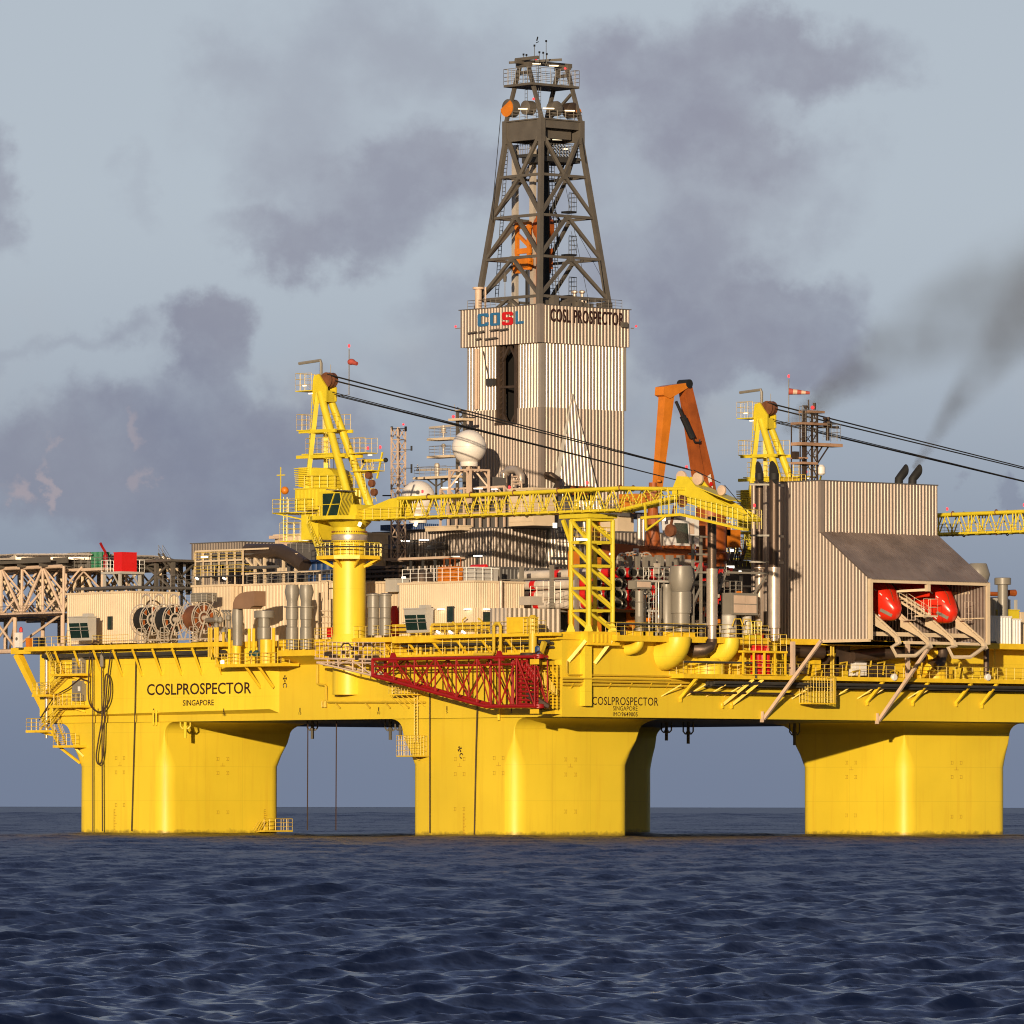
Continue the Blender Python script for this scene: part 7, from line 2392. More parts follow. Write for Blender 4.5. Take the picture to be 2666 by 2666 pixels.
# gloom behind the rack: ribbed wall of the pipe deck
t = deckhouse('pipe_deck_house', 'dark grey house behind the stacked pipes', 'plant room', (xr0 + 1, xr0 + 24, 30, 38, DK, 33.0), 'wall_grey', .6, .08)
fin(t)
t = thing('pipe_deck_rails', 'dark railings and lamps left of the lattice tower above the stacked pipes', 'railing')
b = MB()
p, q = U(M4(270, 850), y=20), U(M4(640, 850), y=20)
b.rail([(p.x, 20, p.z), (q.x, 20, p.z)], 3.6, .8, .06, 6); b.box(p.x, q.x, 20, 21, p.z - 1.2, p.z - .9); b.box(p.x, q.x, 20, 21, p.z - .3, p.z)
part('rail', b, 'dark_grey', t)
b = MB(); c = U(M4(250, 533), y=19); b.box(c.x - .26, c.x + .26, 18.9, 19.1, c.z - .3, c.z + .3); c = U(M4(805, 820), y=14); b.sphere(c, .14, 8, 6)
c = U(M4(1345, 460), y=14); b.box(c.x - .25, c.x + .25, 13.9, 14.1, c.z - .3, c.z + .3)
part('floodlight', b, 'lamp_white', t)
fin(t)
x0, x1, y0, y1, z0, z1 = pbox(M4, -60, 8, 130, 480, 1000, 31.0)
b = MB().corrbox(31, x1, y0, y1, DK, z1, .6, .05)
b.box(30.8, x1 + .1, y0 - .1, y1 + .1, z1 + .003, z1 + .15)
solo('vertical_duct', b, 'wall_grey', 'dark grey square duct in front of the tower house foot below the boom', 'duct')


# ---------------------------------------------------------------- red flare boom folded along the left hull side
t = thing('flare_boom', 'dark red triangular truss boom folded flat along the left hull side', 'truss boom')
XF, DXF = -4.4, 2.0
hp = lambda a, b_, x=XF: U(H1(a, b_), x=x)
D_ = V((DXF, 0, 0))
top0, top1 = hp(525, 212), hp(1690, 192)
lowpts = [hp(525, 328), hp(1340, 550), hp(1690, 548)]
b = MB()
for o in (V((0, 0, 0)), D_):
    b.tube(top0 + o, top1 + o, .2, n=8)
    b.path([p + o for p in lowpts], .24 if o.x == 0 else .2, 8)
    b.tube(top0 + o, lowpts[0] + o, .2, n=8)
part('chord', b, 'truss_red', t)


def low_at(px):
    f = lambda p, q, t_: p + (q - p) * t_
    y = 328 + (550 - 328) * (px - 525) / (1340 - 525) if px < 1340 else 550 - 2 * (px - 1340) / 350
    return hp(px, y)


def top_at(px):
    return hp(px, 212 - 20 * (px - 525) / 1165)


b = MB()
nd = [525, 675, 825, 975, 1125, 1275, 1437, 1560, 1690]
for o in (V((0, 0, 0)), D_):
    for i, px in enumerate(nd):
        b.tube(top_at(px) + o, low_at(px) + o, .1 if px != 1437 else .16, n=6)
    for i in range(len(nd) - 1):
        a, c = nd[i], nd[i + 1]
        if i % 2 == 0: b.tube(low_at(a) + o, top_at(c) + o, .1, n=6)
        else: b.tube(top_at(a) + o, low_at(c) + o, .1, n=6)
    b.tube(hp(525, 265) + o, hp(1560, 245) + o, .1, n=6)
for i, px in enumerate(nd):
    b.tube(top_at(px), top_at(px) + D_, .1, n=6); b.tube(low_at(px), low_at(px) + D_, .1, n=6); b.tube(top_at(px), low_at(px) + D_, .08, n=5)
    if i: b.tube(low_at(nd[i - 1]), low_at(px) + D_, .08, n=5); b.tube(top_at(nd[i - 1]), top_at(px) + D_, .08, n=5)
for px in (1330, 1490, 1520):
    b.tube(top_at(px) + D_ * .5, low_at(px) + D_ * .5, .12, n=6)
part('lacing', b, 'truss_red', t)
b = MB()
for px in (672, 1435):
    c = top_at(px); b.prism([(XF - .1, c.y + .9, c.z - .4), (XF - .1, c.y - .9, c.z - .4), (XF - .1, c.y - .25, c.z + .75), (XF - .1, c.y + .25, c.z + .75)], (.2, 0, 0))
part('lifting_lug', b, 'truss_red', t)
b = MB()
for px in (1530, 1560, 1600, 1650, 1680):
    b.tube(hp(px, 200) + D_ * .4, hp(px + (10 if px % 20 else -8), 545) + D_ * .4, .14, n=8)
for py in range(260, 545, 30): b.tube(hp(1540, py) + D_ * .3, hp(1685, py + 8) + D_ * .3, .13, n=8)
for k in range(6): ring(b, hp(1600 + 15 * k, 250 + k * 20) + D_ * .2, .45, .12, 'x', 12, 5)
b.lathe(hp(1670, 548) + D_ * .5 - Z * .3, [(.6, 0), (.75, .1), (.75, .5), (.6, .6)], n=14); b.lathe(hp(1670, 190) + D_ * .5 - Z * .3, [(.6, 0), (.75, .1), (.75, .5), (.6, .6)], n=14)
part('swivel_pipework', b, 'truss_red', t)
b = MB()
tip = hp(112, 205)
for o in (V((0, 0, 0)), D_):
    b.tube(tip + o, hp(525, 212) + o, .13, n=6); b.tube(hp(125, 232) + o, hp(525, 236) + o, .11, n=6); b.tube(hp(125, 235) + o, hp(525, 328) + o, .13, n=6)
    for a, c in ((200, 262), (275, 290), (380, 285), (450, 305)): b.tube(hp(a, 208) + o, hp(a + 4, 235 + (a - 125) * .23) + o, .09, n=5)
    b.tube(hp(275, 250) + o, hp(380, 210) + o, .08, n=5); b.tube(hp(380, 220) + o, hp(520, 322) + o, .09, n=5)
    b.rail([tip + o, hp(520, 208) + o], 2.0, .8, .045, 4)
for px in (120, 200, 275, 380, 450): b.tube(hp(px, 208), hp(px, 208) + D_, .07, n=5)
part('white_extension', b, 'pinkish_buff', t)
b = MB()
for px in (335, 493):
    b.path([hp(px - 38, 125), hp(px - 18, 98), hp(px + 18, 98), hp(px + 40, 125)], .1, 5)
for k in range(16):
    c = hp(150 + rnd.random() * 370, 135 + rnd.random() * 100) + D_ * rnd.random(); s_ = .12 + .2 * rnd.random()
    b.box(c.x - s_, c.x + s_, c.y - s_, c.y + s_, c.z - s_, c.z + s_)
part('burner_fittings', b, 'exhaust_brown', t)
fin(t)

# hinge post of the flare boom at the near corner
t = thing('flare_boom_hinge', 'yellow hinge brackets with coiled pipes holding the red truss boom at the corner', 'hinge')
b = MB()
for ya_, yb2 in ((210, 248), (570, 602)):
    p, q = hp(1655, ya_, -4.9), hp(1655, yb2, -4.9)
    b.prism([(-4.9, p.y, q.z), (-4.9, p.y - 1.6, q.z), (-2.4, 1.0, q.z), (-.01, .2, q.z), (-.01, p.y + .3, q.z)], (0, 0, p.z - q.z))
part('bracket', b, 'deck_yellow', t)
b = MB()
yy_ = lambda px: hp(px, 300, -1.2).y
zz_ = lambda py: hp(1700, py, -1.2).z
for px in (1740, 1790, 1820, 1850): b.beam((-1.2, yy_(px), zz_(570)), (-1.2, yy_(px), zz_(250)), .12)
for py in range(270, 570, 22): b.beam((-1.2, yy_(1720), zz_(py)), (-1.2, yy_(1855), zz_(py)), .1)
b.beam((-1.1, yy_(1780), zz_(260)), (-1.1, yy_(1850), zz_(340)), .25)
part('pipe_rack', b, 'deck_yellow', t)
b = MB()
for k in range(6):
    px = 1750 + 17 * k
    b.path([(-1.6, yy_(px), zz_(290 + 18 * k)), (-1.6, yy_(px), zz_(380 + 16 * k)), (-1.6, yy_(px + 30), zz_(385 + 16 * k)), (-1.6, yy_(px + 30), zz_(300 + 25 * k))], .13, 6)
part('pipe', b, 'rail_yellow', t)
b = MB()
for k in range(3):
    b.path([hp(1635, 440 + 20 * k, -3.6), hp(1670, 470 + 15 * k, -3.8), hp(1720, 500 + 12 * k, -3.4), hp(1790, 545 + 5 * k, -2.6)], .22, 7)
part('hose', b, 'rope_dark', t)
b = MB(); c = hp(1735, 145, -2.0); b.lathe((-2.4, c.y, c.z - 1.4), [(.4, 0), (.45, .1), (.45, 1.7), (.3, 1.9)], n=12); part('motor', b, 'blue', t)
b = MB(); c = hp(1680, 176, -3.0); b.lathe((-3.4, c.y + .4, c.z - .2), [(.9, 0), (1.0, .1), (1.0, .3), (.9, .4)], n=18); b.path([c, c + V((0, -1, .4)), c + V((.4, -2, -.6))], .1, 5); part('winch_drum', b, 'rope_dark', t)
b = MB(); c = hp(1685, 100, -2.0); b.lathe((-2.2, c.y, DK - 3.0), [(.5, 0), (.5, 3.8), (.65, 4.0), (.65, 4.8), (.3, 5.2)], n=14); b.rail([(-2.8, c.y + 1.0, DK), (-2.8, c.y - 1.6, DK)], 1.8, .6, .06, 4); b.beam((-2.3, c.y - 1.2, DK - 2.8), (-2.3, c.y - 2.2, DK - 1.0), .5); part('jib_post', b, 'rail_yellow', t)
fin(t)

# walkway on the hull side above the red boom
t = thing('hull_side_walkway', 'yellow railed walkway on the hull side right above the red truss boom', 'walkway')
p, q = hp(545, 185, -1.6), hp(1655, 178, -1.6)
b = MB(); b.box(-1.8, -.003, q.y, p.y, p.z - .25, p.z); part('floor', b, 'deck_yellow', t)
b = MB(); b.rail([(-1.7, p.y, p.z), (-1.7, q.y, p.z)], 2.6, 1.6, .05, 4); part('railing', b, 'rail_yellow', t)
b = MB()
for k in range(22):
    y_ = q.y + (p.y - q.y) * rnd.random(); r_ = .08 + .14 * rnd.random(); h_ = 1.2 + 3.2 * rnd.random()
    b.path([(-.7, y_, p.z), (-.7, y_, p.z + h_), (-.7, y_ + (.6 if k % 2 else -.6), p.z + h_ + .3)], r_, 6)
for dz in (1.0, 2.2, 3.1, 3.6): b.path([(-.5, p.y - 1, p.z + dz), (-.5, q.y + 2, p.z + dz)], .14 + .05 * (dz > 2), 6)
part('pipe', b, 'rail_yellow', t)
fin(t)

# pipes and ladders on the left hull side
t = thing('hull_side_pipe', 'thin yellow pipe stepping down and running along the hull side below the crane', 'pipe')
b = MB(); h_ = lambda a, c: hp(a, c, -.35)
b.path([h_(128, 250), h_(128, 385), h_(140, 392), h_(180, 396), h_(190, 405), h_(192, 505), h_(205, 517), h_(900, 517)], .16, 6); part('pipe', b, 'rail_yellow', t)
b = MB()
for px in (155, 165, 175, 185): b.path([h_(px, 508), h_(px + 4, 518), h_(px + 4, 556)], .09, 5)
for px in (280, 495, 640, 775): b.beam(h_(px - 22, 527), h_(px + 8, 560), .14)
part('support', b, 'rail_yellow', t)
fin(t)
t = thing('side_ladder', 'long yellow ladder from the hull side down to a caged landing at the near column', 'ladder')
b = MB(); b.ladder(hp(835, 805, -.6), hp(835, 425, -.6), .55, .055, (0, 1, 0), .35); part('ladder', b, 'rail_yellow', t)
p, q = hp(732, 903, -1.4), hp(868, 903, -1.4)
b = MB(); b.box(-2.2, -.15, q.y, p.y, p.z - .15, p.z); b.beam(hp(800, 905, -1.2), hp(862, 935, -.2), .14); part('landing', b, 'rail_yellow', t)
b = MB(); b.rail([(-.5, p.y, p.z), (-2.2, p.y, p.z), (-2.2, q.y, p.z), (-.5, q.y, p.z)], 2.4, .45, .045, 4); part('cage', b, 'rail_yellow', t)
fin(t)
t = thing('hull_bracket_shelf', 'small yellow grated shelf with brackets under the left end of the red truss', 'shelf')
p, q = hp(660, 462, -1.5), hp(815, 462, -1.5)
b = MB(); b.box(-1.9, -.003, q.y, p.y, p.z - .15, p.z); part('floor', b, 'deck_yellow', t)
b = MB(); b.rail([(-.2, p.y, p.z), (-1.9, p.y, p.z), (-1.9, q.y, p.z), (-.2, q.y, p.z)], 1.6, .6, .05, 4)
for k in range(5): y_ = q.y + (p.y - q.y) * k / 4; b.beam((-1.7, y_, p.z - .2), (-.05, y_ - .6, p.z - 1.5), .1)
part('railing', b, 'rail_yellow', t)
b = MB(); b.path([hp(640, 386, -1.6), hp(700, 380, -1.6), hp(800, 395, -1.6)], .14, 6); part('cable', b, 'rope_dark', t)
fin(t)
# hanging ropes
for lab, pts in (
        ('dark rope hanging straight down the near column, left of the maltese cross', [hp(935, 420, -.35), hp(935, 1458, -.35)]),
        ('dark rope hanging down the near column right of the maltese cross', [hp(1276, 540, -.6), hp(1266, 900, -.45), hp(1255, 1470, -.3)]),
        ('thin rope hanging in the gap left of the near column, nearer the far column', [U(H1(60, 655), x=3), U(H1(56, 1440), x=3)]),
        ('thin rope hanging in the gap left of the near column, nearer the near column', [U(H1(265, 655), x=3), U(H1(261, 1440), x=3)]),
        ('dark rope hanging down the left column beside the looped hose', [U(H0(526, 110), x=-1.2), U(H0(526, 1372), x=-1.2)]),
        ('dark rope hanging down the left column between the looped hose and the lettering', [U(H0(820, 150), x=-1.0), U(H0(812, 600), x=-.95), U(H0(790, 1366), x=-.9)])):
    b = MB(); b.path(pts, .075, 5); solo('rope', b, 'rope_dark', lab, 'rope')
t = thing('hanging_hose', 'dark hose hanging in two big loops down the left column', 'hose')
hh = lambda a, c: U(H0(a, c), x=-1.5)


def smooth(pts, n=6):
    out = []
    for i in range(len(pts) - 1):
        p0, p1, p2, p3 = pts[max(i - 1, 0)], pts[i], pts[i + 1], pts[min(i + 2, len(pts) - 1)]
        for k in range(n):
            u = k / n
            out.append(.5 * ((2 * p1) + (p2 - p0) * u + (2 * p0 - 5 * p1 + 4 * p2 - p3) * u * u + (3 * p1 - p0 - 3 * p2 + p3) * u ** 3))
    return out + [pts[-1]]


b = MB(); b.path(smooth([hh(570, 85), hh(540, 78), hh(515, 110), hh(504, 200), hh(498, 330), hh(496, 440), hh(510, 510), hh(555, 555), hh(600, 545), hh(635, 490), hh(648, 420), hh(645, 350), hh(628, 302), hh(612, 320), hh(606, 420), hh(590, 600), hh(565, 750), hh(550, 860), hh(562, 910), hh(585, 895), hh(600, 800), hh(606, 600), hh(625, 350), hh(645, 180), hh(652, 85)]), .1, 6); part('loop', b, 'rope_dark', t)
b = MB(); b.path([hh(586, 100), hh(588, 600), hh(592, 1370)], .09, 5); part('tail', b, 'rope_dark', t)
b = MB(); c = hh(588, 200); b.lathe((c.x, c.y, c.z - 1), [(.12, 0), (.25, .1), (.25, 1.5), (.1, 1.7)], n=8); part('weight', b, 'stack_grey', t)
fin(t)

# zigzag stairs at the far left end
t = thing('hull_stairs', 'yellow zigzag stairs with landings at the far left end of the hull', 'stairs')
sp = lambda a, c, x=-1.4: U(H0(a, c), x=x)
lands = [((280, 300), (490, 298)), ((158, 440), (275, 440)), ((270, 515), (485, 513)), ((116, 683), (250, 686)), ((300, 785), (450, 785))]
bl, br_ = MB(), MB()
for (a, b2) in lands:
    p, q = sp(*a), sp(*b2)
    bl.box(-2.5, -.58, q.y, p.y, p.z - .3, p.z)
    br_.rail([(-.7, p.y, p.z), (-2.4, p.y, p.z), (-2.4, q.y, p.z)], 1.5, 1.0, .055)
bl.beam(sp(390, 312), sp(490, 360, -.6), .35); bl.beam(sp(390, 525), sp(480, 555, -.6), .3); bl.beam(sp(300, 795), sp(440, 905, -.6), .28); bl.beam(sp(400, 795), sp(465, 860, -.6), .25)
bl.beam(sp(250, 690), sp(300, 785), .3); bl.beam(sp(160, 690), sp(250, 715), .25)
part('landing', bl, 'deck_yellow', t); part('railing', br_, 'rail_yellow', t)
b = MB()
for a, b2 in (((235, 150), (300, 295)), ((335, 315), (215, 435)), ((325, 520), (190, 680)), ((265, 640), (320, 780))):
    b.stair(sp(*a), sp(*b2), 1.2, (1, 0, 0))
part('flight', b, 'rail_yellow', t)
b = MB(); b.tube(sp(211, 160, -.9), sp(211, 735, -.9), .2, n=10); part('pipe', b, 'bare_steel', t)
b = MB(); b.path([sp(500, 350), sp(440, 330), sp(360, 395), sp(270, 445), sp(220, 520), sp(165, 610)], .09, 5); part('cable', b, 'rope_dark', t)
fin(t)
for py, lab in ((225, 'upper one of two grey cabinets on the hull stairs landings'), (410, 'lower one of two grey cabinets on the hull stairs landings')):
    p, q = sp(408, py - 65, -.75), sp(475, py + 72, -.75)
    t = thing('grey_cabinet', lab, 'cabinet', 'grey cabinets on the hull stairs')
    b = MB(); b.box(-1.3, -.6, q.y, p.y, q.z, p.z); part('body', b, 'stack_grey', t)
    b = MB(); c = sp(433, py - 10, -1.3); b.box(-1.32, -1.303, c.y - .25, c.y + .25, c.z - .3, c.z + .3); part('label_plate', b, 'white_paint', t)
    fin(t)
t = thing('side_pipes', 'dark brown pipes stepping down to the left column top', 'pipe') if False else None

# boat landing at the foot of the left column
t = thing('boat_landing', 'small yellow railed landing at the waterline of the left column', 'landing')
lp = lambda a, c, y=73.2: U(H0(a, c), y=y)
p, q = lp(1660, 1362), lp(1852, 1362)
b = MB(); b.box(p.x, q.x, 72.2, 74.1, p.z - .2, p.z); part('floor', b, 'rail_yellow', t)
b = MB(); b.rail([(p.x, 72.3, p.z), (q.x, 72.3, p.z), (q.x, 74, p.z)], 1.45, .9, .06, 3)
for k in range(3): b.tube(lp(1615 + 18 * k, 1365), lp(1655 + 18 * k, 1295), .07, n=5)
part('railing', b, 'rail_yellow', t)
fin(t)

# guide pipes under the hull
def fairlead(cr, px, yt, yb, pl, lab, m='underside'):
    c0, c1 = U(cr(px, yt), **pl), U(cr(px, yb), **pl)
    s = (c0.z - c1.z)
    b = MB(); b.tube((c1.x, c1.y, HB - .07), (c1.x, c1.y, c1.z), .2, n=8); b.tube((c1.x, c1.y, c1.z + s * .48), (c1.x, c1.y, c1.z + s * .62), .3, n=8)
    d = RGT * .62
    for k in (-1, 1): b.path([V((c1.x, c1.y, HB - .07)) + d * k, V((c1.x, c1.y, c1.z + s * .62)) + d * k, V((c1.x, c1.y, c1.z + s * .5)) + d * k * .6, V((c1.x, c1.y, c1.z + s * .5))], .1, 6)
    return solo('guide_pipe', b, m, lab, 'guide pipe', 'guide pipes under the hull')


fairlead(H0, 1155, 604, 735, {'y': 71.0}, 'bright yellow guide pipe hanging in front of the left column', 'hull_yellow')
fairlead(H1, 92, 655, 783, {'x': 6}, 'guide pipe under the hull just right of the left column')
fairlead(H1, 652, 655, 790, {'x': 6}, 'left one of the two guide pipes just left of the near column')
fairlead(H1, 724, 655, 782, {'x': 4}, 'right one of the two guide pipes just left of the near column')
fairlead(H2, 1072, 800, 930, {'y': 30}, 'left one of two dark guide pipes in the gap right of the near column')
fairlead(H2, 1243, 800, 955, {'y': 26}, 'right one of two dark guide pipes in the gap right of the near column')
fairlead(H3, 284, 676, 828, {'y': 24}, 'guide pipe close to the left edge of the right column')
b = MB()
for cr, px, py in ((H0, 945, 575), (H0, 1185, 590)): pass
c = U(H0(947, 600), x=-.8); b.path([(-.8, c.y + .3, c.z + 1), (-.8, c.y + .3, c.z - .9), ], .12, 5); b.path([(-.8, c.y - .3, c.z + 1), (-.8, c.y - .3, c.z - .9)], .12, 5); b.beam((-.56, c.y, c.z + .7), (-.9, c.y, c.z + .7), .7, .15)
solo('pipe_stub', b, 'hull_yellow', 'pair of short yellow pipe stubs on the hull above the left column', 'pipe stub')
b = MB(); c = U(H1(1430, 600), x=-.3); b.tube((-.3, c.y, c.z + .9), (-.3, c.y, c.z - .8), .18, n=8); b.beam((-.003, c.y, c.z + .6), (-.4, c.y, c.z + .6), .2)
solo('pipe_stub', b, 'hull_yellow', 'single short yellow pipe stub under the right end of the red truss', 'pipe stub')


# ---------------------------------------------------------------- front (right hand) side: walkways, pipes and struts
h2 = lambda a, c, y=-2.0: U(H2(a, c), y=y)
h3 = lambda a, c, y=-2.4: U(H3(a, c), y=y)


def walkway(label, xa, xb, yo, z, th=.7, m='deck_yellow', rows=3, sp=1.3, hh=1.5, inner=-.31):
    t = thing('front_walkway', label, 'walkway', 'yellow walkways along the front hull side')
    b = MB(); b.box(xa, xb, yo, inner, z - th, z); part('floor', b, m, t)
    b = MB(); b.rail([(xa, inner - .1, z), (xa, yo + .06, z), (xb, yo + .06, z), (xb, inner - .1, z)], hh, sp, .05, rows); part('railing', b, 'rail_yellow', t)
    return t


zf = h2(1000, 108).z
xa, xb = h2(665, 105).x, h2(1362, 118).x
t = walkway('yellow railed deck edge walkway right of the lattice tower', xa, xb, -2.4, zf)
b = MB(); b.path([(xa, -2.55, zf + 1.35), (xb, -2.55, zf + 1.3)], .12, 6); part('cable', b, 'dark_grey', t)
b = MB()
for px in (920, 1600 / 2 + 60, 1150, 1250): c = h2(px, 90); b.box(c.x - .8, c.x + .8, -2.2, -.5, zf + .003, zf + .55)
part('coaming', b, 'deck_yellow', t)
fin(t)
xa2, xb2 = h2(1476, 120).x, h2(1858, 128).x
t = walkway('yellow railed deck edge walkway between the shiny exhaust pipes', xa2, xb2, -2.4, zf)
b = MB(); c = h2(1745, 60); b.box(c.x - 1.1, c.x + 1.1, -2.5, -1.6, zf + .003, zf + .4); b.rail([(c.x - 1.1, -2.45, zf + .4), (c.x + 1.1, -2.45, zf + .4)], 1.6, .55, .07, 5); part('gate', b, 'crane_yellow', t)
b = MB()
for k in range(2): x_ = xa2 + 4.0 + 1.6 * k; b.path([(x_ - .9, -1.2, zf + 1.4), (x_ - .5, -1.2, zf + 2.3), (x_ + .5, -1.2, zf + 2.3), (x_ + .9, -1.2, zf + 1.4)], .08, 5)
part('hoop', b, 'rail_yellow', t)
fin(t)
# elbows
def elbow(label, px, ytop, ybot, r, yf, dx, m, flare=1.25):
    c = h2(px, ytop, yf); z1 = h2(px, ybot, yf).z
    pts = [V((c.x, yf, zf - .1)), V((c.x, yf, z1 + r * 1.4))]
    for k in range(1, 7):
        a = math.radians(90 * k / 6)
        pts.append(V((c.x + dx * (1 - math.cos(a)) * 1.2, yf + (abs(yf) + .0) * (1 - math.cos(a)) * .99, z1 + r * 1.4 - r * 1.4 * math.sin(a))))
    b = MB(); b.path(pts, [r, r * 1.02] + [r * (1.02 + (flare - 1) * k / 6) for k in range(1, 7)], 18)
    return solo('intake_elbow', b, m, label, 'elbow pipe', 'elbow pipes on the front hull side')


elbow('small yellow elbow pipe entering the hull right of the lattice tower foot', 855, 120, 215, .6, -1.7, -.3, 'hull_yellow', 1.1)
elbow('largest yellow elbow pipe bulging from the hull below the big grey ventilator', 1160, 130, 262, 1.55, -2.2, -.4, 'hull_yellow', 1.15)
elbow('yellow elbow pipe just right of the brown exhaust elbow', 1570, 130, 255, 1.15, -2.0, -.4, 'hull_yellow', 1.15)
# round base drum between
c = h2(1440, 310, -1.5)
b = MB(); b.lathe((c.x, -.6, c.z - 1.6), [(2.0, 0), (2.0, 1.2), (1.3, 2.0)], n=20); solo('base_drum', b, 'hull_yellow', 'low yellow drum under the brown exhaust elbow', 'drum')


def exhaust(label, px, y0_, seg, cr, m_low, m_up, ydep, elbow_=True, angled=True):
    """seg: (half width, y) from the bottom: lower sleeve, upper pipe"""
    f = lambda py: U(cr(px, py), y=ydep).z
    c = U(cr(px, 1400), y=ydep); k = 1 / 3.865 * (c - CAM).dot(_f) / FPX
    t = thing('exhaust_pipe', label, 'exhaust pipe', 'tall exhaust pipes')
    (w0, a0), (w1, a1), (w2, a2), a3 = seg
    b = MB(); b.lathe((c.x, ydep, f(a0)), [(w0 * k, 0), (w0 * k, f(a1 + 8) - f(a0)), (w1 * k, f(a1) - f(a0)), (w1 * k, f(a2 + 20) - f(a0)), (w2 * k * 1.3, f(a2 + 12) - f(a0)), (w2 * k * 1.3, f(a2) - f(a0))], n=24); part('sleeve', b, m_low, t)
    b = MB(); r_ = w2 * k
    if angled:
        n = 24; top = f(a3); bot = f(a2)
        vs = [V((c.x + r_ * math.cos(2 * PI * i / n), ydep + r_ * math.sin(2 * PI * i / n), bot)) for i in range(n)]
        vs += [V((c.x + r_ * math.cos(2 * PI * i / n), ydep + r_ * math.sin(2 * PI * i / n), top - 2.9 + 1.45 * (1 + math.sin(2 * PI * i / n + .35)))) for i in range(n)]
        b.add(vs, [(i, (i + 1) % n, n + (i + 1) % n, n + i) for i in range(n)])
        part('stack', b, m_up, t)
        b = MB(); b.add([v - Z * .02 for v in vs[n:]], [tuple(range(n))]); part('mouth', b, 'hollow_shade', t)
    else:
        b.lathe((c.x, ydep, f(a2)), [(r_, 0), (r_, f(a3) - f(a2))], n=24); part('stack', b, m_up, t)
    return t, c, k


t, c, k_ = exhaust('left shiny exhaust pipe with a brown top and bottom elbow, under the boom tip', 207, 0, ((44, 1790), (57, 1655), (45, 1085), 560), R1, 'bare_steel', 'exhaust_brown', -1.6, True, False)
b = MB(); z_ = U(R1(207, 1790), y=-1.6).z; ze = U(R1(150, 1890), y=-1.6).z
b.path([(c.x, -1.6, z_), (c.x, -1.6, z_ - .6), (c.x - .35, -1.7, ze + .3), (c.x - .9, -1.3, ze - .1), (c.x - 1.6, -.4, ze - .1), (c.x - 2.0, .6, ze)], [.62, .62, .7, .85, 1.0, 1.05], 16)
part('elbow', b, 'exhaust_brown', t)
b = MB()
for py in (760, 940, 1120, 1640): p = U(R1(60, py), y=-1.0); b.beam((p.x - 1.0, -.6, p.z), (c.x, -1.2, p.z), .22)
p = U(R1(15, 760), y=-.8); q = U(R1(95, 760), y=-.8)
for X in (p.x, q.x): b.beam((X, -.8, DK), (X, -.8, p.z), .28)
b.beam((p.x, -.8, p.z - 5.5), (q.x, -.8, p.z - 3), .2); b.beam((p.x, -.8, p.z - 3), (q.x, -.8, p.z - 3), .2); b.beam((p.x - 1.2, -.8, DK + 2), (q.x, -.8, p.z - 6), .2)
part('frame', b, 'stack_grey', t)
fin(t)
t, c, k_ = exhaust('middle exhaust pipe, the slimmer left one of the black topped pair', 685, 0, ((38, 1660), (42, 1630), (42, 1070), 0), R1, 'bare_steel', 'exhaust_brown', 1.5)
b = MB(); f = lambda py: U(R1(685, py), y=1.5).z; r_ = 43 * k_; b.lathe((c.x, 1.5, f(190)), [(r_, 0), (r_, f(125) - f(190))], n=24); part('soot_band', b, 'soot_black', t)
fin(t)
t, c, k_ = exhaust('right exhaust pipe, the wider right one of the black topped pair', 832, 0, ((42, 1810), (63, 1680), (49, 1070), -5), R1, 'bare_steel', 'exhaust_brown', -1.2)
b = MB(); f = lambda py: U(R1(832, py), y=-1.2).z; r_ = 50 * k_; b.lathe((c.x, -1.2, f(190)), [(r_, 0), (r_, f(125) - f(190))], n=24); part('soot_band', b, 'soot_black', t)
b = MB()
for py in (243, 755, 1020): p = U(R1(910, py), y=-.8); b.beam((c.x + .4, -1.0, p.z), (c.x + 3.2, .6, p.z), .3); p2 = U(R1(745, py), y=0); b.beam((c.x - 2.2, .8, p.z), (c.x, -1, p.z), .22)
p = U(R1(650, 1130), y=0); b.beam((p.x - 4.5, .3, p.z), (c.x, -1.0, p.z), .25); b.beam((p.x, .3, p.z - 2.4), (p.x + 2.0, .3, p.z - .3), .2); b.beam((p.x, .3, DK + 1), (c.x, -1, DK + 1), .3)
part('bracket', b, 'stack_grey', t)
fin(t)

vent('big_ventilator', 'biggest grey ventilator with a bulging head in front of the stacked pipes', M4, 1520, 1600,
     [(90, 1600), (90, 1420), (104, 1415), (104, 1205), (92, 1195), (132, 1085), (112, 945), (104, 940)], ('y', -1.0))
t = thing('slim_ventilator', 'slim grey ventilator with a box head right of the lattice tower', 'ventilator', 'grey ventilators on deck')
c = U(M4(1100, 1600), y=-1.0); k_ = 1 / 3.864 * (c - CAM).dot(_f) / FPX; f = lambda py: U(M4(1100, py), y=-1.0).z
b = MB(); b.lathe((c.x, -1, f(1600)), [(46 * k_, 0), (46 * k_, f(1460) - f(1600)), (49 * k_, f(1455) - f(1600)), (44 * k_, f(1450) - f(1600)), (44 * k_, f(1310) - f(1600)), (48 * k_, f(1305) - f(1600)), (44 * k_, f(1300) - f(1600)), (44 * k_, f(1190) - f(1600))], n=20); part('shaft', b, 'stack_grey', t)
b = MB(); x0, x1, y0, y1, z0, z1 = pbox(M4, 985, 1062, 1220, 1085, 1170, c.x - 1.0); b.box(x0, x1, y0, y1, z0, z1); part('head', b, 'stack_grey', t)
b = MB(); b.box(x0 + .25, x1 - .15, y0 - .06, y0 - .003, z0 + .2, z1 - .15); part('filter_panel', b, 'pinkish_buff', t)
fin(t)
vent('slim_pipe', 'thin shiny upright pipe between the slim and the big ventilator', M4, 1292, 1610, [(11, 1610), (11, 1480), (14, 1475), (14, 1440), (7, 1420), (7, 1100)], ('y', -1.6), 'bare_steel', 10, 'pipe', None)
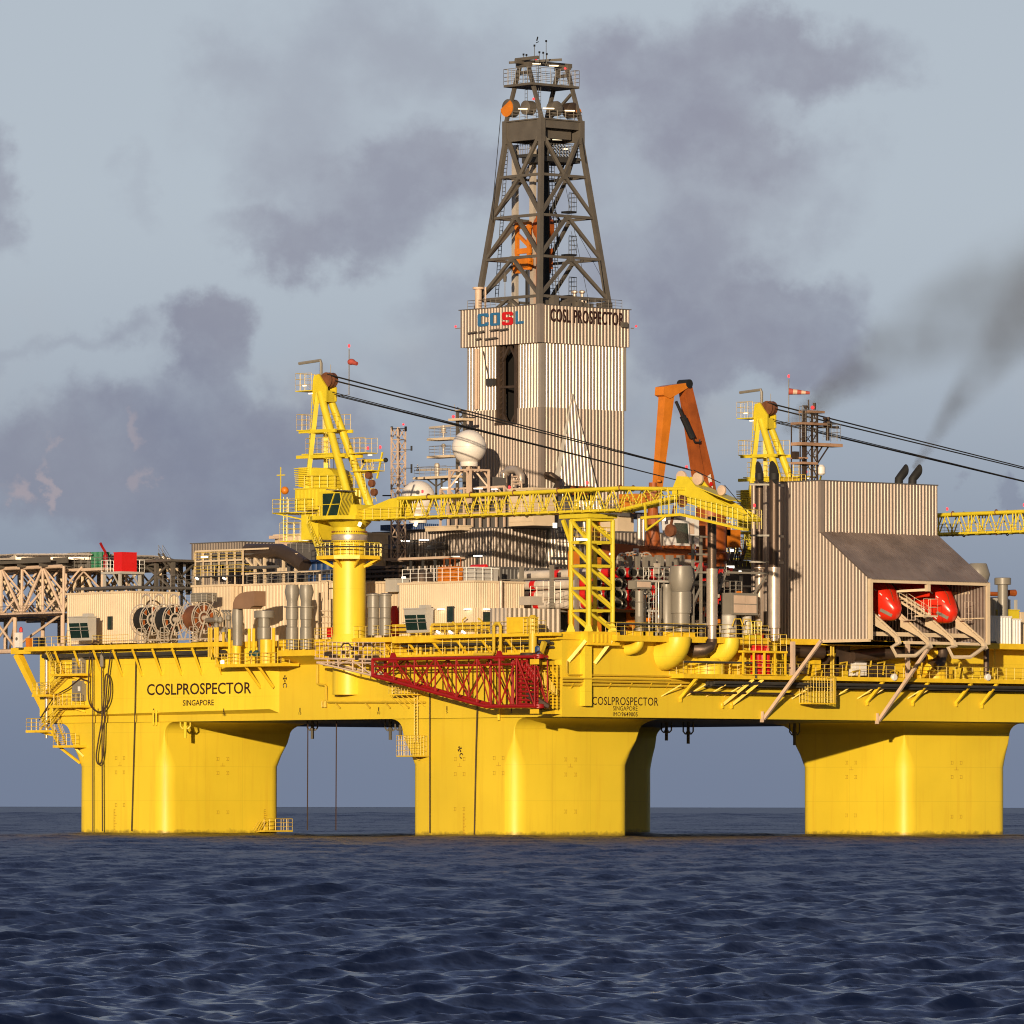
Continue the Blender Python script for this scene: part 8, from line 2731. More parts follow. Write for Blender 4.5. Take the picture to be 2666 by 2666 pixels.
t = thing('vent_ladder_tower', 'grey ladder platforms with rails between the slim and the big ventilator', 'platform')
b = MB()
for py, a, c2 in ((1080, 1140, 1400), (1380, 1150, 1290)):
    p, q = U(M4(a, py), y=.5), U(M4(c2, py), y=.5); b.box(p.x, q.x, .5, 2, p.z - .25, p.z)
    b.rail([(p.x, .5, p.z), (q.x, .5, p.z)], 1.5 if py < 1200 else 2.6, .9, .05, 3)
p, q = U(M4(1170, 1380), y=.4), U(M4(1280, 1100), y=.4)
for X in (p.x, q.x): b.beam((X, .6, DK), (X, .6, q.z), .16)
b.ladder((p.x + .8, .5, DK), (p.x + .8, .5, p.z), .5)
part('frame', b, 'light_grey', t)
b = MB(); p = U(M4(1375, 1220), y=.8); b.lathe((p.x, .8, DK), [(.95, 0), (.95, 5.2), (.7, 5.6), (.7, 6.2)], n=14)
part('drum', b, 'stack_grey', t)
fin(t)

# filter house on drums
t = thing('filter_house', 'grey intake box with brown filter panels standing on two round drums', 'intake box')
x0, x1, y0, y1, z0, z1 = pbox(R1, 300, 412, 668, 1228, 1455, 0)
xw = U(R1(300, 1300), y=0.0).x
b = MB(); c = U(R1(412, 1300), y=-.8); q = U(R1(668, 1300), y=-.8); b.box(c.x, q.x, -.8, 1.2 + .0, z0, z1); yl_ = U(R1(300, 1300), x=c.x).y; b.box(c.x + .01, q.x - .01, -.7, yl_, z0 + .003, z1 + .05); part('box', b, 'stack_grey', t)
b = MB(); w_ = q.x - c.x; hz_ = z1 - z0
for i in range(2):
    for j in range(2): b.box(c.x + .25 + i * (w_ - .4) / 2, c.x + .2 + (i + 1) * (w_ - .4) / 2 - .06, -.86, -.803, z0 + .25 + j * (hz_ - .4) / 2, z0 + .2 + (j + 1) * (hz_ - .4) / 2 - .06)
part('filter_panel', b, 'pinkish_buff', t)
for px, hw in ((405, 76), (588, 48)):
    d = U(R1(px, 1550), y=-.2); k_ = hw / 3.865 * (d - CAM).dot(_f) / FPX
    b = MB(); b.lathe((d.x, .3, DK), [(k_, 0), (k_, 1.5), (k_ * 1.05, 1.55), (k_, 1.62), (k_, 2.6), (k_ * 1.05, 2.65), (k_, 2.7), (k_, z0 - DK)], n=22); part('drum', b, 'light_grey', t)
b = MB(); b.stair((q.x - 2.8, 2.2, z1 + 2.6), (q.x - 4.2, 2.2, z1 + .05), .9, (0, 1, 0)); b.rail([(c.x + .3, 2.0, z1 + .06), (q.x, 2.0, z1 + .06)], 1.5, 1.0, .05)
part('stair', b, 'stack_grey', t)
fin(t)
t = thing('crane_base_platforms', 'dark platforms, stairs and lamps below the far crane', 'platform')
b = MB()
p, q = U(R1(365, 935), y=30), U(R1(640, 975), y=30)
b.box(p.x, q.x, 30, 34, DK, q.z - .4)
for k in range(12):
    x_ = p.x + (q.x - p.x) * rnd.random(); b.beam((x_, 29.5, q.z - 1), (x_ + rnd.random() * 2 - 1, 29.5, q.z + 2.5 * rnd.random()), .16)
b.rail([(p.x, 29.8, q.z - .4), (q.x, 29.8, q.z - .4)], 1.4, .8, .06, 4)
part('frame', b, 'exhaust_brown', t)
b = MB(); p = U(R1(490, 900), y=29.6); b.rail([(p.x - 1, 29.6, p.z - 2), (p.x + 4, 29.6, p.z - 2)], 3.4, .7, .06, 5); b.stair((p.x + 1, 29.4, p.z + 1), (p.x + 3.5, 29.4, p.z - 2), .8, (0, 1, 0)); part('railing', b, 'crane_yellow', t)
b = MB()
for px, py, w in ((390, 1067, 38), (408, 900, 14), (490, 1103, 10)): a = U(R1(px - w, py), y=29.2); c = U(R1(px + w, py), y=29.2); b.beam(a, c, .16, .3)
part('tube_lamp', b, 'lamp_white', t)
fin(t)

# lower front walkway with struts, pipes and equipment
zw = h2(1450, 408).z
xa, xb = h2(1180, 410).x, h2(1726, 410).x
t = walkway('lower yellow railed walkway under the brown exhaust elbow', xa, xb, -2.6, zw, .55, inner=-.003)
b = MB(); b.path([(xa, -2.7, zw + 1.4), (xb + .3, -2.7, zw + 1.4), (xb + .4, -2.7, zw - .4)], .14, 6); part('cable', b, 'dark_grey', t)
fin(t)
xc, xd = h3(0, 350).x, HX - 1.5
t = walkway('long yellow railed walkway along the front hull side under the lifeboat shelter', xb + .1, xd, -2.6, zw - .05, .5, sp=1.5, hh=1.45, inner=-.003)
b = MB()
for dy, dz, r_ in ((-2.2, -1.0, .2), (-1.6, -1.2, .28), (-.9, -1.1, .3), (-.5, -1.4, .2)): b.path([(xb - 6, dy, zw + dz), (xd, dy, zw + dz)], r_, 6)
part('cable_tray', b, 'dark_grey', t)
b = MB(); b.path([(xb - 9, -1.2, zw - 2.2), (xb + 8, -1.2, zw - 2.2)], .14, 6); b.path([(xb + 3, -2.7, zw + .9), (xb + 9, -2.75, zw + .9)], .1, 6); part('pipe', b, 'exhaust_brown', t)
fin(t)
for i, (cr, a, c2, lab) in enumerate((
        (H2, (1310, 440), (1178, 602), 'first yellow strut from the left under the front walkways'),
        (H2, (1755, 455), (1505, 655), 'second yellow strut from the left under the front walkways'),
        (H2, (1830, 460), (1578, 655), 'third yellow strut from the left, close to the second, under the front walkways'),
        (H3, (920, 370), (800, 522), 'yellow strut just left of the right hand buff brace foot'),
        (H3, (1245, 385), (1128, 525), 'yellow strut just right of the right hand buff brace'),
        (H3, (1555, 392), (1440, 530), 'second yellow strut from the right under the front walkway'),
        (H3, (1738, 405), (1625, 540), 'rightmost yellow strut under the front walkway'))):
    q = U(cr(*c2), y=-.02); p = U(cr(*a), y=-2.4)
    b = MB(); b.beam((p.x, -2.4, zw - .55), q, .32, .34); b.beam(q + V((0, -.02, .35)), q + V((0, -.02, -.35)), .6, .12)
    solo('walkway_strut', b, 'deck_yellow', lab, 'strut', 'yellow struts under the front walkways')
# yellow pipes along the front
t = thing('front_pipes', 'yellow pipes on brackets along the front hull side above the lettering', 'pipes')
b = MB()
for y_, za, zb2, r_ in ((-.4, 440, 455, .17), (-.6, 460, 470, .14), (-.4, 487, 492, .17)):
    p, q = h2(255, za, y_), h2(1250, zb2, y_); b.path([p, (q.x, y_, p.z)], r_, 6)
p = h2(290, 300, -.5); b.path([p, h2(290, 400, -.5), h2(300, 412, -.5), h2(1120, 425, -.5), h2(1145, 440, -.5)], .09, 5)
p = h2(1100, 425, -.9); b.path([h2(255, 440, -.9), (p.x, -.9, h2(255, 440, -.9).z)], .1, 5)
part('pipe', b, 'rail_yellow', t)
b = MB()
for px in (320, 615, 780, 935, 1070): b.beam(h2(px + 22, 480, -.7), h2(px, 518, -.003), .12)
for px in (1190, 1380, 1540, 1680): p = h2(px, 490, -1.9); b.beam(p, (p.x - 1.5, -.003, p.z - 1.4), .13)
for px in (410, 700, 880, 960, 1240, 1290): p = h3(px, 400, -1.9); b.beam(p, (p.x - 1.6, -.003, p.z - 1.6), .13)
part('bracket', b, 'deck_yellow', t)
fin(t)

# red cylinders in their caged rack
t = thing('cylinder_cage', 'yellow open cage on the front walkway left of the buff brace', 'cage')
c0, c1 = h2(1675, 430, -2.9), h2(1932 + 75, 430, -2.9)
z0, zm, zt = zw + .02, h2(1700, 238, -2.9).z, h2(1700, 160, -2.9).z
b = MB()
nx = 5
for k in range(nx): x_ = c0.x + (c1.x - c0.x) * k / (nx - 1); b.beam((x_, -2.9, z0), (x_, -2.9, zm), .2); b.beam((x_, -.6, z0), (x_, -.6, zm), .2)
b.box(c0.x - .2, c1.x + .2, -3.1, -.4, zm, zm + .25)
for z in (z0, z0 + .9, z0 + 1.7): b.beam((c0.x, -2.9, z), (c1.x, -2.9, z), .1)
part('frame', b, 'deck_yellow', t)
b = MB(); b.rail([(c0.x - .1, -.5, zm + .25), (c0.x - .1, -3.0, zm + .25), (c1.x + .1, -3.0, zm + .25)], 2.0, 1.1, .06); part('railing', b, 'rail_yellow', t)
fin(t)
for i, px in enumerate((1760, 1790, 1825, 1858)):
    c = h2(px, 400, -1.6)
    t = thing('gas_cylinder', 'red gas cylinder standing in the yellow cage below the filter drums', 'gas cylinder', 'red gas cylinders in the yellow cage')
    b = MB(); b.lathe((c.x, -1.6, zw + .03), [(.4, 0), (.45, .08), (.45, 3.0), (.3, 3.5), (.14, 3.7)], n=14); part('bottle', b, 'box_red', t)
    b = MB(); b.lathe((c.x, -1.6, zw + 3.73), [(.14, 0), (.14, .3), (.05, .35)], n=8); part('valve', b, 'rust', t)
    fin(t)
b = MB(); c = h2(1795, 200, -1.6); b.box(c.x - .5, c.x + .5, -2.0, -1.2, zm + .26, zm + 2.2); b.box(c.x - .55, c.x + .55, -2.05, -1.15, zm + 2.203, zm + 2.35)
solo('red_cabinet', b, 'box_red', 'small red cabinet on top of the yellow cage', 'cabinet')

# machinery in the recess under the shelter
t = thing('recess_machinery', 'dark pipes, silencers and boxes in the recess under the lifeboat shelter', 'machinery')
b = MB()
for a, c2, r_ in (((220, 150), (480, 165), .75), ((690, 190), (1060, 160), .8), ((1060, 150), (1200, 200), .8)):
    p, q = h3(a[0], a[1], 1.0), h3(c2[0], c2[1], .8); b.path([p, (p + q) / 2, q], r_, 14)
p = h3(1345, 100, .6); b.path([p + Z * 1, p - Z * 1.2, p + V((-.5, 0, -2.2)), p + V((-1.6, 0, -2.9))], [.7, .7, .8, .9], 14)
p = h3(1660, 150, .4); b.path([p + V((1.6, 0, .9)), p + V((.3, 0, .8)), p, p - Z * 3.2], .35, 10)
part('silencer', b, 'exhaust_brown', t)
b = MB()
for px, py, w, h_ in ((330, 270, 45, 45), (620, 190, 50, 80), (900, 290, 90, 50), (560, 260, 30, 70)):
    p, q = h3(px - w, py - h_, 1.5), h3(px + w, py + h_, 1.5); b.box(p.x, q.x, 1.2, 3.0, q.z, p.z)
part('box', b, 'exhaust_brown', t)
b = MB(); p, q = h3(708, 235, 1.2), h3(785, 330, 1.2); b.box(p.x, q.x, .8, 2.2, q.z, p.z); part('white_cabinet', b, 'white_paint', t)
b = MB()
for px, py, w, h_ in ((440, 220, 25, 110), (850, 310, 50, 40), (1000, 300, 100, 55), (1300, 310, 110, 45)):
    p, q = h3(px - w, py - h_, 1.8), h3(px + w, py + h_, 1.8); b.box(p.x, q.x, 1.6, 3.0, q.z, p.z)
p = h3(1290, 200, 1.6); b.lathe((p.x, 1.6, zw), [(1.6, 0), (1.6, 1.8), (.9, 3.6)], n=16)
part('yellow_housing', b, 'deck_yellow', t)
b = MB()
for px in (545, 562, 1720): p = h3(px, 200, .2); b.tube((p.x, .2, zw), (p.x, .2, DK - .1), .12, n=6)
for k in range(14): p = h3(250 + 90 * k, 180 + 60 * (k % 3), .5); b.path([p, p + V((1.2, 0, .2)), p + V((1.3, .4, -1.4))], .12, 5)
part('pipe', b, 'rail_yellow', t)
fin(t)
for px, lab in ((992, 'left one of two small round searchlights on the front walkway'), (1665, 'right one of two small round searchlights on the front walkway')):
    p = h3(px, 340, -2.5); b = MB(); b.lathe((p.x, -2.3, p.z), [(.15, 0), (.42, .15), (.45, .5), (.35, .6)], (0, -1, 0), 12); b.beam((p.x, -2.3, zw), (p.x, -2.3, p.z), .12)
    solo('searchlight', b, 'white_paint', lab, 'searchlight')
# caged hanging platform
t = thing('hanging_cage', 'small yellow cage platform hanging below the front walkway', 'cage')
p, q = h3(392, 522, -2.6), h3(572, 522, -2.6)
b = MB(); b.box(p.x, q.x, -2.8, -.8, p.z - .15, p.z); part('floor', b, 'deck_yellow', t)
b = MB(); b.rail([(p.x, -.8, p.z), (p.x, -2.8, p.z), (q.x, -2.8, p.z), (q.x, -.8, p.z)], 3.1, .45, .06, 5); b.beam((q.x - .3, -2.8, p.z), (q.x - .3, -2.8, zw), .25); b.beam((q.x - 1.6, -2.8, p.z + 3), (q.x - .3, -2.8, p.z + 3.2), .2); b.ladder((q.x - .9, -2.6, p.z), (q.x - .9, -2.6, zw), .5)
part('cage', b, 'rail_yellow', t)
fin(t)

# ---------------------------------------------------------------- lifeboat shelter
XS0 = U(R2(240, 1400), y=-9.0).x; XS1 = U(R2(1326, 1400), y=-9.0).x
zbs = U(R1(1785, 1790), x=XS0).z; zh = U(R2(240, 1105), x=XS0).z
ztop = U(R1(1300, 202), x=XS0).z; zsl = U(R1(1310, 722), x=XS0).z
yF = U(R2(235, 1400), x=XS0).y; yW = U(R1(1303, 400), x=XS0).y
yB = 12.0
t = thing('lifeboat_shelter', 'big ribbed steel shelter with a sloping hood open towards the sea', 'lifeboat shelter')
b = MB(); b.box(XS0, XS1 - .0, yW, yB, zsl, ztop)
b.corr((XS0, yW), (XS1, yW), zsl + .05, ztop, (0, -1), .56, .1); b.corr((XS1, yW), (XS1, yB), zsl, ztop, (1, 0), .56, .1)
b.beam((XS0 + .02, yW + .02, zsl), (XS0 + .02, yW + .02, ztop), .55)
part('upper_block', b, 'galvanised', t)
b = MB(); b.box(XS0 - .1, XS1 + .1, yW - .1, yB + .1, ztop + .003, ztop + .15); part('roof', b, 'wall_grey', t)
b = MB()
# left side wall: thickness 0.3, profile with the sloping hood
b.prism([(XS0, yB, zbs), (XS0, yF, zbs), (XS0, yF, zh), (XS0, yW, zsl), (XS0, yB, zsl)], (.3, 0, 0))
b.corr((XS0, yB), (XS0, yW), zbs, ztop, (-1, 0), .56, .1)
L_ = yW - yF
b.corr((XS0, yW), (XS0, yF), zbs, lambda u: zsl + (zh - zsl) * u, (-1, 0), .56, .1)
part('left_wall', b, 'galvanised', t)
b = MB()
b.prism([(XS1 - .3, yB, zbs), (XS1 - .3, yF, zbs), (XS1 - .3, yF, zh), (XS1 - .3, yW, zsl), (XS1 - .3, yB, zsl)], (.3, 0, 0))
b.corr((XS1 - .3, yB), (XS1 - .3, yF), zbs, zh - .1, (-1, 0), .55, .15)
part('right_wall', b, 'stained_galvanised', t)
b = MB()
# sloping hood: ribbed sheet
n = 48
vs, fs = [], []
nx_ = V((0, zsl - zh, 0)).y
nrm = V((0, -(zsl - zh), (yW - yF))).normalized()
p0 = V((XS0 - .15, yF - .25, zh - .12)); p1 = V((XS0 - .15, yW, zsl))
for i in range(n * 4 + 1):
    o = .1 if i % 4 in (2, 3) else 0
    u = V(((XS1 - XS0 + .3) * i / (n * 4), 0, 0))
    vs += [p0 + u + nrm * (o + .12), p1 + u + nrm * (o + .12)]
fs = [(2 * i, 2 * i + 2, 2 * i + 3, 2 * i + 1) for i in range(n * 4)]
b.add(vs, fs)
b.prism([p0, p1, p1 + nrm * .1, p0 + nrm * .1], (XS1 - XS0 + .3, 0, 0))
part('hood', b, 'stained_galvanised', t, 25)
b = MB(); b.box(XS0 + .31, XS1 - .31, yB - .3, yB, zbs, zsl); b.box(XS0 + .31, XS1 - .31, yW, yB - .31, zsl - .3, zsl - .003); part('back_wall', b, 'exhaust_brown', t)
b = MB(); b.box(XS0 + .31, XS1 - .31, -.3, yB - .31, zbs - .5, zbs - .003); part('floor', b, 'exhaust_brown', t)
b = MB()
fw = .42
b.box(XS0 - .25, XS0 - .25 + fw, yF - .3, yF + .2, zbs - .1, zh + .1); b.box(XS1 - .2, XS1 + .3, yF - .3, yF + .2, zbs - .4, zh + .05)
b.box(XS0 + .18, XS1 - .21, yF - .3, yF + .1, zh - .35, zh + .02)
b.box(XS0 - .3, XS0 + .1, yF, yB, zbs - .35, zbs - .003)
pp, qq = U(R2(770, 1130), y=yF), U(R2(770, 1215), y=yF); b.beam(pp, qq, .5)
s_ = U(R2(490, 1225), y=yF + 4); b.beam(qq + Z * .2, (s_.x - 1.0, yF + 5, qq.z + .0), .3); pe = U(R2(1010, 1245), y=yF + 4); b.beam((XS1, yF, pe.z + .2), (XS1 - .4, yF + 6, pe.z + .2), .3)
b.beam((XS0 + .3, yF + 2.5, zbs + .7), (XS1 - .2, yF + 2.5, zbs + .7), .5); b.beam((XS0 + 6, yF + .2, zbs - .35), (XS1, yF + .2, zbs - .35), .45, .35)
b.beam((XS1 - .5, yF, U(R2(1200, 1463), y=yF).z), (XS1 - .5, yF + 8, U(R2(1200, 1463), y=yF).z), .15)
part('opening_frame', b, 'buff', t)
fin(t)
# funnels on the roof
for px, lab in ((505, 'left one of two soot black slanted funnels on the shelter roof'), (632, 'right one of two soot black slanted funnels on the shelter roof')):
    fy = 3.0
    a0 = U(R2(px - 5, 222), y=fy); k_ = 1 / 3.578 * (a0 - CAM).dot(_f) / FPX
    c1_ = U(R2(px - 3, 170), y=fy); c2_ = U(R2(px + 35, 120), y=fy); c3_ = U(R2(px + 72, 55), y=fy)
    b = MB(); r_ = 40 * k_
    b.path([V((a0.x, fy, ztop + .16)), c1_, (c1_ + c2_) / 2 + V((.1, 0, .1)), c2_], r_, 18)
    e = (c2_ - c1_).normalized()
    n = 18
    # mouth cut upright: far edge carried up
    ringv = []
    a = e.cross(V((0, 1, 0))).normalized()
    vs = []
    for i in range(n):
        tt = 2 * PI * i / n
        q = c2_ + V((0, 1, 0)) * (r_ * math.cos(tt)) + a * (r_ * math.sin(tt))
        vs.append(q)
    for i in range(n):
        q = vs[i]; xx = c2_.x + r_ * .92
        vs.append(q + e * max(.02, (xx - q.x) / max(.2, e.x)))
    b.add(vs, [(i, (i + 1) % n, n + (i + 1) % n, n + i) for i in range(n)] + [tuple(range(n, 2 * n))])
    solo('funnel', b, 'soot_black', lab, 'funnel', 'black funnels on the shelter roof')

# lifeboats on their launching rails
NOSE = V((0, -math.cos(math.radians(33)), -math.sin(math.radians(33))))
UPB = V((0, -math.sin(math.radians(33)), math.cos(math.radians(33))))


def lifeboat(label, px, py):
    tip = U(R2(px, py), y=yF + 1.2)
    t = thing('lifeboat', label, 'lifeboat', 'red free fall lifeboats in the shelter')
    tip = tip - UPB * 1.3
    secs = [(0, .42, -.6, .6), (.4, .85, -1.15, .95), (1.5, 1.35, -1.9, 1.5), (2.9, 1.75, -2.15, 2.05), (4.4, 1.9, -2.2, 2.35), (7, 1.9, -2.2, 2.45), (10.0, 1.7, -2.0, 2.3), (11.5, 1.4, -1.7, 2.0)]
    n = 20
    vs = []
    for d, hw, lo, hi in secs:
        for i in range(n):
            a = 2 * PI * i / n
            ca, sa = math.cos(a), math.sin(a)
            u = hw * math.copysign(abs(ca) ** .72, ca)
            v = (hi if sa > 0 else -lo) * math.copysign(abs(sa) ** .8, sa)
            vs.append(tip - NOSE * d + V((1, 0, 0)) * u + UPB * v)
    fs = []
    for k in range(len(secs) - 1):
        for i in range(n): fs.append((k * n + i, k * n + (i + 1) % n, (k + 1) * n + (i + 1) % n, (k + 1) * n + i))
    fs += [tuple(range(n))[::-1], tuple(range((len(secs) - 1) * n, len(secs) * n))]
    b = MB().add(vs, [f[::-1] for f in fs]); part('hull', b, 'boat_red', t, 50)
    b = MB()
    for d in (1.5, 2.5, 3.5, 4.5):
        for v, hwf in ((1.3, .97), (-1.1, .97)):
            hw = np.interp(d, [s[0] for s in secs], [s[1] for s in secs]) * hwf * (.86 if v > 0 else .9)
            b.beam(tip - NOSE * (d - .22) - V((hw + .12, 0, 0)) + UPB * v, tip - NOSE * (d + .22) - V((hw + .12, 0, 0)) + UPB * v, .06, .12)
    part('reflective_tape', b, 'lamp_tape', t)
    b = MB(); b.prism([tip - NOSE * .2 - V((.62, 0, 0)) - UPB * .5, tip - NOSE * 1.5 - V((1.5, 0, 0)) - UPB * .5, tip - NOSE * 1.5 - V((1.5, 0, 0)) - UPB * .1, tip - NOSE * .2 - V((.62, 0, 0)) - UPB * .1], (-.08, 0, 0)); part('bow_fender', b, 'stack_grey', t)
    b = MB()
    b.path([tip - NOSE * .5 + UPB * .8 - V((.4, 0, 0)), tip - NOSE * 2 + UPB * 1.95 - V((.5, 0, 0)), tip - NOSE * 4 + UPB * 2.5 - V((.5, 0, 0))], .05, 5); part('grab_rail', b, 'rust', t)
    b = MB(); b.box(tip.x - .9, tip.x + .9, tip.y + 5.5, tip.y + 7.8, tip.z + 3.2 + 1.2, tip.z + 6.0); part('wheelhouse', b, 'boat_red', t)
    fin(t)


mat('lamp_tape', (0.85, 0.82, 0.8), 0.3)
lifeboat('red lifeboat at the left in the shelter, half hidden behind the ribbed wall', 528, 1345)
lifeboat('red lifeboat at the right in the shelter, seen almost whole', 1052, 1370)


def launch_rails(label, pa, pb, pc, loop):
    """two inclined rails and the hanging loop joining their ends"""
    t = thing('launch_ramp', label, 'launching ramp', 'buff launching ramps for the lifeboats')
    b = MB()
    ends = []
    for (a, c2), w in ((pa, .4), (pb, .42)):
        q = U(R2(*c2), y=yF - 2.2); p = U(R2(*a), y=yF - 2.2)
        p = V((q.x, q.y + (p - q).length * math.cos(math.radians(33)) * 1.5, q.z + (p - q).length * math.sin(math.radians(33)) * 1.5))
        b.beam(q, q + (q - p).normalized() * -10.5, .35, w); b.beam(q + Z * .42, q + (q - p).normalized() * -10.5 + Z * .5, .16)
        for k in range(9): c = q + (p - q).normalized() * k * 1.1; b.beam(c, c + Z * .42, .1)
        m_ = q + (p - q).normalized() * 1.2
        b.prism([m_ - V((.12, 0, .15)), m_ + (p - q).normalized() * 4.4 - V((.12, 0, .15)), m_ + (p - q).normalized() * 4.4 - V((.12, 0, 1.1))], (.24, 0, 0))
        ends.append(q)
    part('rail', b, 'buff', t)
    b = MB()
    l_, r_ = ends
    d = V((0, -.4, -1.0))
    lm, rm = l_ + V((.0, -.5, -1.2)), r_ + V((0, -.5, -1.2))
    b.beam(l_, l_ + V((-.0, -.35, -.75)), .5); b.beam(r_, r_ + V((0, -.35, -.75)), .5)
    b.path([l_ + V((0, -.3, -.6)), U(R2(*loop[0]), y=lm.y), U(R2(*loop[1]), y=lm.y), U(R2(*loop[2]), y=lm.y), U(R2(*loop[3]), y=lm.y), r_ + V((0, -.3, -.5))], .24, 6)
    part('end_loop', b, 'buff', t)
    fin(t)


launch_rails('left buff launching ramp with a hanging end loop below the left lifeboat', ((300, 1470), (485, 1650)), ((520, 1445), (775, 1690)), None, ((435, 1735), (480, 1815), (650, 1815), (765, 1725)))
launch_rails('right buff launching ramp with a hanging end loop below the right lifeboat', ((740, 1440), (1005, 1680)), ((1040, 1460), (1290, 1700)), None, ((960, 1740), (1005, 1828), (1165, 1828), (1290, 1740)))
t = thing('boarding_stair', 'buff boarding stair slanting between the two lifeboats', 'stair')
a = U(R2(540, 1260), y=yF + 3.5); q = U(R2(720, 1440), y=yF + .6)
b = MB(); b.stair(V((a.x, yF + 4.8, a.z)), V((a.x + .6, yF + .2, q.z)), 1.3, (1, 0, 0)); part('flight', b, 'buff', t)
b = MB(); z_ = q.z; b.box(a.x - .6, a.x + 1.8, yF - .7, yF + .9, z_ - .2, z_); b.rail([(a.x - .6, yF - .7, z_), (a.x + 1.8, yF - .7, z_), (a.x + 1.8, yF + .9, z_)], 2.0, 1.1, .045, 2); part('landing', b, 'buff', t)
b = MB()
for px in (590, 1120):
    c = U(R2(px, 1480), y=yF + .5); b.box(c.x - .6, c.x + .7, yF, yF + 1, c.z - .1, c.z); b.rail([(c.x - .6, yF, c.z), (c.x + .7, yF, c.z)], 2.2, .65, .04, 3)
part('side_landing', b, 'pinkish_buff', t)
fin(t)

# braces under the shelter
for a, c2, pxv, lab in (((475, 80), (62, 640), 270, 'left one of the two long buff braces under the shelter'), ((1270, 110), (888, 652), 1095, 'right one of the two long buff braces under the shelter')):
    q = U(H3(*c2), y=-.05)
    t = thing('shelter_brace', lab, 'brace', 'long buff braces under the shelter')
    p = U(H3(*a), y=yF + .5)
    b = MB(); b.beam(V((p.x, yF + .5, zbs - .35)), q, .36, .38); part('brace', b, 'pinkish_buff', t)
    b = MB(); b.beam(q + V((-.3, 0, -.4)), q + V((-.3, 0, .9)), .5, .2); part('foot_plate', b, 'pinkish_buff', t)
    v = U(H3(pxv, 200), y=-2.9); b = MB(); b.beam((v.x, -2.9, zw), (v.x, -2.9, zbs - .36), .45); part('post', b, 'pinkish_buff', t)
    fin(t)

# right edge: ventilators, container
vent('big_ventilator', 'grey conical ventilator peeping out behind the right end of the shelter hood', R2, 1240, 1200, [(70, 1200), (88, 1140), (112, 1058), (82, 960), (76, 955)], ('y', 6.0))
vent('mushroom_ventilator', 'grey mushroom ventilator at the right edge of the picture', R2, 1470, 1700, [(48, 1700), (48, 1156), (78, 1152), (78, 1094), (70, 1088)], ('y', 3.0))
c = U(R2(1450, 1350), y=6.0); z1 = U(R2(1450, 1270), y=6.0).z; x0, x1 = U(R2(1325, 1350), y=6).x, U(R2(1580, 1350), y=6).x
b = MB(); b.lathe(((x0 + x1) / 2, 8, DK), [((x1 - x0) / 2, 0), ((x1 - x0) / 2, z1 - DK - .2), ((x1 - x0) / 2 - .3, z1 - DK)], n=24)
for k in range(4): b.beam((x0 + (k + .5) * (x1 - x0) / 4, 5.2, DK), (x0 + (k + .5) * (x1 - x0) / 4, 5.2, z1 - .3), .3)
solo('storage_tank', b, 'light_grey', 'grey round tank behind the mushroom ventilator at the right edge', 'tank')
b = MB(); p, q = U(R2(1330, 1238), y=5), U(R2(1520, 1238), y=5); b.tube(p, (q.x, 5, p.z), .28, n=8); p, q = U(R2(1520, 1228), y=5), U(R2(1580, 1228), y=5); b.tube(p, (q.x, 5, p.z), .38, .45, n=10)
solo('orange_arm', b, 'rusty_orange', 'short rusty orange arm behind the mushroom ventilator', 'arm')
for (a, c2, yy), lab, m in (((1332, 1548, 0.5), 'white ribbed container with a grey left side at the right edge', 'white_paint'), ((1560, 1637, 1.0), 'narrow white ribbed container at the far right edge', 'white_paint')):
    p, q = U(R2(a, 1440 if a < 1500 else 1468), y=yy), U(R2(c2, 1692), y=yy)
    b = MB(); xm = p.x + (q.x - p.x) * .4 if a < 1500 else p.x
    b.box(p.x, q.x, yy, yy + 3, DK + .01, p.z - .2); b.corr((p.x, yy), (q.x, yy), DK + .01, p.z - .2, (0, -1), .5, .1); b.box(p.x - .05, q.x + .05, yy - .13, yy + 3.05, p.z - .2, p.z)
    solo('shipping_container', b, m, lab, 'container')
p = U(R2(1580, 1440), y=3); b = MB(); b.box(p.x - 1.2, p.x + .8, 3, 5, DK, p.z + .6); b.box(p.x - 1.3, p.x + .9, 2.9, 5.1, p.z + .603, p.z + .75)
solo('yellow_housing', b, 'crane_yellow', 'small yellow box between the white containers at the right edge', 'box')
b = MB(); p = U(R2(1640, 1415), y=3); q = U(R2(1720, 1560), y=3); b.box(p.x, q.x + 3, 3, 6, q.z, p.z); b.box(p.x - .1, q.x + 3.1, 2.9, 6.1, p.z + .003, p.z + .1); b.box(p.x, q.x + 3, 3, 6, DK, q.z - .01)
solo('buff_cabin', b, 'buff', 'buff cabin cut off by the right edge of the picture', 'cabin')

# mast behind the shelter
t = thing('radar_mast', 'rusty looking lattice mast with scanners behind the right hand shelter', 'mast')
my = 30.0
r3 = lambda a, c, y=my: U(R3(a, c), y=y)
b = MB()
zb = ztop - 3
for px, w in ((985, .45), (1075, .2), (1140, .18)):
    p = r3(px, 500); b.beam((p.x, my, zb), (p.x, my, p.z), w)
for px in (895, 1000): p = r3(px, 1320); q = r3(px, 640); b.beam((q.x, my + 1, zb), (q.x, my + 1, q.z), .12)
for k in range(16):
    z = zb + (r3(0, 500).z - zb) * k / 15
    a, c = r3(1075, 500).x, r3(1140, 500).x
    b.beam((a, my, z), (c, my, z), .1)
    if k < 15: b.beam((a if k % 2 else c, my, z), (c if k % 2 else a, my, z + 1.4), .1); b.beam((r3(1000, 0).x, my, z), (a, my, z + (1.2 if k % 2 else -1.0)), .08)
b.beam(r3(1300, 895), r3(1145, 1130), .14); b.beam(r3(1215, 905), r3(1120, 1060), .14)
part('lattice', b, 'exhaust_brown', t)
b = MB()
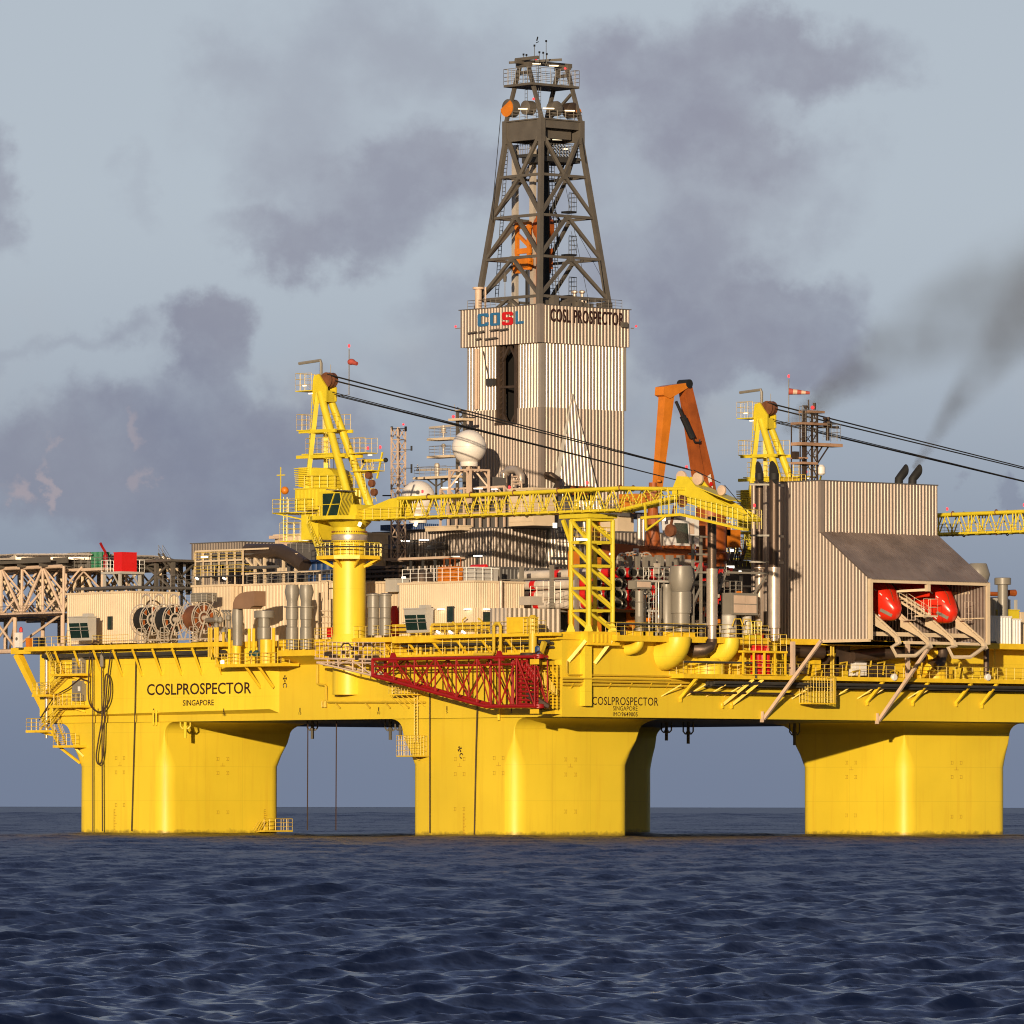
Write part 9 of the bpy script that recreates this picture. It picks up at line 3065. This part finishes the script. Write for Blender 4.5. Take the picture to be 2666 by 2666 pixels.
for py, xa_, xb_, w in ((640, 885, 1190, .3), (880, 885, 1380, .4), (1115, 885, 1080, .3), (500, 980, 1165, .3), (1060, 880, 965, .2)):
    p, q = r3(xa_, py), r3(xb_, py); b.box(p.x, q.x, my - 1, my + 1, p.z - w, p.z)
part('platform', b, 'rusty_buff', t)
b = MB()
for py, xa_, xb_, hh in ((862, 1150, 1360, 2.2), (630, 905, 985, 2.0), (870, 895, 980, 2.4)):
    p, q = r3(xa_, py), r3(xb_, py); b.rail([(p.x, my - .9, p.z), (q.x, my - .9, p.z), (q.x, my + .9, p.z)], hh, .7, .05, 4)
b.ladder(r3(1105, 1300), r3(1105, 520), .5, .06, (1, 0, 0))
part('railing', b, 'rail_grey', t)
b = MB()
b.beam(r3(1150, 702), r3(1395, 700), .22, .26); p = r3(1265, 860); b.lathe((p.x, my, p.z), [(.25, 0), (.25, 1.6), (.6, 1.8), (.6, 2.4), (.3, 2.6), (.3, 3.0)], n=10)
for px, a_, c_ in ((915, 870, 840), (915, 1100, 1075), (950, 490, 455), (1180, 625, 590)): p, q = r3(px, a_), r3(px, c_); b.lathe((p.x, my - .8, p.z), [(.1, 0), (.3, .3), (.3, q.z - p.z), (.1, q.z - p.z + .1)], n=8)
p = r3(858, 1030); b.box(p.x - .4, p.x + .4, my - .6, my, p.z - .5, p.z + .4)
for px, a_, c_ in ((1035, 490, 370), (1105, 490, 410)): p, q = r3(px, a_), r3(px, c_); b.tube(p, (p.x, my, q.z), .1 if px < 1100 else .22, n=6)
part('scanner', b, 'exhaust_brown', t)
b = MB(); p = r3(1185, 1275); q = r3(1185, 1150); b.beam((r3(1140, 1275).x, my, p.z + .3), (p.x, my, p.z + .1), .16); b.lathe((p.x, my, p.z), [(.3, 0), (.55, .2), (.55, q.z - p.z - .3), (.3, q.z - p.z)], n=14); part('antenna_drum', b, 'dome_white', t)
b = MB(); b.sphere(r3(1083, 465), .25, 8, 6); part('warning_lamp', b, 'lamp_red', t)
fin(t)
t = thing('roof_railings', 'yellow railings and winches at the left end of the shelter roof', 'railing')
b = MB(); p, q = r3(690, 1330, 14.0), r3(1000, 1330, 14.0); b.rail([(p.x, 14, ztop - .2), (q.x, 14, ztop - .2)], 1.8, .7, .06, 4); b.box(p.x + .5, p.x + 3.4, 14.2, 16, ztop - 1, ztop + 1.2); part('rail', b, 'rail_yellow', t)
fin(t)

# ---------------------------------------------------------------- smoke from the stacks
def smoke(name, label, pts, r0, grow, dens, seed):
    """thin exhaust smoke; density falls off from the bent axis p0 -> pm -> p1 of the plume"""
    p0, pm, p1 = [V(p) for p in pts]
    d = p1 - p0; ln = d.length; d.normalize()
    bend = (pm - (p0 + p1) / 2); bend -= d * bend.dot(d)
    b = MB()
    P = [p0 + d * (ln * u) + bend * (4 * u * (1 - u)) for u in [i / 14 for i in range(15)]]
    b.path(P, [(r0 + grow * ln * i / 14) * 1.1 for i in range(15)], 14)
    m = bpy.data.materials.new(name); m.use_nodes = True
    N, L = m.node_tree.nodes, m.node_tree.links
    N.remove(N['Principled BSDF'])
    pv = N.new('ShaderNodeVolumePrincipled'); pv.inputs['Color'].default_value = (0.20, 0.165, 0.13, 1)
    L.new(pv.outputs[0], N['Material Output'].inputs['Volume'])
    geo = N.new('ShaderNodeNewGeometry')

    def vm(op, a, c):
        n = N.new('ShaderNodeVectorMath'); n.operation = op
        for i, v in enumerate((a, c)):
            if v is None: continue
            if isinstance(v, (V, tuple)): n.inputs[i].default_value = v
            else: L.new(v, n.inputs[i])
        return n

    def fm(op, a, c=0.0):
        n = N.new('ShaderNodeMath'); n.operation = op
        for i, v in enumerate((a, c)):
            if isinstance(v, float): n.inputs[i].default_value = v
            else: L.new(v, n.inputs[i])
        return n.outputs[0]
    rel = vm('SUBTRACT', geo.outputs['Position'], p0)
    t_ = vm('DOT_PRODUCT', rel.outputs[0], d).outputs['Value']
    u = fm('DIVIDE', t_, ln)
    bw = fm('MULTIPLY', fm('MULTIPLY', u, fm('SUBTRACT', 1.0, u)), 4.0)
    sc1 = N.new('ShaderNodeVectorMath'); sc1.operation = 'SCALE'; sc1.inputs[0].default_value = d; L.new(t_, sc1.inputs['Scale'])
    sc2 = N.new('ShaderNodeVectorMath'); sc2.operation = 'SCALE'; sc2.inputs[0].default_value = bend; L.new(bw, sc2.inputs['Scale'])
    off = vm('SUBTRACT', vm('SUBTRACT', rel.outputs[0], sc1.outputs[0]).outputs[0], sc2.outputs[0])
    n0 = N.new('ShaderNodeTexNoise'); n0.inputs['Scale'].default_value = .16; n0.inputs['Detail'].default_value = 4
    ad = vm('ADD', geo.outputs['Position'], (seed, seed * 2, 0)); L.new(ad.outputs[0], n0.inputs['Vector'])
    dist = vm('LENGTH', off.outputs[0], None).outputs['Value']
    rad = fm('ADD', fm('MULTIPLY', t_, grow), r0)
    fall = N.new('ShaderNodeMapRange'); fall.interpolation_type = 'SMOOTHSTEP'
    for i, v in enumerate((.15, 1.05, 1, 0)): fall.inputs[i + 1].default_value = v
    L.new(fm('DIVIDE', dist, rad), fall.inputs[0])
    mr = N.new('ShaderNodeMapRange'); mr.interpolation_type = 'SMOOTHSTEP'
    for i, v in enumerate((.32, .66, .3, 1)): mr.inputs[i + 1].default_value = v
    L.new(n0.outputs['Fac'], mr.inputs[0])
    thin = fm('DIVIDE', dens, rad)
    L.new(fm('MULTIPLY', fm('MULTIPLY', mr.outputs[0], fall.outputs[0]), thin), pv.inputs['Density'])
    MAT[name] = m
    o = solo(name, b, name, label, 'smoke')
    o['kind'] = 'stuff'
    return o


W2 = lambda X, Y, y: U((X * 1.38, Y * 1.38), y=y)
smoke('exhaust_smoke', 'thin grey smoke drifting up from the two slanted black funnels', [W2(1724, 884, 3), W2(1835, 720, 4), W2(2100, 400, 6)], .5, .17, .4, 3.0)
smoke('exhaust_smoke', 'brownish smoke trailing from behind the far crane towards the upper right', [W2(1480, 815, 20), W2(1640, 665, 21), W2(2150, 540, 22)], 1.0, .2, .38, 9.0)

fin(hull)
